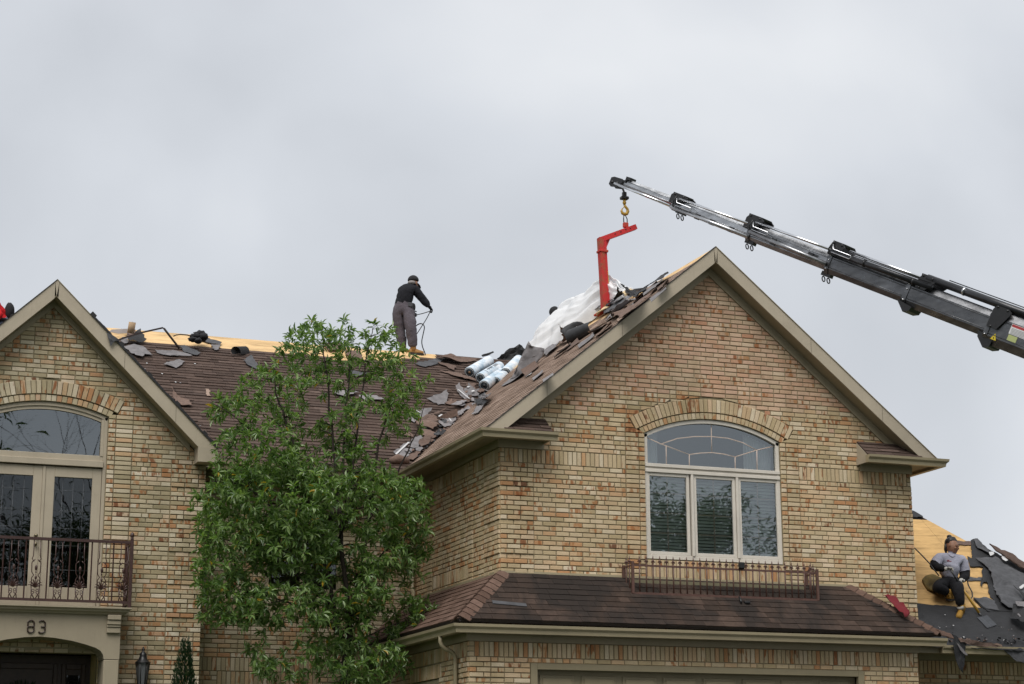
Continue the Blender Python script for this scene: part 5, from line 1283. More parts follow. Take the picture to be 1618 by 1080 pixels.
for px,mt,lab,li,wv in V: scrap(px,'main',mt,lab,ZD,group=GV,lift=li,wav=wv,cat='scrap')
for i in range(70):
    t0=rng.random(); cx_=640+t0*128+rng.gauss(0,9)-6; cy_=728-t0*112+rng.gauss(0,5); s_=rng.uniform(3,9)
    scrap([(cx_,cy_),(cx_+s_*1.2,cy_-s_*.35),(cx_+s_*1.5,cy_+s_*.1),(cx_+s_*.9,cy_+s_*.55),(cx_+s_*.1,cy_+s_*.35)],'main',rng.choice((m_scrapb,m_scrapb,m_scrap,m_feltm,m_shing)),'small torn shingle fragment in the roof valley rubble',group='small shingle fragments in the roof valley',lift=rng.uniform(.01,.06),wav=.03,name='shingle_chip',cuts=1,jag=.006)
def strip(a,b,w_,plane,zx,up,lab):
    f,nrm=plane_frame(plane); ox,oy,s_=zx; A=f(ox+a[0]/s_,oy+a[1]/s_)+nrm*up; Bq=f(ox+b[0]/s_,oy+b[1]/s_)+nrm*up
    mb=MB(); mb.bar(A,Bq,w_,.004,up=nrm); o=mb.build('sealant_strip',m_strip,origin=A); tag(o,lab,'strip','white sealant strips on torn shingles')
strip((808,132),(950,245),.022,'main',ZD,.083,'white strip on the diagonal grey shingle below the rolls')
strip((165,836),(302,708),.030,'main',ZD,.075,'bold white strip near the valley foot')
strip((335,395),(390,438),.018,'main',ZD,.088,'left of two white strips beside the tree'); strip((382,372),(425,405),.018,'main',ZD,.088,'right of two white strips beside the tree')
strip((925,128),(955,112),.035,'main',ZD,.09,'upper white dash below the white rolls'); strip((972,172),(998,160),.035,'main',ZD,.09,'lower white dash below the white rolls')
strip((728,480),(748,508),.022,'main',ZD,.125,'white dash on the grey shingle in the valley'); strip((615,470),(648,448),.03,'main',ZD,.14,'white dash beside the upright brown slab')
# upright brown slab
A=main_pt(600+640/6.75,600+455/6.75)+Vector((0,0,.04)); up=Vector((0,-.25,1)).normalized()
pts=[at(600+x/6.75,600+y/6.75,A.y) for x,y in ((625,385),(820,310),(832,375),(660,460))]
o=sheet_mesh('shingle_scrap',pts,Vector((0,-1,.2)).normalized(),lambda u,v,p:.02*fbm(p.x*4,p.z*4),m_scrapb,seed=77,jag=.004,thick=.02); tag(o,'rust brown shingle slab standing upright in the valley heap','scrap',GV)
# black openings in the torn right slope and flaps round them
GR='torn felt and shingles along the right slope'
ZE_=(720,480,6.0)
def rscrap(px,mt,lab,li=.03,wv=.03,name='felt_scrap',**k): return scrap(px,'right',mt,lab,ZE_,group=GR,lift=li,wav=wv,name=name,**k)
# tall upright torn felt sheet
A=right_pt(828,592); pts=[at(720+x/6,480+y/6,A.y+.0) for x,y in ((535,705),(600,600),(640,480),(695,350),(718,405),(822,435),(790,520),(735,595),(640,665))]
o=sheet_mesh('felt_scrap',pts,Vector((.15,-1,.1)).normalized(),lambda u,v,p:.07*math.sin(u*7)+.03*fbm(p.x*4,p.z*4),m_scrap,seed=91,jag=.006,thick=.005,cuts=3,smooth=True); tag(o,'tall grey torn felt sheet standing up right of the white rolls','scrap',GR)
A=right_pt(808,562)
pts=[at(720+x/6,480+y/6,A.y+.15) for x,y in ((400,497),(480,437),(560,420),(620,413),(668,424),(650,470),(600,500),(500,545),(440,520))]
o=sheet_mesh('felt_scrap',pts,Vector((0,-1,.4)).normalized(),lambda u,v,p:.10*math.sin(u*9+1)+.08*fbm(p.x*7,p.z*7),m_felt,seed=92,jag=.02,thick=.006,cuts=3); tag(o,'black ragged felt heap behind the white rolls','scrap',GR)
pts=[at(720+x/6,480+y/6,A.y-.2) for x,y in ((745,590),(800,500),(825,420),(895,400),(870,450),(850,500),(800,560))]
o=sheet_mesh('felt_scrap',pts,Vector((0,-1,.5)).normalized(),lambda u,v,p:.06*fbm(p.x*6,p.z*6),m_felt,seed=93,jag=.015,thick=.006); tag(o,'black sheet standing in for the dark cavity right of the tall grey sheet','scrap',GR)  # black sheet stands in for the shade inside the cavity
pts=[at(720+x/6,480+y/6,A.y+.5) for x,y in ((242,488),(355,448),(362,460),(300,492),(255,505))]
o=sheet_mesh('felt_scrap',pts,Vector((0,-1,.5)).normalized(),lambda u,v,p:.02*fbm(p.x*6,p.z*6),m_felt,seed=94,jag=.004,thick=.01); tag(o,'dark shingle corner sticking up behind the leftmost white roll','scrap',GR)
rscrap([(545,705),(640,660),(740,590),(720,640),(600,720),(480,780),(440,790)],m_scrap,'pale grey strip running down the right slope below the tall sheet',.02,.01)
rscrap([(670,680),(740,645),(720,680),(680,700)],m_strip,'pale chip on the right slope below the tall sheet',.0,.01,'shingle_chip')
rscrap([(820,500),(900,430),(1000,390),(960,440),(880,500)],m_scrap,'pale grey felt strip between the plastic sheet and the tube',.05,.04)
rscrap([(980,380),(1120,330),(1110,380),(1040,400)],m_scrapb,'brown shingle edge under the dark felt tube',.05,.03,'shingle_scrap')
# curved plate and tube of dark felt
A=right_pt(912,540); ax=(at(942,517,A.y-.55)-at(905,534,A.y)).normalized()
mb=MB(); A0=at(903,531,A.y); pr=[]
for i in range(15):
    q=-2.6+i*.30; pr.append((.115*math.cos(q),.115*math.sin(q)))
sd1=ax.cross(Vector((0,0,1))).normalized(); up1=sd1.cross(ax)
vs=[]
for (a,b) in pr:
    for s_ in (0,.2,.42): vs.append(A0+ax*(s_*1.25)+sd1*a*(1-.5*s_)+up1*b*(1-.5*s_))
mb.add(vs,[(i*3+j,i*3+j+1,(i+1)*3+j+1,(i+1)*3+j) for i in range(14) for j in range(2)],0,True)
o=mb.build('felt_scrap',m_feltm,origin=A0,recalc=False); tag(o,'dark grey felt rolled into a tube below the plastic sheet','scrap',GR)
pts=[at(720+x/6,480+y/6,A.y+.25) for x,y in ((990,265),(1050,225),(1100,208),(1180,188),(1225,195),(1130,245),(1110,330),(1050,395),(1035,350))]
o=sheet_mesh('felt_scrap',pts,Vector((-.2,-1,.3)).normalized(),lambda u,v,p:.10*math.cos(u*6)+.03*fbm(p.x*5,p.z*5),m_feltm,seed=95,jag=.006,thick=.006,cuts=3,smooth=True); tag(o,'curved grey felt plate left of the dark felt tube','scrap',GR)
# ridge litter from the fork to the gable apex
ZF=(920,270,4.5)
m_plyb=plain('broken_plywood',(.55,.42,.24),.8,.2)
RL=[([(100,1045),(180,990),(215,995),(130,1050)],m_plyb,'pale broken plywood end below the red fork',.10),
 ([(180,1040),(240,950),(300,930),(330,950),(250,1010)],m_feltg,'dark grey felt piece right of the red fork foot',.08),
 ([(130,975),(240,945),(250,960),(150,990)],m_scrap,'grey shingle lying across the red fork foot',.22),
 ([(255,935),(330,920),(335,940),(300,958)],m_felt,'black torn felt right of the red fork',.16),
 ([(320,915),(390,868),(398,880),(340,930)],m_plyb,'pale plywood splinter between the black felt pieces',.14),
 ([(350,910),(430,880),(500,840),(480,875),(400,925)],m_felt,'black ragged felt below the dark tube near the ridge',.10),
 ([(440,900),(560,810),(600,790),(540,850),(470,900)],m_scrap,'grey shingle strip near the upper rake',.06),
 ([(500,830),(575,770),(630,745),(600,790),(540,830)],m_felt,'black crumpled felt near the gable apex',.07),
 ([(200,1060),(330,960),(420,900),(360,970),(250,1060)],m_scrap,'long grey shingle strip down from the fork along the rake',.05),
 ([(250,1060),(400,960),(520,870),(440,950),(320,1050)],m_scrapb,'long brown shingle strip beside the upper rake',.03)]
for px,mt,lab,li in RL: scrap(px,'right',mt,lab,ZF,group=GR,lift=li,wav=.05,name='plywood_scrap' if mt is m_plyb else 'shingle_scrap',thick=.014 if mt is m_plyb else .006)
for i in range(26):   # lifted shingle strips along the rake
    t0=rng.uniform(0.02,.92); base_=Vector((820+t0*240,612-t0*178)); 
    x,y=base_.x+rng.uniform(-4,26),base_.y+rng.uniform(-16,8); l=rng.uniform(10,34); d=(.80,-.60); wd=rng.uniform(1.5,3.5)
    scrap([(x,y),(x+l*d[0],y+l*d[1]),(x+l*d[0]+wd*.5,y+l*d[1]+wd),(x+wd*.5,y+wd)],'right',rng.choice((m_scrap,m_shing3,m_scrap,m_scrapb)),'thin lifted shingle strip along the left rake of the right gable',group='thin lifted shingle strips along the right gable rake',lift=.02,wav=.03,jag=.004,cuts=1)
mb=MB(); A=right_pt(993,468); A=at(993,462,A.y); Bq=at(1028,457,A.y-.6); mb.tube([A,A.lerp(Bq,.5),Bq],[.055,.05,.045],12); o=mb.build('felt_scrap',m_felt,origin=A); tag(o,'black felt tube with bluish end by the ridge right of the fork','scrap',GR)
# flaps of the hole low on the right slope
scrap([(1080,222),(1140,190),(1215,198),(1195,258),(1120,238)],'right',m_scrap,'pale grey flap beside the hole at the valley edge',ZD,group=GR,lift=.08,wav=.05,name='felt_scrap')
scrap([(1035,235),(1100,228),(1175,245),(1130,290),(1060,292)],'right',m_felt,'black sheet standing in for the dark cavity at the valley edge',ZD,group=GR,lift=.05,wav=.04,name='felt_scrap')  # darkness of the hole is drawn as a black sheet
scrap([(1000,385),(1050,310),(1130,288),(1060,370)],'right',m_scrap,'torn grey strip below the black hole at the valley edge',ZD,group=GR,lift=.03,wav=.03)
scrap([(570,600),(640,540),(700,560),(660,610),(590,640)],'main',m_felt,'black patch painting the shadow under the valley heap',ZD,group=GV,lift=.02,wav=.04,name='felt_scrap')  # shadow under the heap is drawn as a black patch
scrap([(420,740),(500,720),(540,690),(470,770)],'main',m_felt,'black felt gap above the valley foot',ZD,group=GV,lift=.02,wav=.03,name='felt_scrap')
mb=MB(); A=main_pt(617,734)+Vector((0,0,.06)); Bq=main_pt(645,733)+Vector((0,0,.05)); mb.tube([A,A.lerp(Bq,.4)+Vector((0,0,.03)),Bq],[.05,.085,.05],10); o=mb.build('shingle_scrap',m_scrapb,origin=A); tag(o,'rounded clump of debris caught at the gutter end','scrap',GV)
# bent metal drip edge, cable, bundle
P=[at(150+x/5.4,500+y/5.4,yy) for x,y,yy in ((175,208,32.0),(250,180,32.1),(400,135,32.3),(578,95,32.5))]
mb=MB()
for a,b in zip(P[:-1],P[1:]): mb.bar(a,b,.018,.030)
q1=at(150+590/5.4,500+102/5.4,32.5); q2=main_pt(150+718/5.4,500+282/5.4)+Vector((0,0,.03)); mb.bar(P[-1],q1,.012,.02); mb.bar(q1,q2,.02,.034)
o=mb.build('metal_strip',plain('bent_brown_metal',(.035,.022,.019),.5,.3,metal=.3),origin=q2); tag(o,'bent dark brown metal strip propped over the left end of the ridge','strip')
pr=thing('paper_roll','kraft paper roll with white end standing at the left end of the ridge','roll',main_pt(207,522))
rc=at(206.5,521,33.2); rt_=at(207.5,512,33.1); axr=(rt_-rc).normalized()
m_kraft=plain('kraft_paper',(.36,.25,.15),.8,.12); m_kw=plain('paper_white',(.55,.55,.56),.8,.06)
mb=MB(); mb.lathe(rc-Vector((0,0,.06)),[(.062,0),(.062,.20)],18,axis=(.08,-.3,1)); mb.build('paper',m_kraft,pr); mb=MB(); axv=Vector((.08,-.3,1)).normalized(); mb.lathe(rc-Vector((0,0,.06))+axv*.2,[(.060,0),(.058,.004)],18,axis=axv); mb.build('end_face',m_kw,pr)
mb=MB(); mb.lathe(rc-Vector((0,0,.06))+axv*.2045,[(.016,0),(.014,.002)],12,axis=axv); mb.build('core',m_black,pr)
tl=[at(x,y,33.3) for x,y in ((203,519),(203,526),(186,527),(172,524),(176,521))]
o=sheet_mesh('paper_tail',tl,Vector((0,-.5,1)).normalized(),lambda u,v,p:.02*fbm(p.x*3,p.y*3),plain('paper_tail',(.42,.38,.36),.8,.1),seed=3,jag=.002); place(o,pr)
bc=main_pt(316,537)
bd=thing('black_bundle','black bag and cable heaped on the ridge left of the tree','bag',bc)
for i,(x,y,rx,rz,yy) in enumerate(((316,528,.11,.07,33.15),(309,531,.10,.05,33.1),(322,532,.08,.07,33.05),(305,536,.09,.045,32.95),(313,538,.07,.05,32.9))):
    c=at(x,y,yy); mb=MB(); mb.ball(c,(rx,.09,rz),14,9,fn=lambda p,d,i=i:p*(1+.35*fbm(d.x*2.2+i*5,d.y*2.2,d.z*2.2))); mb.build('bag_fold',m_blackcloth,bd)
mb=MB(); mb.tube([at(x,y,33.1) for x,y in ((274,531),(278,529),(285,528),(296,529),(306,532))],.011,6); mb.build('cable',m_black,bd)

# ------------------------------------------------------------------ rolls of new underlay
m_wrap=NT('roll_wrap'); m_wrap.set(Roughness=.35); m_wrap.b.inputs['Specular IOR Level'].default_value=.6
cc=m_wrap.noise(6.0,5,.6); m_wrap.base(m_wrap.ramp(cc,[(.30,(.30,.42,.52)),(.5,(.50,.58,.65)),(.62,(.70,.73,.76))])); m_wrap.bump(m_wrap.noise(14,4,.6),.35,.02); m_wrap=m_wrap.m
k=NT('roll_end'); k.set(Roughness=.5); 
k.base(k.ramp(k.noise(26,4,.6),[(.42,(.012,.016,.02)),(.58,(.05,.07,.085)),(.72,(.22,.28,.32))])); m_rend=k.m
k=NT('roll_print'); k.set(Roughness=.45); m_prt=k; k.base((.03,.03,.035)); m_prt=k.m
rolls=[((742,588),(785,563),.105,'leftmost of the white wrapped rolls, with a brown core, lying in the valley',1),
       ((759,597),(797,574),.100,'white wrapped roll printed with black lettering, second from the left',2),
       ((765,609),(795,585),.105,'lowest front white wrapped roll at the bottom of the pile',3),
       ((783,603),(806,586),.105,'middle front white wrapped roll resting beside the lowest one',4),
       ((799,589),(826,563),.108,'rightmost upper white wrapped roll leaning against the tall grey sheet',5)]
for (a,b,r_,lab,i) in rolls:
    nm_=Vector((0,-MS,1)).normalized(); pp=Vector((0,YE,ZE))+nm_*(r_+.02+(.06 if i in(2,5) else 0))
    A=on(a[0],a[1],pp,nm_); Bq=on(b[0],b[1],pp,nm_); d=(Bq-A).normalized(); ln_=max(.7,min(1.0,(Bq-A).length))
    t=thing('underlay_roll',lab,'roll',A,group='white wrapped rolls of roofing underlay')
    mb=MB(); mb.lathe(A,[(r_*.93,0),(r_,.012),(r_*1.0,.3),(r_*.985,.6),(r_,ln_-.02),(r_*.92,ln_)],24,axis=d); mb.build('wrap',m_wrap,t)
    mb=MB(); mb.lathe(A-d*.004,[(r_*.90,0),(r_*.88,.003)],24,axis=d); mb.build('end_face',m_rend,t)
    for kk in (.72,.55,.40):
        mb=MB(); n_=26; u_=d.orthogonal().normalized(); v_=d.cross(u_); mb.tube([A-d*.006+(u_*math.cos(q*2*math.pi/n_)+v_*math.sin(q*2*math.pi/n_))*r_*kk*(1+.03*math.sin(q*1.7+i)) for q in range(n_+1)],.004,5); mb.build('winding',m_strip if kk>.6 else m_rend,t)
    mb=MB(); mb.lathe(A-d*.008,[(r_*.24,0),(r_*.22,.003)],14,axis=d); mb.build('core',plain('core_brown',(.22,.13,.07),.8) if i==1 else m_black,t)
    if i==2:
        u_=Vector((0,0,1))-d*d.z; u_.normalize(); v_=d.cross(u_)
        def pr_(s0,s1,a0,a1):
            mb=MB(); nn=4; vs=[]
            for q in range(nn+1):
                an=a0+(a1-a0)*q/nn; e_=(u_*math.cos(an)+v_*math.sin(an))*(r_*1.012); vs+=[A+d*s0+e_,A+d*s1+e_]
            mb.add(vs,[(2*q,2*q+1,2*q+3,2*q+2) for q in range(nn)]); mb.build('print',m_prt,t,recalc=False)
        sgn=1 if v_.dot(Vector((0,-1,0)))>0 else -1
        for q in range(6): pr_(.30+q*.045,.33+q*.045,sgn*.15,sgn*(.62 if q%2 else .5))
        for q in range(4): pr_(.62+q*.05,.645+q*.05,sgn*.1,sgn*.75)
        pr_(.2,.22,sgn*.1,sgn*1.0)
# ------------------------------------------------------------------ plastic sheeting over a pallet on the ridge
k=NT('plastic_film'); k.set(Roughness=.28); k.b.inputs['Specular IOR Level'].default_value=.5; k.base((.93,.94,.95))
trn=k.n('ShaderNodeBsdfTransparent'); trl=k.n('ShaderNodeBsdfTranslucent'); trl.inputs[0].default_value=(.85,.87,.9,1)
m1=k.n('ShaderNodeMixShader'); m1.inputs[0].default_value=.28; k.l(k.b.outputs[0],m1.inputs[1]); k.l(trl.outputs[0],m1.inputs[2])
m2=k.n('ShaderNodeMixShader'); k.l(k.ramp(k.noise(3.0,5,.6),[(.4,.0),(.75,.03)]),m2.inputs[0]); k.l(m1.outputs[0],m2.inputs[1]); k.l(trn.outputs[0],m2.inputs[2]); k.l(m2.outputs[0],k.o.inputs['Surface'])
k.bump(k.noise(1.0,4,.6,k.map((16,2.0,10)),.8),.30,.02); m_film=k.m
ny,nt_=96,54; y0s,y1s=27.75,31.85
def hgt(y):
    pts=[(27.75,.02),(27.95,.14),(28.15,.27),(28.45,.42),(28.9,.45),(29.3,.42),(29.9,.45),(30.6,.42),(31.0,.36),(31.35,.22),(31.6,.10),(31.85,.02)]
    for (a,h0),(b,h1) in zip(pts[:-1],pts[1:]):
        if a<=y<=b: t=(y-a)/(b-a); t=t*t*(3-2*t); return h0+(h1-h0)*t
    return .02
def film(y,t):   # t from -1 (down the left slope) to 1 (down the right slope)
    wl=.55+.12*math.sin(y*2.3)+.08*fbm(y*2.2,4); wl*=.16+.84*max(0,min(1,(y-28.75)/.7)); wr=.5
    x=XC+(t*(wl if t<0 else wr)); h=hgt(y); roof=ZA-SL*abs(x-XC)+.035
    b=max(0,1-abs(t))**.75
    z=roof+(h+SL*0.0)*min(1,b*1.25)
    s1=y*1.0+t*.55; s2=y*.6-t*1.3
    wr_=.05*fbm(y*1.1+t*.8,t*1.6,2.0,3)+.10*abs(fbm(t*3.0+.35*y,y*.55,5.0,2))+.055*abs(fbm(t*6.5-.5*y,y*.9,7,2))+.022*abs(fbm(t*14+y,y*1.5,9,2))
    e_=min(1,b*2.2)
    return Vector((x-(.05+.8*wr_)*e_*(1 if t<.2 else -.3),y+.05*fbm(t*4,y*2,3)*e_,z+wr_*e_*(1.0 if h>.1 else .3)))
vs=[film(y0s+(y1s-y0s)*i/ny,-1+2*j/nt_) for i in range(ny+1) for j in range(nt_+1)]
mb=MB(); mb.add(vs,[(i*(nt_+1)+j,(i+1)*(nt_+1)+j,(i+1)*(nt_+1)+j+1,i*(nt_+1)+j+1) for i in range(ny) for j in range(nt_)],0,True)
o=mb.build('plastic_sheet',m_film,origin=(XC,29.8,ZA),recalc=False); tag(o,'crumpled white plastic sheet draped over the ridge beside the red fork','plastic sheet')
# pallet of shingle bundles under the film
pl=thing('shingle_pallet','stacked shingle bundles under the white plastic sheet on the ridge','pallet',(XC,29.9,ZA))
for i in range(3):
    for j in range(2): mb=MB(); mb.cbox((XC-.16,29.2+i*.45,ZA-.06+j*.11),(XC+.16,29.62+i*.45,ZA+.04+j*.11),.01); mb.build('bundle',m_scrapb,pl)
# red cloth on the hip of the skirt
pts=[skirt_pt(x,y) for x,y in ((1391,952),(1399,950),(1409,949),(1418,961),(1427,969),(1434,980),(1427,983),(1418,975),(1408,964))]
k=NT('red_cloth'); k.set(Roughness=.9); k.base((.12,.005,.010)); 
o=sheet_mesh('cloth',pts,Vector((0,-SK,1)).normalized(),lambda u,v,p:.09+.09*abs(fbm(p.x*8,p.y*8))+.03*fbm(p.x*22,p.y*22),k.m,seed=8,jag=.004,cuts=3,smooth=True); tag(o,'crumpled dark red cloth lying on the right hip of the skirt roof','cloth')
mb=MB(); A=skirt_pt(778,953); Bq=skirt_pt(832,958); mb.bar(A+Vector((.0,0,.02)),Bq+Vector((0,0,.02)),.075,.008,up=(0,-SK,1)); o=mb.build('shingle_scrap',m_feltg,origin=A); tag(o,'dark loose shingle tab on the left part of the skirt roof','scrap')
# ------------------------------------------------------------------ the low right roof: felt, torn sheets, litter
Zr=(1430,800,5.4); GLn='torn felt and shingles on the low right roof'
def lsheet(px,mt,lift,lab,wv=.02,name='felt_sheet',zx=Zr,parent=None,jag=.012,thick=.006,group=GLn,**k):
    return scrap(px,'lean',mt,lab,zx,lift=lift-.022,wav=wv,name=name,group=group,jag=jag,thick=thick,**k)
lsheet([(100,830),(180,838),(300,852),(430,862),(560,868),(655,872),(700,900),(900,880),(1015,830),(1200,860),(1560,890),(1900,1060),(2050,1290),(1560,1270),(1100,1245),(700,1225),(300,1205),(90,1190)],m_felt,.014,'wide black felt covering the lower part of the low right roof',.012,cuts=3)
lsheet([(556,300),(600,285),(700,370),(860,450),(1060,560),(1200,650),(1500,815),(1800,985),(1560,960),(1200,960),(1000,900),(800,905),(700,905),(650,870),(575,795),(690,792),(758,826),(722,760),(690,640),(640,700),(655,600),(648,560),(665,530),(550,522),(528,432),(572,455)],m_felt,.020,'black felt torn along the plywood on the right of the seated woman',.02,cuts=3)
lsheet([(590,455),(640,470),(760,465),(880,540),(1000,600),(1060,720),(1010,820),(930,885),(870,892),(800,850),(745,700),(700,560)],m_feltg,.045,'large loose grey felt sheet on the right of the low right roof',.05,cuts=3)
lsheet([(575,310),(605,300),(720,400),(750,440),(700,425),(610,380)],m_feltg,.05,'grey felt flap at the hip behind the seated woman',.04)
lsheet([(575,795),(600,800),(690,790),(760,826),(800,900),(690,885),(640,850)],m_feltg,.035,'grey felt tongue lying on the plywood beside the shovel handle',.02)
lsheet([(440,305),(566,303),(566,336),(450,333)],m_scrapb,.018,'brown batten-like shingle strip behind the woman\'s head',.005,name='shingle_scrap')
lsheet([(530,610),(655,612),(655,640),(535,640)],m_feltg,.02,'grey felt strip across the plywood right of the woman',.005)
lsheet([(700,370),(860,448),(1060,543),(1200,618),(1200,660),(1020,590),(850,500),(740,420)],m_shing,.09,'brown shingle strip left along the hip of the low right roof',.03,name='shingle_scrap',thick=.02)
lsheet([(900,730),(1015,830),(1015,880),(960,800)],m_felt,.12,'black torn gap in the grey felt at the far right',.03)
lsheet([(895,900),(960,890),(1020,960),(1100,1010),(1100,1080),(960,1060),(890,1000)],m_felt,.10,'black crumpled felt at the right lower corner',.12,cuts=3)
lsheet([(910,890),(990,900),(1000,940),(930,935)],m_scrap,.16,'pale grey felt fold near the right lower corner',.06)
lsheet([(930,985),(1010,980),(1060,1040),(1010,1050)],m_scrap,.16,'pale grey felt lip near the right lower corner below the fold',.05)
lsheet([(700,430),(740,425),(745,445),(715,460)],m_strip,.09,'white chip on the felt near the hip',.01,name='shingle_chip')
lsheet([(800,435),(815,430),(830,480),(860,510),(840,515),(805,480)],m_strip,.10,'white torn strip on the felt near the hip',.02,name='shingle_chip')
lsheet([(950,745),(1000,720),(1008,735),(965,760)],m_strip,.13,'white chip on the grey felt at the far right',.01,name='shingle_chip')
lsheet([(60,38),(150,90),(150,100),(60,95)],m_felt,.02,'black felt corner at the top of the low right roof beside the brick wall',.004)
for i in range(46):
    x=rng.uniform(120,1000); y=rng.uniform(900,1190) if i%3 else rng.uniform(1120,1200); s_=rng.uniform(3,8)
    if 400<x<780 and y<1060: continue
    lsheet([(x,y),(x+s_*1.6,y+s_*.2),(x+s_*1.9,y+s_),(x+s_*.3,y+s_*.9)],rng.choice((m_strip,m_scrapb,m_scrap,m_felt,m_scrap)),.05,'tiny chip of torn shingle on the black felt of the low right roof',.01,name='shingle_chip',jag=.002,group='tiny chips on the black felt of the low right roof',cuts=0)
# litter hanging over the gutter of the low right roof
Zq=(1440,920,6.753); GE='felt scraps hanging over the low right gutter'
def hang(px,Y,mt,lab,wv=.04,nm='felt_scrap'):
    pts=[at(1440+x/6.753,920+y/6.753,Y) for x,y in px]
    o=sheet_mesh(nm,pts,Vector((0,-1,.15)).normalized(),lambda u,v,p:wv*(fbm(p.x*4,p.z*4)+.4*math.sin(p.x*9)),mt,seed=int(px[0][0])+3,jag=.012,thick=.006,cuts=2); tag(o,lab,'scrap',GE)
hang([(430,560),(560,600),(600,640),(570,760),(555,960),(500,900),(450,760)],24.50,m_felt,'long black felt tongue hanging below the gutter left of the litter')
hang([(480,640),(530,690),(600,770),(590,780),(520,720)],24.46,m_scrap,'thin grey strip dangling beside the black felt tongue',.01)
hang([(990,720),(1130,700),(1200,720),(1200,860),(1130,840),(1060,770)],24.50,m_feltg,'dark felt triangle hanging at the right end of the gutter')
hang([(500,590),(640,600),(760,640),(900,650),(965,690),(800,690),(640,660),(520,640)],24.47,m_scrapb,'ragged brown shingle edge lying along the low right gutter')
hang([(840,640),(960,665),(970,695),(880,665)],24.44,m_shing3,'pinkish shingle tab on the low right gutter',.02)
for i in range(40):
    x=rng.uniform(400,1190); y=rng.uniform(585,650); s_=rng.uniform(5,24)
    hang_px=[(x,y),(x+s_*1.5,y+rng.uniform(-4,8)),(x+s_*1.6,y+s_*.6),(x+s_*.2,y+s_*.7)]
    pts=[at(1440+a/6.753,920+b/6.753,24.60+rng.uniform(-.05,.1)) for a,b in hang_px]
    o=sheet_mesh('shingle_chip',pts,Vector((0,-.6,.8)).normalized(),lambda u,v,p:.02*fbm(p.x*9,p.z*9),rng.choice((m_scrapb,m_felt,m_felt,m_scrap,m_scrapb)),seed=i,jag=.003,cuts=0)
    if o: tag(o,'small chip of shingle litter on the low right gutter','scrap','shingle litter on the low right gutter')
# ------------------------------------------------------------------ people
def skin_color(c): 
    k=NT('skin'); k.set(Roughness=.55); k.base(k.ramp(k.noise(20,3,.5),[(.3,tuple(x*.9 for x in c)),(.7,c)])); return k.m
def cloth(name,c,rough=.9,fold=.5):
    k=NT(name); k.set(Roughness=rough); k.b.inputs['Specular IOR Level'].default_value=.25
    n1=k.noise(9,5,.6); k.base(k.ramp(n1,[(.3,tuple(x*.82 for x in c)),(.7,tuple(min(1,x*1.1) for x in c))])); k.bump(k.noise(13,4,.6,None,1.2),fold,.03); return k.m
m_skin=skin_color((.30,.15,.09)); m_jean=cloth('grey_trousers',(.115,.10,.115)); m_sweat=cloth('black_fleece',(.013,.0135,.017)); m_tee=cloth('lavender_tee',(.36,.36,.43)); m_blk=cloth('black_leggings',(.009,.009,.011))
m_redj=cloth('red_jacket',(.50,.014,.018)); m_jeanb=cloth('blue_jeans',(.20,.25,.34)); m_glw=cloth('white_glove',(.46,.45,.42)); m_glb=cloth('black_glove',(.012,.012,.014))
m_boot=cloth('tan_boot',(.36,.19,.065),.7,.3); m_boot2=cloth('mustard_boot',(.30,.165,.03),.7,.3); m_sole=plain('boot_sole',(.02,.016,.014),.8); m_hair=plain('black_hair',(.008,.006,.006),.45,.3,40,.5,80)
def body(name,V,E,root,mats,region,parent,sub=2):
    """V: {joint:(pos,radius)}; one continuous skinned surface; region(bone name, t) -> material index"""
    names=list(V); bm=bmesh.new(); lay=bm.verts.layers.skin.verify(); vv={}
    for n_ in names:
        v=bm.verts.new(V[n_][0]); r_=V[n_][1]; v[lay].radius=(r_,r_) if isinstance(r_,(int,float)) else r_; v[lay].use_root=(n_==root); vv[n_]=v
    for a,b in E: bm.edges.new((vv[a],vv[b]))
    me=bpy.data.meshes.new(name+'_cage'); bm.to_mesh(me); bm.free()
    o=bpy.data.objects.new(name+'_cage',me); COL.objects.link(o)
    m=o.modifiers.new('s','SKIN'); m.use_smooth_shade=True; m.branch_smoothing=.6
    s_=o.modifiers.new('d','SUBSURF'); s_.levels=sub; s_.render_levels=sub
    dg=bpy.context.evaluated_depsgraph_get(); ev=o.evaluated_get(dg); m2=bpy.data.meshes.new_from_object(ev); bpy.data.objects.remove(o)
    m2.materials.clear()
    for q in mats: m2.materials.append(q)
    bones=[(a,b,Vector(V[a][0]),Vector(V[b][0])) for a,b in E]
    for p in m2.polygons:
        best=None
        for a,b,A,B in bones:
            d=B-A; t=max(0,min(1,(p.center-A).dot(d)/max(d.length_squared,1e-9))); dd=(p.center-(A+d*t)).length
            ra=V[a][1] if isinstance(V[a][1],(int,float)) else max(V[a][1]); rb_=V[b][1] if isinstance(V[b][1],(int,float)) else max(V[b][1])
            dd/= (ra+(rb_-ra)*t)
            if best is None or dd<best[0]: best=(dd,a,b,t,p.center)
        p.material_index=region(best[1],best[2],best[3],p.center); p.use_smooth=True
    for v in m2.vertices:      # cloth folds
        n_=v.normal; v.co=v.co+n_*(.012*fbm(v.co.x*8,v.co.y*8,v.co.z*12)+.010*abs(fbm(v.co.x*5+v.co.z*9,v.co.y*6,v.co.z*5,2)))
    m2.name=name; ob=bpy.data.objects.new(name,m2); COL.objects.link(ob); place(ob,parent); return ob
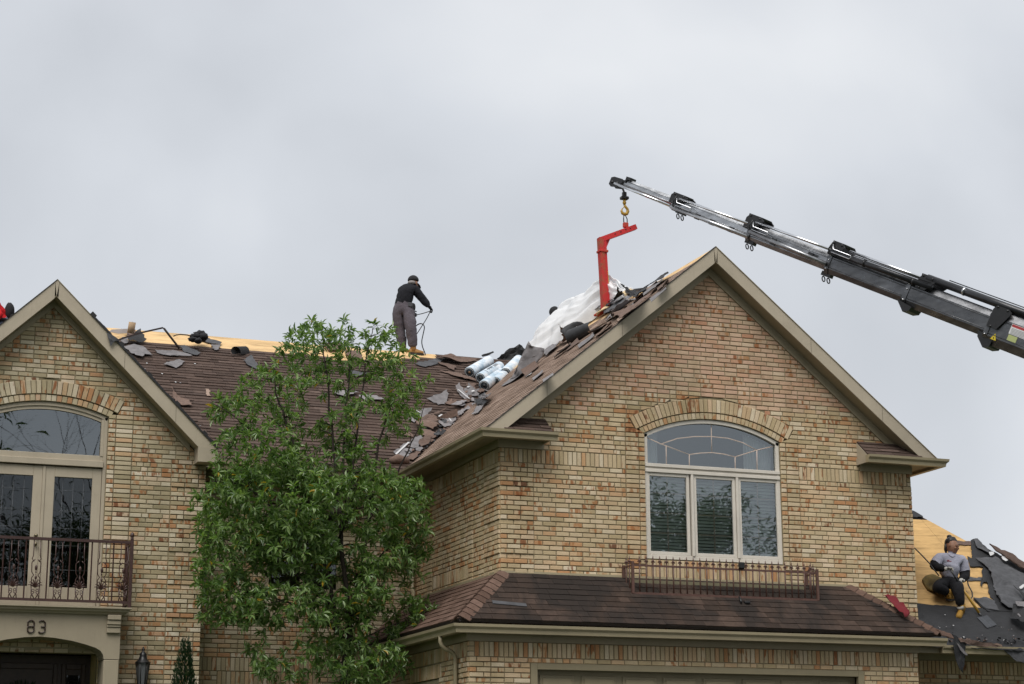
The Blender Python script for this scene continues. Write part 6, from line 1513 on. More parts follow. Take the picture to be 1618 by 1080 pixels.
def hand(wrist,direction,normal,mat,parent,size=.18,curl=.9,spread=.02,thumb=1):
    """palm and five separate curled fingers"""
    w_=Vector(wrist); d=Vector(direction).normalized(); n_=Vector(normal); n_=(n_-d*n_.dot(d)).normalized(); s_=d.cross(n_).normalized()
    mb=MB(); pl=size*.52
    mb.ball(w_+d*pl*.5,1.0,12,8,fn=lambda p,q:d*(q.x*pl*.62)+s_*(q.y*size*.24)+n_*(q.z*size*.105))
    mb.tube([w_-d*.02,w_+d*pl*.25],[size*.17,size*.2],10)
    for i,ln_ in enumerate((.40,.46,.43,.33)):
        b=w_+d*pl*.95+s_*((i-1.5)*size*.115); L=ln_*size; a=0.15; p=b-d*.02; pts=[p]; cur=b; pts.append(cur)
        for j,f in enumerate((.42,.34,.24)):
            a+=curl*(.75 if j==0 else .85); cur=cur+(d*math.cos(a)+n_*math.sin(a))*L*f; pts.append(cur)
        mb.tube(pts,[.0095,.0098,.0092,.0085,.0065],7)
    b=w_+d*pl*.28+s_*(thumb*size*.21); p1=b+(d*.6+s_*thumb*.7+n_*.35).normalized()*size*.20; p2=p1+(d*.75-s_*thumb*.05+n_*.7).normalized()*size*.17
    mb.tube([b-s_*thumb*.015,p1,p2],[.013,.011,.008],7)
    return mb.build('hand',mat,parent)
def boot(ankle,toe_dir,up,mat,parent,L=.29,top=.11):
    a=Vector(ankle); f=Vector(toe_dir).normalized(); u=Vector(up); u=(u-f*u.dot(f)).normalized(); s_=f.cross(u)
    mb=MB(); secs=[(-.075,.036,.052,.055),(-.04,.045,.085,.05),(.0,.047,.095,.048),(.06,.044,.075,.03),(.12,.048,.055,.022),(.17,.045,.045,.018),(.205,.028,.034,.014)]
    rows=[]; sc_=L/.29
    for x,hw_,hh,_ in secs:
        c=a+f*x*sc_-u*(.085)*sc_; rows.append([c+s_*hw_*sc_*math.cos(q)*(1 if math.sin(q)>-.3 else .95)+u*(max(-.02,math.sin(q)*hh)+.015)*sc_ for q in [2*math.pi*i/12 for i in range(12)]])
    vs=[p for r_ in rows for p in r_]; fs=[(i*12+j,(i+1)*12+j,(i+1)*12+(j+1)%12,i*12+(j+1)%12) for i in range(len(rows)-1) for j in range(12)]
    fs+=[tuple(range(12)),tuple(range(len(vs)-1,len(vs)-13,-1))]; mb.add(vs,fs,0,True)
    mb.tube([a-u*.06*sc_,a+u*(top-.06)*sc_,a+u*(top)*sc_],[.056*sc_,.058*sc_,.050*sc_],12)
    o=mb.build('boot',mat,parent)
    mb=MB(); out=[(-.08,.03),(-.07,.042),(0,.046),(.06,.042),(.12,.05),(.17,.046),(.212,.02)]
    P=[(x*sc_,y*sc_) for x,y in out]+[(x*sc_,-y*sc_) for x,y in reversed(out)]
    mb.prism(P,lambda x,y,z:a+f*x+s_*y+u*z,-.118*sc_,-.088*sc_); mb.build('sole',m_sole,o); return o
def face(c,fwd,up,r_,mat,parent,lips=(.22,.07,.06)):
    """eyes at half head height, nose, mouth, ears"""
    f=Vector(fwd).normalized(); u=Vector(up); u=(u-f*u.dot(f)).normalized(); s_=f.cross(u)
    P=lambda a,b,d:Vector(c)+s_*a*r_+u*b*r_+f*d*r_
    mb=MB(); mb.tube([P(0,.16,.90),P(0,-.05,1.06),P(0,-.20,1.16),P(0,-.27,.98)],[.07*r_,.10*r_,.16*r_,.10*r_],8)
    for sg in (-1,1): mb.ball(P(sg*.12,-.22,1.02),.085*r_,8,6)
    mb.tube([P(-.45,.22,.88),P(-.2,.27,.99),P(0,.22,1.0),P(.2,.27,.99),P(.45,.22,.88)],.07*r_,6)
    mb.ball(P(0,-.78,.80),(.2*r_,.2*r_,.16*r_),8,6)
    for sg in (-1,1): mb.ball(P(sg*.42,-.22,.80),.20*r_,8,6)
    mb.build('face',mat,parent)
    mb=MB(); mb.tube([P(-.24,-.53,.90),P(-.1,-.50,.99),P(0,-.51,1.0),P(.1,-.50,.99),P(.24,-.53,.90)],[.03*r_,.06*r_,.055*r_,.06*r_,.03*r_],6); mb.tube([P(-.2,-.57,.90),P(0,-.60,.98),P(.2,-.57,.90)],[.03*r_,.065*r_,.03*r_],6); mb.build('mouth',plain('lips',lips,.5),parent)
    for sg in (-1,1):
        mb=MB(); mb.ball(P(sg*.33,.06,.88),(.10*r_,.10*r_,.075*r_),8,6); mb.build('eye',plain('eye_dark',(.02,.015,.012),.2),parent)
        mb=MB(); mb.tube([P(sg*.48,.30,.84),P(sg*.32,.37,.95),P(sg*.14,.32,1.0)],.038*r_,6); mb.build('eyebrow',m_hair,parent)
        mb=MB(); mb.ball(P(sg*.98,-.05,.05),1.0,8,6,fn=lambda p,q:s_*q.x*.08*r_+f*q.y*.17*r_+u*q.z*.27*r_); mb.build('ear',mat,parent)
# --- the man on the ridge
MY=main_pt(655,559).y
def mq(x,y,dy=0.0): return at(600+x/6.75,420+y/6.75,MY+dy)
man=thing('person','worker in black top, grey trousers and black cap standing on the ridge, holding a cord','person',mq(330,930))
V={'pelvis':(mq(250,438),.20),'waist':(mq(258,372),.195),'chest':(mq(278,290),.215),'upper':(mq(300,238),.185),'neck':(mq(340,207),.075),'jaw':(mq(358,195,-.0),.090),'skull':(mq(360,170),.100),'crown':(mq(357,150),.068),
 'sr':(mq(378,248,-.06),.112),'er':(mq(452,348,-.08),.082),'wr':(mq(532,438,-.10),.054),'sl':(mq(220,245,.08),.112),'el':(mq(285,350,.28),.078),'wl':(mq(362,495,.22),.050),
 'hr':(mq(304,478,-.04),.152),'kr':(mq(330,650,-.07),.116),'cr':(mq(346,760,-.03),.104),'ar':(mq(354,868,.0),.088),'hl':(mq(196,478,.06),.152),'kl':(mq(208,640,.12),.112),'cl':(mq(228,755,.15),.100),'al':(mq(250,868,.16),.084)}
E_=[('pelvis','waist'),('waist','chest'),('chest','upper'),('upper','neck'),('neck','jaw'),('jaw','skull'),('skull','crown'),('upper','sr'),('sr','er'),('er','wr'),('upper','sl'),('sl','el'),('el','wl'),('pelvis','hr'),('hr','kr'),('kr','cr'),('cr','ar'),('pelvis','hl'),('hl','kl'),('kl','cl'),('cl','al')]
wz=mq(250,402).z
def reg(a,b,t,c):
    if a in('neck','jaw','skull') : return 2
    if b in('kr','cr','ar','kl','cl','al','hr','hl'): return 1
    if a in('pelvis','waist') and c.z<wz: return 1
    return 0
body('body',V,E_,'pelvis',[m_sweat,m_jean,m_skin],reg,man)
hf=Vector((.80,.25,-.45)).normalized()
face(mq(362,180),hf,(0.4,0,1),.098,m_skin,man)
mb=MB(); c=mq(357,160)
mb.ball(c,1.0,16,10,fn=lambda p,q:Vector((q.x*.108,q.y*.108,max(q.z,-.12)*.102+.012))); o=mb.build('cap',m_blackcloth,man)
mb=MB(); f=Vector((.78,.15,-.62)).normalized(); s_=f.cross(Vector((0,0,1))).normalized(); c2=c+f*.085
mb.prism([(0,-.075),(.06,-.07),(.105,-.035),(.115,0),(.105,.035),(.06,.07),(0,.075)],lambda a,b,n:c2+f*a+s_*b+Vector((0,0,1))*(n-.25*b*b),-.006,.006); mb.build('cap_brim',m_blackcloth,o)
mb=MB(); mb.ball(c+Vector((-.03,-.02,-.045)),1.0,12,8,fn=lambda p,q:Vector((q.x*.085,q.y*.085,q.z*.05))); mb.build('hair',plain('grey_hair',(.22,.20,.19),.7),man)
hand(mq(532,438,-.08),mq(572,485,-.12)-mq(532,438,-.08),Vector((-.6,0,-.6)),m_glb,man,.17,.8); hand(mq(362,495,.22),mq(372,530,.1)-mq(362,495,.22),Vector((1,0,-.3)),m_glb,man,.16,.8)
boot(mq(356,880,.0),(1,-.12,-.05),(0,0,1),m_boot,man,.29); boot(mq(252,880,.16),(1,.0,-.02),(0,0,1),m_boot,man,.28)
mb=MB(); p=mq(325,410,-.14); mb.cbox((p.x-.045,p.y-.02,p.z-.05),(p.x+.05,p.y+.03,p.z+.04),.012); mb.build('belt_pouch',plain('pouch_grey',(.05,.05,.055),.7),man); 
mb=MB(); p=mq(358,440,-.06); mb.ball(p,(.045,.05,.085),10,8); mb.build('tool_bag',m_blackcloth,man)
cord=thing('cord','thin black cord looping from the hands of the man standing on the ridge','cord',mq(470,960))
for pts,r_ in (([(545,478,-.1),(460,505,0),(372,525,.1)],.008),([(540,482,-.1),(500,560,-.05),(450,640,0),(395,725,.1)],.008),([(385,640,.1),(410,622,.05),(442,614,0),(468,630,-.02),(476,662,-.02),(462,730,0),(449,800,0),(455,855,0),(475,910,.0),(486,945,0),(470,972,-.05),(430,984,-.08),(385,972,-.05),(365,955,0)],.011)):
    P=[mq(*q) for q in pts]; fine=[]
    for i in range(len(P)-1):
        p0=P[max(0,i-1)];p1=P[i];p2=P[i+1];p3=P[min(len(P)-1,i+2)]
        for j in range(6):
            t=j/6; fine.append(.5*((2*p1)+(p2-p0)*t+(2*p0-5*p1+4*p2-p3)*t*t+(3*p1-p0-3*p2+p3)*t*t*t))
    fine.append(P[-1]); mb=MB(); mb.tube(fine,r_,6); mb.build('strand',m_black,cord)
# --- the woman on the low right roof
WY=25.62
def wq(x,y,dy=0.0): return at(1430+x/5.4,800+y/5.4,WY+dy)
wom=thing('person','worker in lavender tee and black leggings sitting on the low right roof with shovel','person',wq(400,760))
V={'pelvis':(wq(370,655,.05),.20),'waist':(wq(370,592,.02),.18),'chest':(wq(384,505,-.02),.20),'upper':(wq(390,448,-.03),.165),'neck':(wq(392,402),.066),'jaw':(wq(404,376,-.035),.086),'skull':(wq(403,328,-.01),.108),'crown':(wq(398,288,0),.078),
 'sr':(wq(296,438,-.02),.105),'er':(wq(240,512,-.06),.086),'wr':(wq(345,532,-.24),.052),'sl':(wq(482,446,-.02),.105),'el':(wq(520,590,-.04),.084),'wl':(wq(482,628,-.22),.052),
 'hr':(wq(325,665,-.05),.14),'kr':(wq(268,690,-.34),.100),'ar':(wq(370,735,-.26),.068),'hl':(wq(420,668,-.05),.14),'kl':(wq(450,690,-.40),.100),'cl':(wq(462,762,-.44),.080),'al':(wq(474,850,-.42),.068)}
E_=[('pelvis','waist'),('waist','chest'),('chest','upper'),('upper','neck'),('neck','jaw'),('jaw','skull'),('skull','crown'),('upper','sr'),('sr','er'),('er','wr'),('upper','sl'),('sl','el'),('el','wl'),('pelvis','hr'),('hr','kr'),('kr','ar'),('pelvis','hl'),('hl','kl'),('kl','cl'),('cl','al')]
wz2=wq(370,600).z
def regw(a,b,t,c):
    if a in('neck','jaw','skull'): return 2
    if b in('hr','kr','ar','hl','kl','cl','al'): return 1
    if a=='pelvis' and c.z<wz2: return 1
    if b in('wr','wl'): return 3
    if b in('er','el') and t>.72: return 3
    return 0
body('body',V,E_,'pelvis',[m_tee,m_blk,m_skin,m_blk],regw,wom)
face(wq(406,335,-.03),Vector((.42,-.85,-.32)),(0,0,1),.098,m_skin,wom)
# hair drawn back from the forehead into a knot
mb=MB(); c=wq(398,312,.015); ff=Vector((.42,-.85,-.25)).normalized()
def hairf(p,d):
    k_=d.dot(ff); r_=.112 if k_<.25 else (.112 if d.z>.72 else .094)
    return Vector((d.x*r_,d.y*r_,d.z*(.104 if d.z>0 else .09)))
mb.ball(c,1.0,22,16,fn=hairf); mb.ball(wq(378,258,.09),(.040,.04,.034),10,8,fn=lambda p,d:p*(1+.25*fbm(d.x*4,d.y*4,d.z*4))); mb.tube([wq(352,320,.02),wq(346,370,.03),wq(352,405,.05)],[.03,.026,.012],8); mb.build('hair',m_hair,wom)
for sd_ in ('l','r'):   # short sleeves over the black undersleeves
    s0=Vector(V['s'+sd_][0]); el_=Vector(V['e'+sd_][0]); mb=MB(); mb.tube([s0.lerp(el_,.25),s0.lerp(el_,.5),s0.lerp(el_,.72)],[.070,.078,.086],14,cap=False); mb.build('sleeve',m_tee,wom)
mb=MB(); n_=14; c=wq(388,412,-.06); mb.tube([c+Vector((.075*math.cos(q*2*math.pi/n_),.06*math.sin(q*2*math.pi/n_),.03*math.cos(q*4*math.pi/n_)-.01)) for q in range(n_+1)],.007,5); mb.build('collar',plain('tee_collar',(.30,.30,.36),.9),wom)
mb=MB(); p=wq(382,462,-.205); mb.cbox((p.x-.035,p.y-.004,p.z-.014),(p.x+.03,p.y+.03,p.z-.002),.002); mb.cbox((p.x-.035,p.y-.004,p.z+.002),(p.x-.005,p.y+.03,p.z+.012),.002); mb.build('chest_print',plain('tee_print',(.30,.08,.10),.7),wom)
hand(wq(345,532,-.24),wq(400,528,-.28)-wq(345,532,-.24),Vector((.2,-.5,-.8)),m_glw,wom,.175,.9,thumb=-1); hand(wq(482,628,-.22),wq(448,640,-.32)-wq(482,628,-.22),Vector((-.2,-.4,-.9)),m_glw,wom,.175,.9)
bt_=boot(wq(482,868,-.40),(-.62,-.55,-.42),(.0,-.4,1),m_boot2,wom,.30,.07); boot(wq(385,742,-.22),(.6,.5,.1),(0,-.3,1),m_boot2,wom,.27,.07)
mb=MB(); mb.tube([wq(470,846,-.42),wq(482,868,-.41)],[.060,.058],12); mb.build('sock',m_glw,wom)
sh=thing('shovel','yellow-handled flat shovel held by the woman, its blade resting on the black felt','shovel',lean_pt(1430+690/5.4,800+1000/5.4))
b1_=lean_pt(1430+640/5.4,800+945/5.4)+Vector((0,0,.05)); h0=wq(388,540,-.34); h1=wq(462,655,-.36)
m_hnd=plain('shovel_handle_yellow',(.42,.24,.035),.45,.2); mb=MB(); mb.tube([h1,h1.lerp(b1_,.15)],[.016,.017],10); mb.build('worn_grip',plain('worn_grip',(.40,.30,.20),.5),sh); mb=MB(); mb.tube([h1.lerp(b1_,.13),h1.lerp(b1_,.5),b1_],[.018,.021,.021],10); mb.build('handle',m_hnd,sh)
mb=MB(); mb.tube([h0,h1],.014,8); mb.build('upper_handle',m_black,sh); mb=MB(); mb.tube([b1_+(h1-b1_).normalized()*.02,b1_+(b1_-h1).normalized()*.09],[.024,.015],10); mb.build('socket',m_black,sh)
m_blade=plain('shovel_blade',(.055,.058,.064),.45,.3,20,.2,60,metal=.5)
bl=[lean_pt(1430+x/5.4,800+y/5.4)+Vector((0,-.01,.045)) for x,y in ((612,968),(700,950),(782,1032),(700,1058))]
o=sheet_mesh('blade',bl,Vector((0,-RS,1)).normalized(),lambda u,v,p:.03*abs(u)*3-.02,m_blade,seed=4,jag=0,thick=.006); place(o,sh)
# kneeling pad
P=[wq(x,y,d) for x,y,d in ((140,640,-.25),(190,610,-.2),(300,640,-.1),(350,740,-.25),(420,770,-.3),(330,808,-.45),(240,760,-.45),(165,690,-.4))]
pd=[lean_pt(1430+x/5.4,800+y/5.4) for x,y in ((140,640),(170,612),(250,606),(330,640),(400,720),(400,760),(345,806),(270,775),(190,720))]
m_pad=plain('pad_brown',(.115,.078,.018),.9,.3,12,.5,60); 
o=sheet_mesh('knee_pad',pd,Vector((0,-RS,1)).normalized(),lambda u,v,p:.02+.12*max(0,-v)+.03*fbm(p.x*5,p.y*5),m_pad,seed=6,jag=.002,thick=.035,cuts=3,smooth=True); tag(o,'worn olive brown foam pad under the sitting woman','pad')
rp_=thing('safety_rope','black safety rope running from the brick wall corner to the sitting woman','rope',wq(90,360,.2))
mb=MB(); mb.tube([wq(80,352,.25),wq(140,412,.1),wq(205,480,-.05),wq(245,535,-.15),wq(290,590,-.2)],.010,6); mb.build('strand',m_black,rp_)
mb=MB(); mb.tube([wq(535,565,-.1),wq(528,610,-.1),wq(540,670,-.15),wq(572,730,-.2),wq(575,770,-.22),wq(560,786,-.25),wq(535,760,-.25),wq(520,720,-.25)],.011,6); mb.build('strand',m_black,rp_)
# --- worker behind the left gable
RY=29.1
def rq(x,y,dy=0.0): return at(x,y,RY+dy)
red=thing('person','worker in red jacket bending over behind the left gable, cut by the picture edge','person',rq(0,515))
V={'pelvis':(rq(4,509),.15),'waist':(rq(-1,499),.15),'chest':(rq(-8,490),.17),'upper':(rq(-16,486),.14),'neck':(rq(-25,489),.06),'skull':(rq(-33,493),.095),
 'sr':(rq(-10,488,-.15),.085),'er':(rq(0,498,-.25),.062),'wr':(rq(-10,506,-.3),.045),'sl':(rq(-14,483,.1),.085),'el':(rq(-20,498,.2),.06),'wl':(rq(-30,508,.2),.045),
 'hr':(rq(6,514,-.08),.12),'kr':(rq(-6,524,-.2),.09),'ar':(rq(5,533,-.1),.06),'hl':(rq(5,514,.1),.12),'kl':(rq(-8,526,.15),.09),'al':(rq(2,536,.2),.06)}
E_=[('pelvis','waist'),('waist','chest'),('chest','upper'),('upper','neck'),('neck','skull'),('upper','sr'),('sr','er'),('er','wr'),('upper','sl'),('sl','el'),('el','wl'),('pelvis','hr'),('hr','kr'),('kr','ar'),('pelvis','hl'),('hl','kl'),('kl','al')]
body('body',V,E_,'pelvis',[m_redj,m_jeanb,m_skin],lambda a,b,t,c:2 if a=='neck' else (1 if b in('hr','kr','ar','hl','kl','al') or (a=='pelvis' and t<.3) else 0),red)
mb=MB(); mb.ball(rq(15,492,-.05),(.075,.09,.14),10,8,fn=lambda p,d:p*(1+.2*fbm(d.x*3,d.y*3,d.z*3))); mb.ball(rq(17,500,-.05),(.06,.08,.07),10,8); mb.build('tool_bag',m_blackcloth,red)
mb=MB(); mb.tube([rq(-6,507,-.2),rq(2,504,-.2),rq(9,505,-.15)],.03,8); mb.build('belt',m_blackcloth,red)
hand(V['wr'][0],Vector((-.5,0,-.8)),Vector((0,-1,0)),m_glb,red,.17); hand(V['wl'][0],Vector((-.5,0,-.8)),Vector((0,-1,0)),m_glb,red,.17)
# --- head behind the plastic sheet
HYY=31.35
def hq(x,y,dy=0.0): return at(x,y,HYY+dy)
hd=thing('person','worker in dark cap crouching behind the white plastic sheet, only the head showing','person',hq(880,530))
V={'pelvis':(hq(908,548,.2),.15),'waist':(hq(902,538,.15),.14),'chest':(hq(895,524,.1),.155),'upper':(hq(889,513,.05),.13),'neck':(hq(883,505),.06),'jaw':(hq(881,499),.078),'skull':(hq(879,494),.09),'crown':(hq(877,489),.06),'sr':(hq(899,516,-.1),.08),'er':(hq(912,528,-.15),.06),'wr':(hq(920,520,-.1),.042),'sl':(hq(886,518,.2),.08),'el':(hq(900,535,.3),.06),'wl':(hq(914,532,.3),.042),
 'hr':(hq(915,552,.1),.11),'kr':(hq(930,545,0),.085),'ar':(hq(930,568,.1),.06),'hl':(hq(912,554,.3),.11),'kl':(hq(926,548,.4),.085),'al':(hq(925,570,.4),.06)}
E_=[('pelvis','waist'),('waist','chest'),('chest','upper'),('upper','neck'),('neck','jaw'),('jaw','skull'),('skull','crown'),('upper','sr'),('sr','er'),('er','wr'),('upper','sl'),('sl','el'),('el','wl'),('pelvis','hr'),('hr','kr'),('kr','ar'),('pelvis','hl'),('hl','kl'),('kl','al')]
body('body',V,E_,'pelvis',[m_sweat,m_jean,m_skin],lambda a,b,t,c:2 if a in('neck','jaw','skull') else (1 if b in('hr','kr','ar','hl','kl','al') else 0),hd)
face(hq(881,496),Vector((.9,-.2,-.3)),(0,0,1),.095,m_skin,hd)
mb=MB(); c=hq(876.5,492.5,.0); mb.ball(c,1.0,16,10,fn=lambda p,q:Vector((q.x*.105-(.0 if q.x<.3 else .02),q.y*.105,q.z*.105))); mb.build('cap',m_blackcloth,hd)
hand(V['wr'][0],Vector((.8,0,-.4)),Vector((0,-.5,-1)),m_glb,hd,.16); hand(V['wl'][0],Vector((.8,0,-.4)),Vector((0,-.5,-1)),m_glb,hd,.16)
# ------------------------------------------------------------------ trees and shrubs
def leaf_mat(name,stops,yel=.012):
    k=NT(name); r=k.island(); col=k.ramp(r,stops)
    r2=k.math('FRACT',k.math('MULTIPLY',r,37.7))
    if yel: col=k.mix(k.ramp(r2,[(1-yel-.001,0),(1-yel,1)],'CONSTANT'),col,(.42,.27,.03))
    t=k.t; t.nodes.remove(k.b); d=k.n('ShaderNodeBsdfPrincipled'); d.inputs['Roughness'].default_value=.36; d.inputs['Specular IOR Level'].default_value=.6; k.l(col,d.inputs['Base Color'])
    tl=k.n('ShaderNodeBsdfTranslucent'); k.l(k.mix(1.0,col,(1.3,1.5,.6),'MULTIPLY'),tl.inputs[0]); mx=k.n('ShaderNodeMixShader'); mx.inputs[0].default_value=.36
    k.l(d.outputs[0],mx.inputs[1]); k.l(tl.outputs[0],mx.inputs[2]); k.l(mx.outputs[0],k.o.inputs['Surface']); return k.m
m_leaf=leaf_mat('leaf_green',[(0,(.060,.118,.028)),(.35,(.108,.190,.048)),(.7,(.165,.250,.072)),(1,(.25,.335,.14))])
m_bark=plain('bark_dark',(.035,.026,.020),.9,.3,12,.6,50)
LEAF=[(0,0,0),(.30,-.36,.06),(.30,0,-.03),(.30,.36,.06),(.68,-.34,.03),(.68,0,-.10),(.68,.34,.03),(1,0,-.24)]
LF=[(0,1,2),(0,2,3),(1,4,5,2),(2,5,6,3),(4,7,5),(5,7,6)]
def leaf_pts(p,d,n_,L,W):
    d=d.normalized(); s_=d.cross(n_)
    if s_.length<1e-5: s_=d.orthogonal()
    s_.normalize(); n2=s_.cross(d)
    return [p+d*(a*L)+s_*(b*W)+n2*(c*L) for a,b,c in LEAF]
def tree(name,label,base,lobes,limbs,ntips,leafL,seed,mat,cat='tree',group=None,singles=0,perclu=(8,5),trunk_r=.10,front=None,loc=None):
    rr=random.Random(seed); t=thing(name,label,cat,base,group); base=Vector(base)
    # tips: spread through the lobes
    tips=[]; tries=0; wsum=sum(l[3] for l in lobes)
    while len(tips)<ntips and tries<ntips*60:
        tries+=1; q=rr.random()*wsum
        for l in lobes:
            q-=l[3]
            if q<=0: break
        c,rad,_,_,dmin=l[0],l[1],l[2],l[3],l[4]
        d=Vector((rr.gauss(0,1),rr.gauss(0,1),rr.gauss(0,1))).normalized(); f=rr.uniform(.25,1)**.5
        p=Vector((c[0]+d.x*rad[0]*f,c[1]+d.y*rad[1]*f,c[2]+d.z*rad[2]*f))
        if fbm(p.x*1.4+seed,p.y*1.4,p.z*1.4)<l[2]: continue
        if any((p-x).length<dmin for x in tips): continue
        tips.append(p)
    tr=MB(); nodes=[]
    for pts,r0,r1 in limbs:
        P=[Vector(q) for q in pts]; fine=[]
        for i in range(len(P)-1):
            p0=P[max(0,i-1)];p1=P[i];p2=P[i+1];p3=P[min(len(P)-1,i+2)]
            for j in range(5):
                u=j/5; fine.append(.5*((2*p1)+(p2-p0)*u+(2*p0-5*p1+4*p2-p3)*u*u+(3*p1-p0-3*p2+p3)*u*u*u))
        fine.append(P[-1]); n_=len(fine)
        rs_=[r0+(r1-r0)*(i/(n_-1))**.7 for i in range(n_)]
        fine=[q+Vector((fbm(q.z*2,i*.3),fbm(q.z*2,9),0))*.03 for i,q in enumerate(fine)]
        tr.tube(fine,rs_,7)
        for q,r_ in list(zip(fine,rs_))[2:]: nodes.append((q,r_))
    leaves=[]
    order=sorted(tips,key=lambda p:min((p-q).length for q,_ in nodes))
    for p in order:
        best=min(nodes,key=lambda q:(p-q[0]).length*(1.0 if p.z>=q[0].z-.1 else 1.9)); q,rq_=best; L=(p-q).length
        mid=q.lerp(p,.5)+Vector((rr.uniform(-.1,.1),rr.uniform(-.1,.1),.12*L)); 
        m1=q.lerp(mid,.5)+Vector((0,0,.02)); m2=mid.lerp(p,.5)+Vector((0,0,.03))
        r0=min(rq_*.7,.012+.010*L); tr.tube([q,m1,mid,m2,p],[r0,r0*.8,r0*.62,r0*.45,.0035],5)
        if L>.25: nodes.append((mid,r0*.62)); nodes.append((m2,r0*.45))
        dirn=(p-mid).normalized(); dirn=(dirn+Vector((0,0,.25))).normalized()
        a_=dirn.orthogonal().normalized(); b_=dirn.cross(a_); off=rr.random()*6
        for i in range(perclu[0]):      # rosette at the tip
            an=off+i*2.4; tilt=rr.uniform(.55,1.25); d=dirn*math.cos(tilt)+(a_*math.cos(an)+b_*math.sin(an))*math.sin(tilt); d.z-=.25*rr.random()
            leaves.append((p+d*.01-dirn*rr.random()*.05,d,(dirn*.8+Vector((0,0,.5))+Vector((rr.uniform(-.3,.3),rr.uniform(-.3,.3),0))),leafL*rr.choice((.55,.7,.85,1,1,1.15))))
        for i in range(perclu[1]):      # leaves along the twig
            u=rr.uniform(.35,.95); c=mid.lerp(p,u) if rr.random()<.75 else q.lerp(mid,u); an=rr.random()*6.28; d=(dirn*rr.uniform(.3,1.1)+a_*math.cos(an)+b_*math.sin(an)).normalized(); d.z-=.3*rr.random()
            leaves.append((c,d,Vector((rr.uniform(-.4,.4),rr.uniform(-.4,.4),1)),leafL*rr.uniform(.55,1.0)))
    tr.build('trunk',m_bark,t)
    if singles: leaves.sort(key=lambda q:(q[0]-CAM).length-(.6*rr.random()))
    crown=MB()
    for i,(p,d,n_,L) in enumerate(leaves):
        pts=leaf_pts(p,d,n_,L,L*.34*rr.uniform(.8,1.2))
        if i<singles:
            mbx=MB(); mbx.add([q-p for q in pts],LF); o=bpy.data.objects.new('leaf',mbx.mesh('leaf',mat,recalc=False)); COL.objects.link(o); o.location=p; place(o,t)
        else: crown.add(pts,LF)
    crown.build('crown',mat,t,kind='stuff',recalc=False); return t,len(leaves)
TY=26.75
def tp(x,y,dy=0.0): return at(x,y,TY+dy)
def lobe(x,y,rx,rz,dy,ry,thr,wt,dmin=.13):
    c=tp(x,y,dy); k_=1/103.0; return ((c.x,c.y,c.z),(rx*k_,ry,rz*k_),thr,wt,dmin)
lobes=[lobe(505,545,62,45,0,.7,.08,.45,.16),lobe(585,560,55,50,.1,.7,.08,.4,.16),lobe(640,590,45,40,.1,.6,.06,.3,.15),lobe(555,610,105,75,0,.9,.08,.7,.165),lobe(440,630,70,55,-.1,.8,.07,.45,.16),lobe(374,650,40,36,-.1,.7,-.02,.28,.15),
 lobe(610,680,70,55,.1,.8,.05,.5,.15),lobe(402,714,66,48,-.2,.9,-.15,.66,.13),lobe(500,710,110,70,-.1,1.0,.02,.85,.14),lobe(440,790,130,62,-.3,1.1,-.22,1.35,.12),lobe(570,800,105,62,-.2,1.0,-.18,1.05,.13),lobe(370,855,58,50,-.2,.8,-.2,.65,.12),lobe(450,860,75,50,-.4,.8,-.2,.7,.12),
 lobe(600,880,82,50,-.2,.8,-.2,.75,.125),lobe(655,850,30,40,-.2,.5,-.15,.3,.13),lobe(450,960,70,40,-.5,.7,-.2,.55,.125),lobe(550,930,90,45,-.2,.8,-.2,.65,.13),lobe(615,975,75,40,-.1,.7,-.2,.55,.13),lobe(370,950,52,45,-.3,.7,-.15,.42,.13),lobe(540,1010,80,35,-.2,.7,.0,.3,.15),lobe(470,1030,70,30,-.3,.6,-.05,.22,.15),lobe(480,1150,160,50,-.2,.9,-.2,.7,.14),lobe(570,1045,75,38,-.3,.7,-.15,.5,.135),lobe(450,1045,70,35,-.3,.6,-.1,.32,.14),lobe(345,900,36,40,-.4,.5,-.1,.22,.14),lobe(320,800,26,26,-.4,.4,-.1,.14,.14)]  # lobe below the view is added to shade the recess
g0=tp(548,1080); gb=Vector((g0.x,g0.y,ground_z(g0.x,g0.y)))
T1=[gb,gb+Vector((.0,0,1.2)),tp(549,1040),tp(548,960),tp(540,880),tp(535,800)]
T2=[gb+Vector((-.02,0,1.0)),tp(545,1050),tp(528,960),tp(512,880),tp(490,800),tp(470,720)]
T3=[gb+Vector((.02,0,.9)),tp(552,1060),tp(560,960,.2),tp(575,880,.2),tp(585,790,.2)]
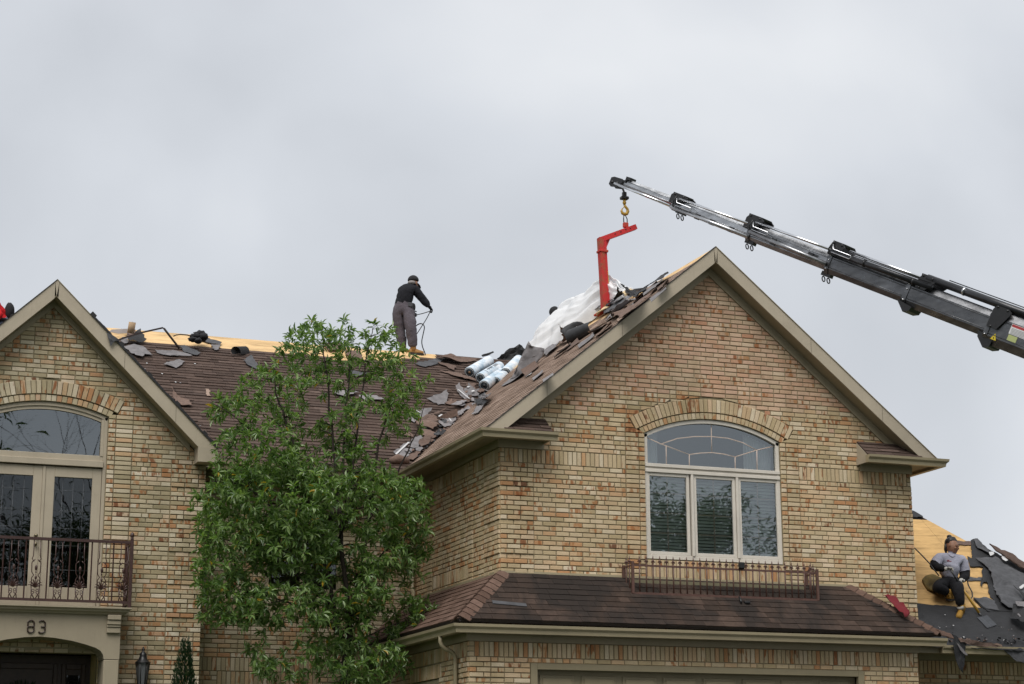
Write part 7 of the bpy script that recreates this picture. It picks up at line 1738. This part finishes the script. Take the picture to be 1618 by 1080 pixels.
limbs=[(T1,.052,.032),(T2,.040,.02),(T3,.036,.02),
 ([tp(535,800),tp(530,720),tp(520,640),tp(512,560),tp(506,515)],.028,.006),([tp(535,800),tp(545,700,.1),tp(550,620,.1),tp(556,545,.1)],.025,.006),([tp(538,830),tp(560,730),tp(568,640),tp(580,560),tp(588,520)],.024,.006),
 ([tp(585,790,.2),tp(600,700,.2),tp(618,640,.2),tp(640,580,.2)],.028,.006),([tp(575,830,.2),tp(620,760,.1),tp(650,700,.1),tp(672,640,.1)],.024,.005),([tp(470,720),tp(450,660),tp(435,610),tp(430,570)],.024,.006),([tp(490,800),tp(440,720,-.2),tp(385,670,-.2),tp(335,635,-.2)],.026,.005),
 ([tp(512,880),tp(450,820,-.3),tp(390,770,-.4),tp(335,760,-.4)],.026,.006),([tp(528,960),tp(460,900,-.4),tp(390,860,-.4),tp(330,850,-.4)],.024,.005),([tp(548,960),tp(600,880,-.2),tp(640,850,-.2),tp(672,840,-.2)],.022,.005),([tp(549,1010),tp(500,975,-.4),tp(455,950,-.5),tp(415,955,-.5)],.018,.004),
 ([tp(549,1020),tp(590,1000,-.1),tp(640,980,-.1)],.016,.004),([tp(535,990),tp(450,950,-.2),tp(380,935,-.3),tp(350,950,-.3)],.016,.004),([tp(512,880),tp(480,840,-.6),tp(450,800,-.9),tp(430,770,-1.0)],.02,.005),([tp(535,850),tp(550,810,-.5),tp(560,780,-.9)],.02,.005)]
tree('broadleaf_tree','slender multi-stemmed green tree growing between the two gables, before the roof',gb,lobes,limbs,1800,.127,5,m_leaf,singles=300,perclu=(7,10))
# small evergreen beside the lantern
m_ever=leaf_mat('evergreen',[(0,(.010,.030,.012)),(.5,(.018,.048,.018)),(1,(.035,.07,.024))],0)
tb=at(291,1080,27.2); tt=at(291,1008,27.2); gbz=ground_z(tb.x,tb.y); H=tt.z-gbz
ev=thing('evergreen_shrub','small dark conical evergreen shrub at the corner of the left wing','shrub',(tb.x,tb.y,gbz))
mb=MB(); mb.tube([(tb.x,tb.y,gbz),(tb.x,tb.y,tt.z-.2)],[.05,.01],7); mb.build('trunk',m_bark,ev)
mb=MB(); rr=random.Random(4)
for i in range(15000):
    u=rr.random()**.6; z=gbz+.1+(H-.1)*(1-u); rad=.02+.42*u**.8*(1 if u<.85 else (1-u)*4+.4); an=rr.random()*6.283; rad*=(.55+.5*rr.random())*(1+.18*math.sin(an*3+z*5))
    p=Vector((tb.x+rad*math.cos(an),tb.y+rad*math.sin(an),z)); d=Vector((math.cos(an)*.6,math.sin(an)*.6,.9+rr.uniform(-.4,.4))).normalized()
    mb.add(leaf_pts(p,d,Vector((math.cos(an),math.sin(an),.2)),rr.uniform(.04,.075),.013),LF)
mb.build('crown',m_ever,ev,kind='stuff',recalc=False)
# flowers hung on the entry door
fl_=thing('door_wreath','dim red and green flower wreath hanging on the porch door','wreath',(3.30,YL+.54,3.28))
mb=MB(); rr=random.Random(9)
for i in range(240):
    an=rr.random()*6.283; r_=rr.uniform(.08,.26); p=Vector((3.30+r_*math.cos(an)*1.25,YL+.53-rr.random()*.07,3.16+r_*math.sin(an)*.8)); mb.add(leaf_pts(p,Vector((math.cos(an),-.3,math.sin(an))),Vector((0,-1,.2)),rr.uniform(.05,.10),.025),LF)
mb.build('foliage',m_ever,fl_,kind='stuff',recalc=False)
for i in range(9):
    an=rr.random()*6.283; p=Vector((3.30+.2*math.cos(an),YL+.47,3.2+.11*math.sin(an))); mb=MB(); mb.ball(p,(.03,.025,.03),8,6,fn=lambda q,d:q*(1+.4*fbm(d.x*4,d.y*4,d.z*4))); mb.build('flower',plain('flower_red',(.30,.05,.06),.8),fl_)
# ------------------------------------------------------------------ street trees across the road (some seen in the window reflections, some added to block light)
m_leaf2=leaf_mat('street_leaf',[(0,(.020,.045,.014)),(.5,(.038,.072,.022)),(1,(.07,.10,.03))],.0)
def offscreen_tree(x,y,h,r_,seed,bare=False,nl=26,ls=1.0):
    rr=random.Random(seed); t=thing('offscreen_tree','bare-branched street tree across the road behind the viewer' if bare else ('unseen leafy yard tree added left of the view for shade' if y>0 else 'leafy street tree across the road behind the viewer, for reflections and shade'),'tree',(x,y,ground_z(x,y)),'unseen yard trees added left of the view for shade' if y>0 else 'street trees across the road')
    z0=ground_z(x,y); tr=MB(); nodes=[]
    def grow(p,d,L,r0,depth):
        q=p+d*L; mid=p.lerp(q,.5)+Vector((rr.uniform(-.1,.1),rr.uniform(-.1,.1),0))*L*.4; tr.tube([p,mid,q],[r0,r0*.8,r0*.6],5 if depth<3 else 4)
        if depth>=(8 if bare else 5): nodes.append(q); return
        for i in range(2 if depth>2 else 3):
            a_=d.orthogonal().normalized(); b_=d.cross(a_); an=rr.random()*6.28; sp=rr.uniform(.35,.75); dd=(d*math.cos(sp)+(a_*math.cos(an)+b_*math.sin(an))*math.sin(sp)+Vector((0,0,.12))).normalized(); grow(q,dd,L*rr.uniform(.66,.86),r0*.58,depth+1)
    grow(Vector((x,y,z0)),Vector((0,0,1)),h*.26,.15 if bare else .22,0); tr.build('trunk',m_bark,t)
    if not bare:
        cr=MB()
        for q in nodes:
            for i in range(nl):
                p=q+Vector((rr.gauss(0,.42*ls**.5),rr.gauss(0,.42*ls**.5),rr.gauss(0,.36*ls**.5))); d=Vector((rr.gauss(0,1),rr.gauss(0,1),rr.gauss(0,.6))).normalized()
                if y>0 and p.x>.085*p.y-.5: continue
                cr.add(leaf_pts(p,d,Vector((rr.uniform(-.5,.5),rr.uniform(-.5,.5),1)),rr.uniform(.14,.26)*ls,.06*ls),LF)
        cr.build('crown',m_leaf2,t,kind='stuff',recalc=False)
for i,(x,y,h,bare,nl,ls) in enumerate(((-30,-5,24,0,45,2.7),(-22,-6,24,0,45,2.7),(-15,-5,24,0,45,2.7),(-8.5,-6,24,0,45,2.7),(-2.5,-7,22,0,45,2.5),(17.0,-10.5,20,0,45,2.5),(1,-10,14,0,26,1),(8.2,-9,12.5,0,75,1),(9.9,-13.5,18.0,1,0,1),(15,-9.5,12.5,0,30,1),(20.5,-10,12,0,30,1),(27.0,-9,14.0,0,95,1.15),(30.0,-11,11.2,0,90,1.15),(34.5,-9,8.5,0,60,1),(39,-10,12,0,30,1),(46,-11,13,0,30,1),(-6.4,13.0,10.5,0,90,1.6),(-5.6,20.5,12,0,90,1.6),(-11,17,13,0,60,1.6))): offscreen_tree(x,y,h,3.5,100+i,bool(bare),nl,ls)  # tallest street trees and all yard trees are added to darken the lower house
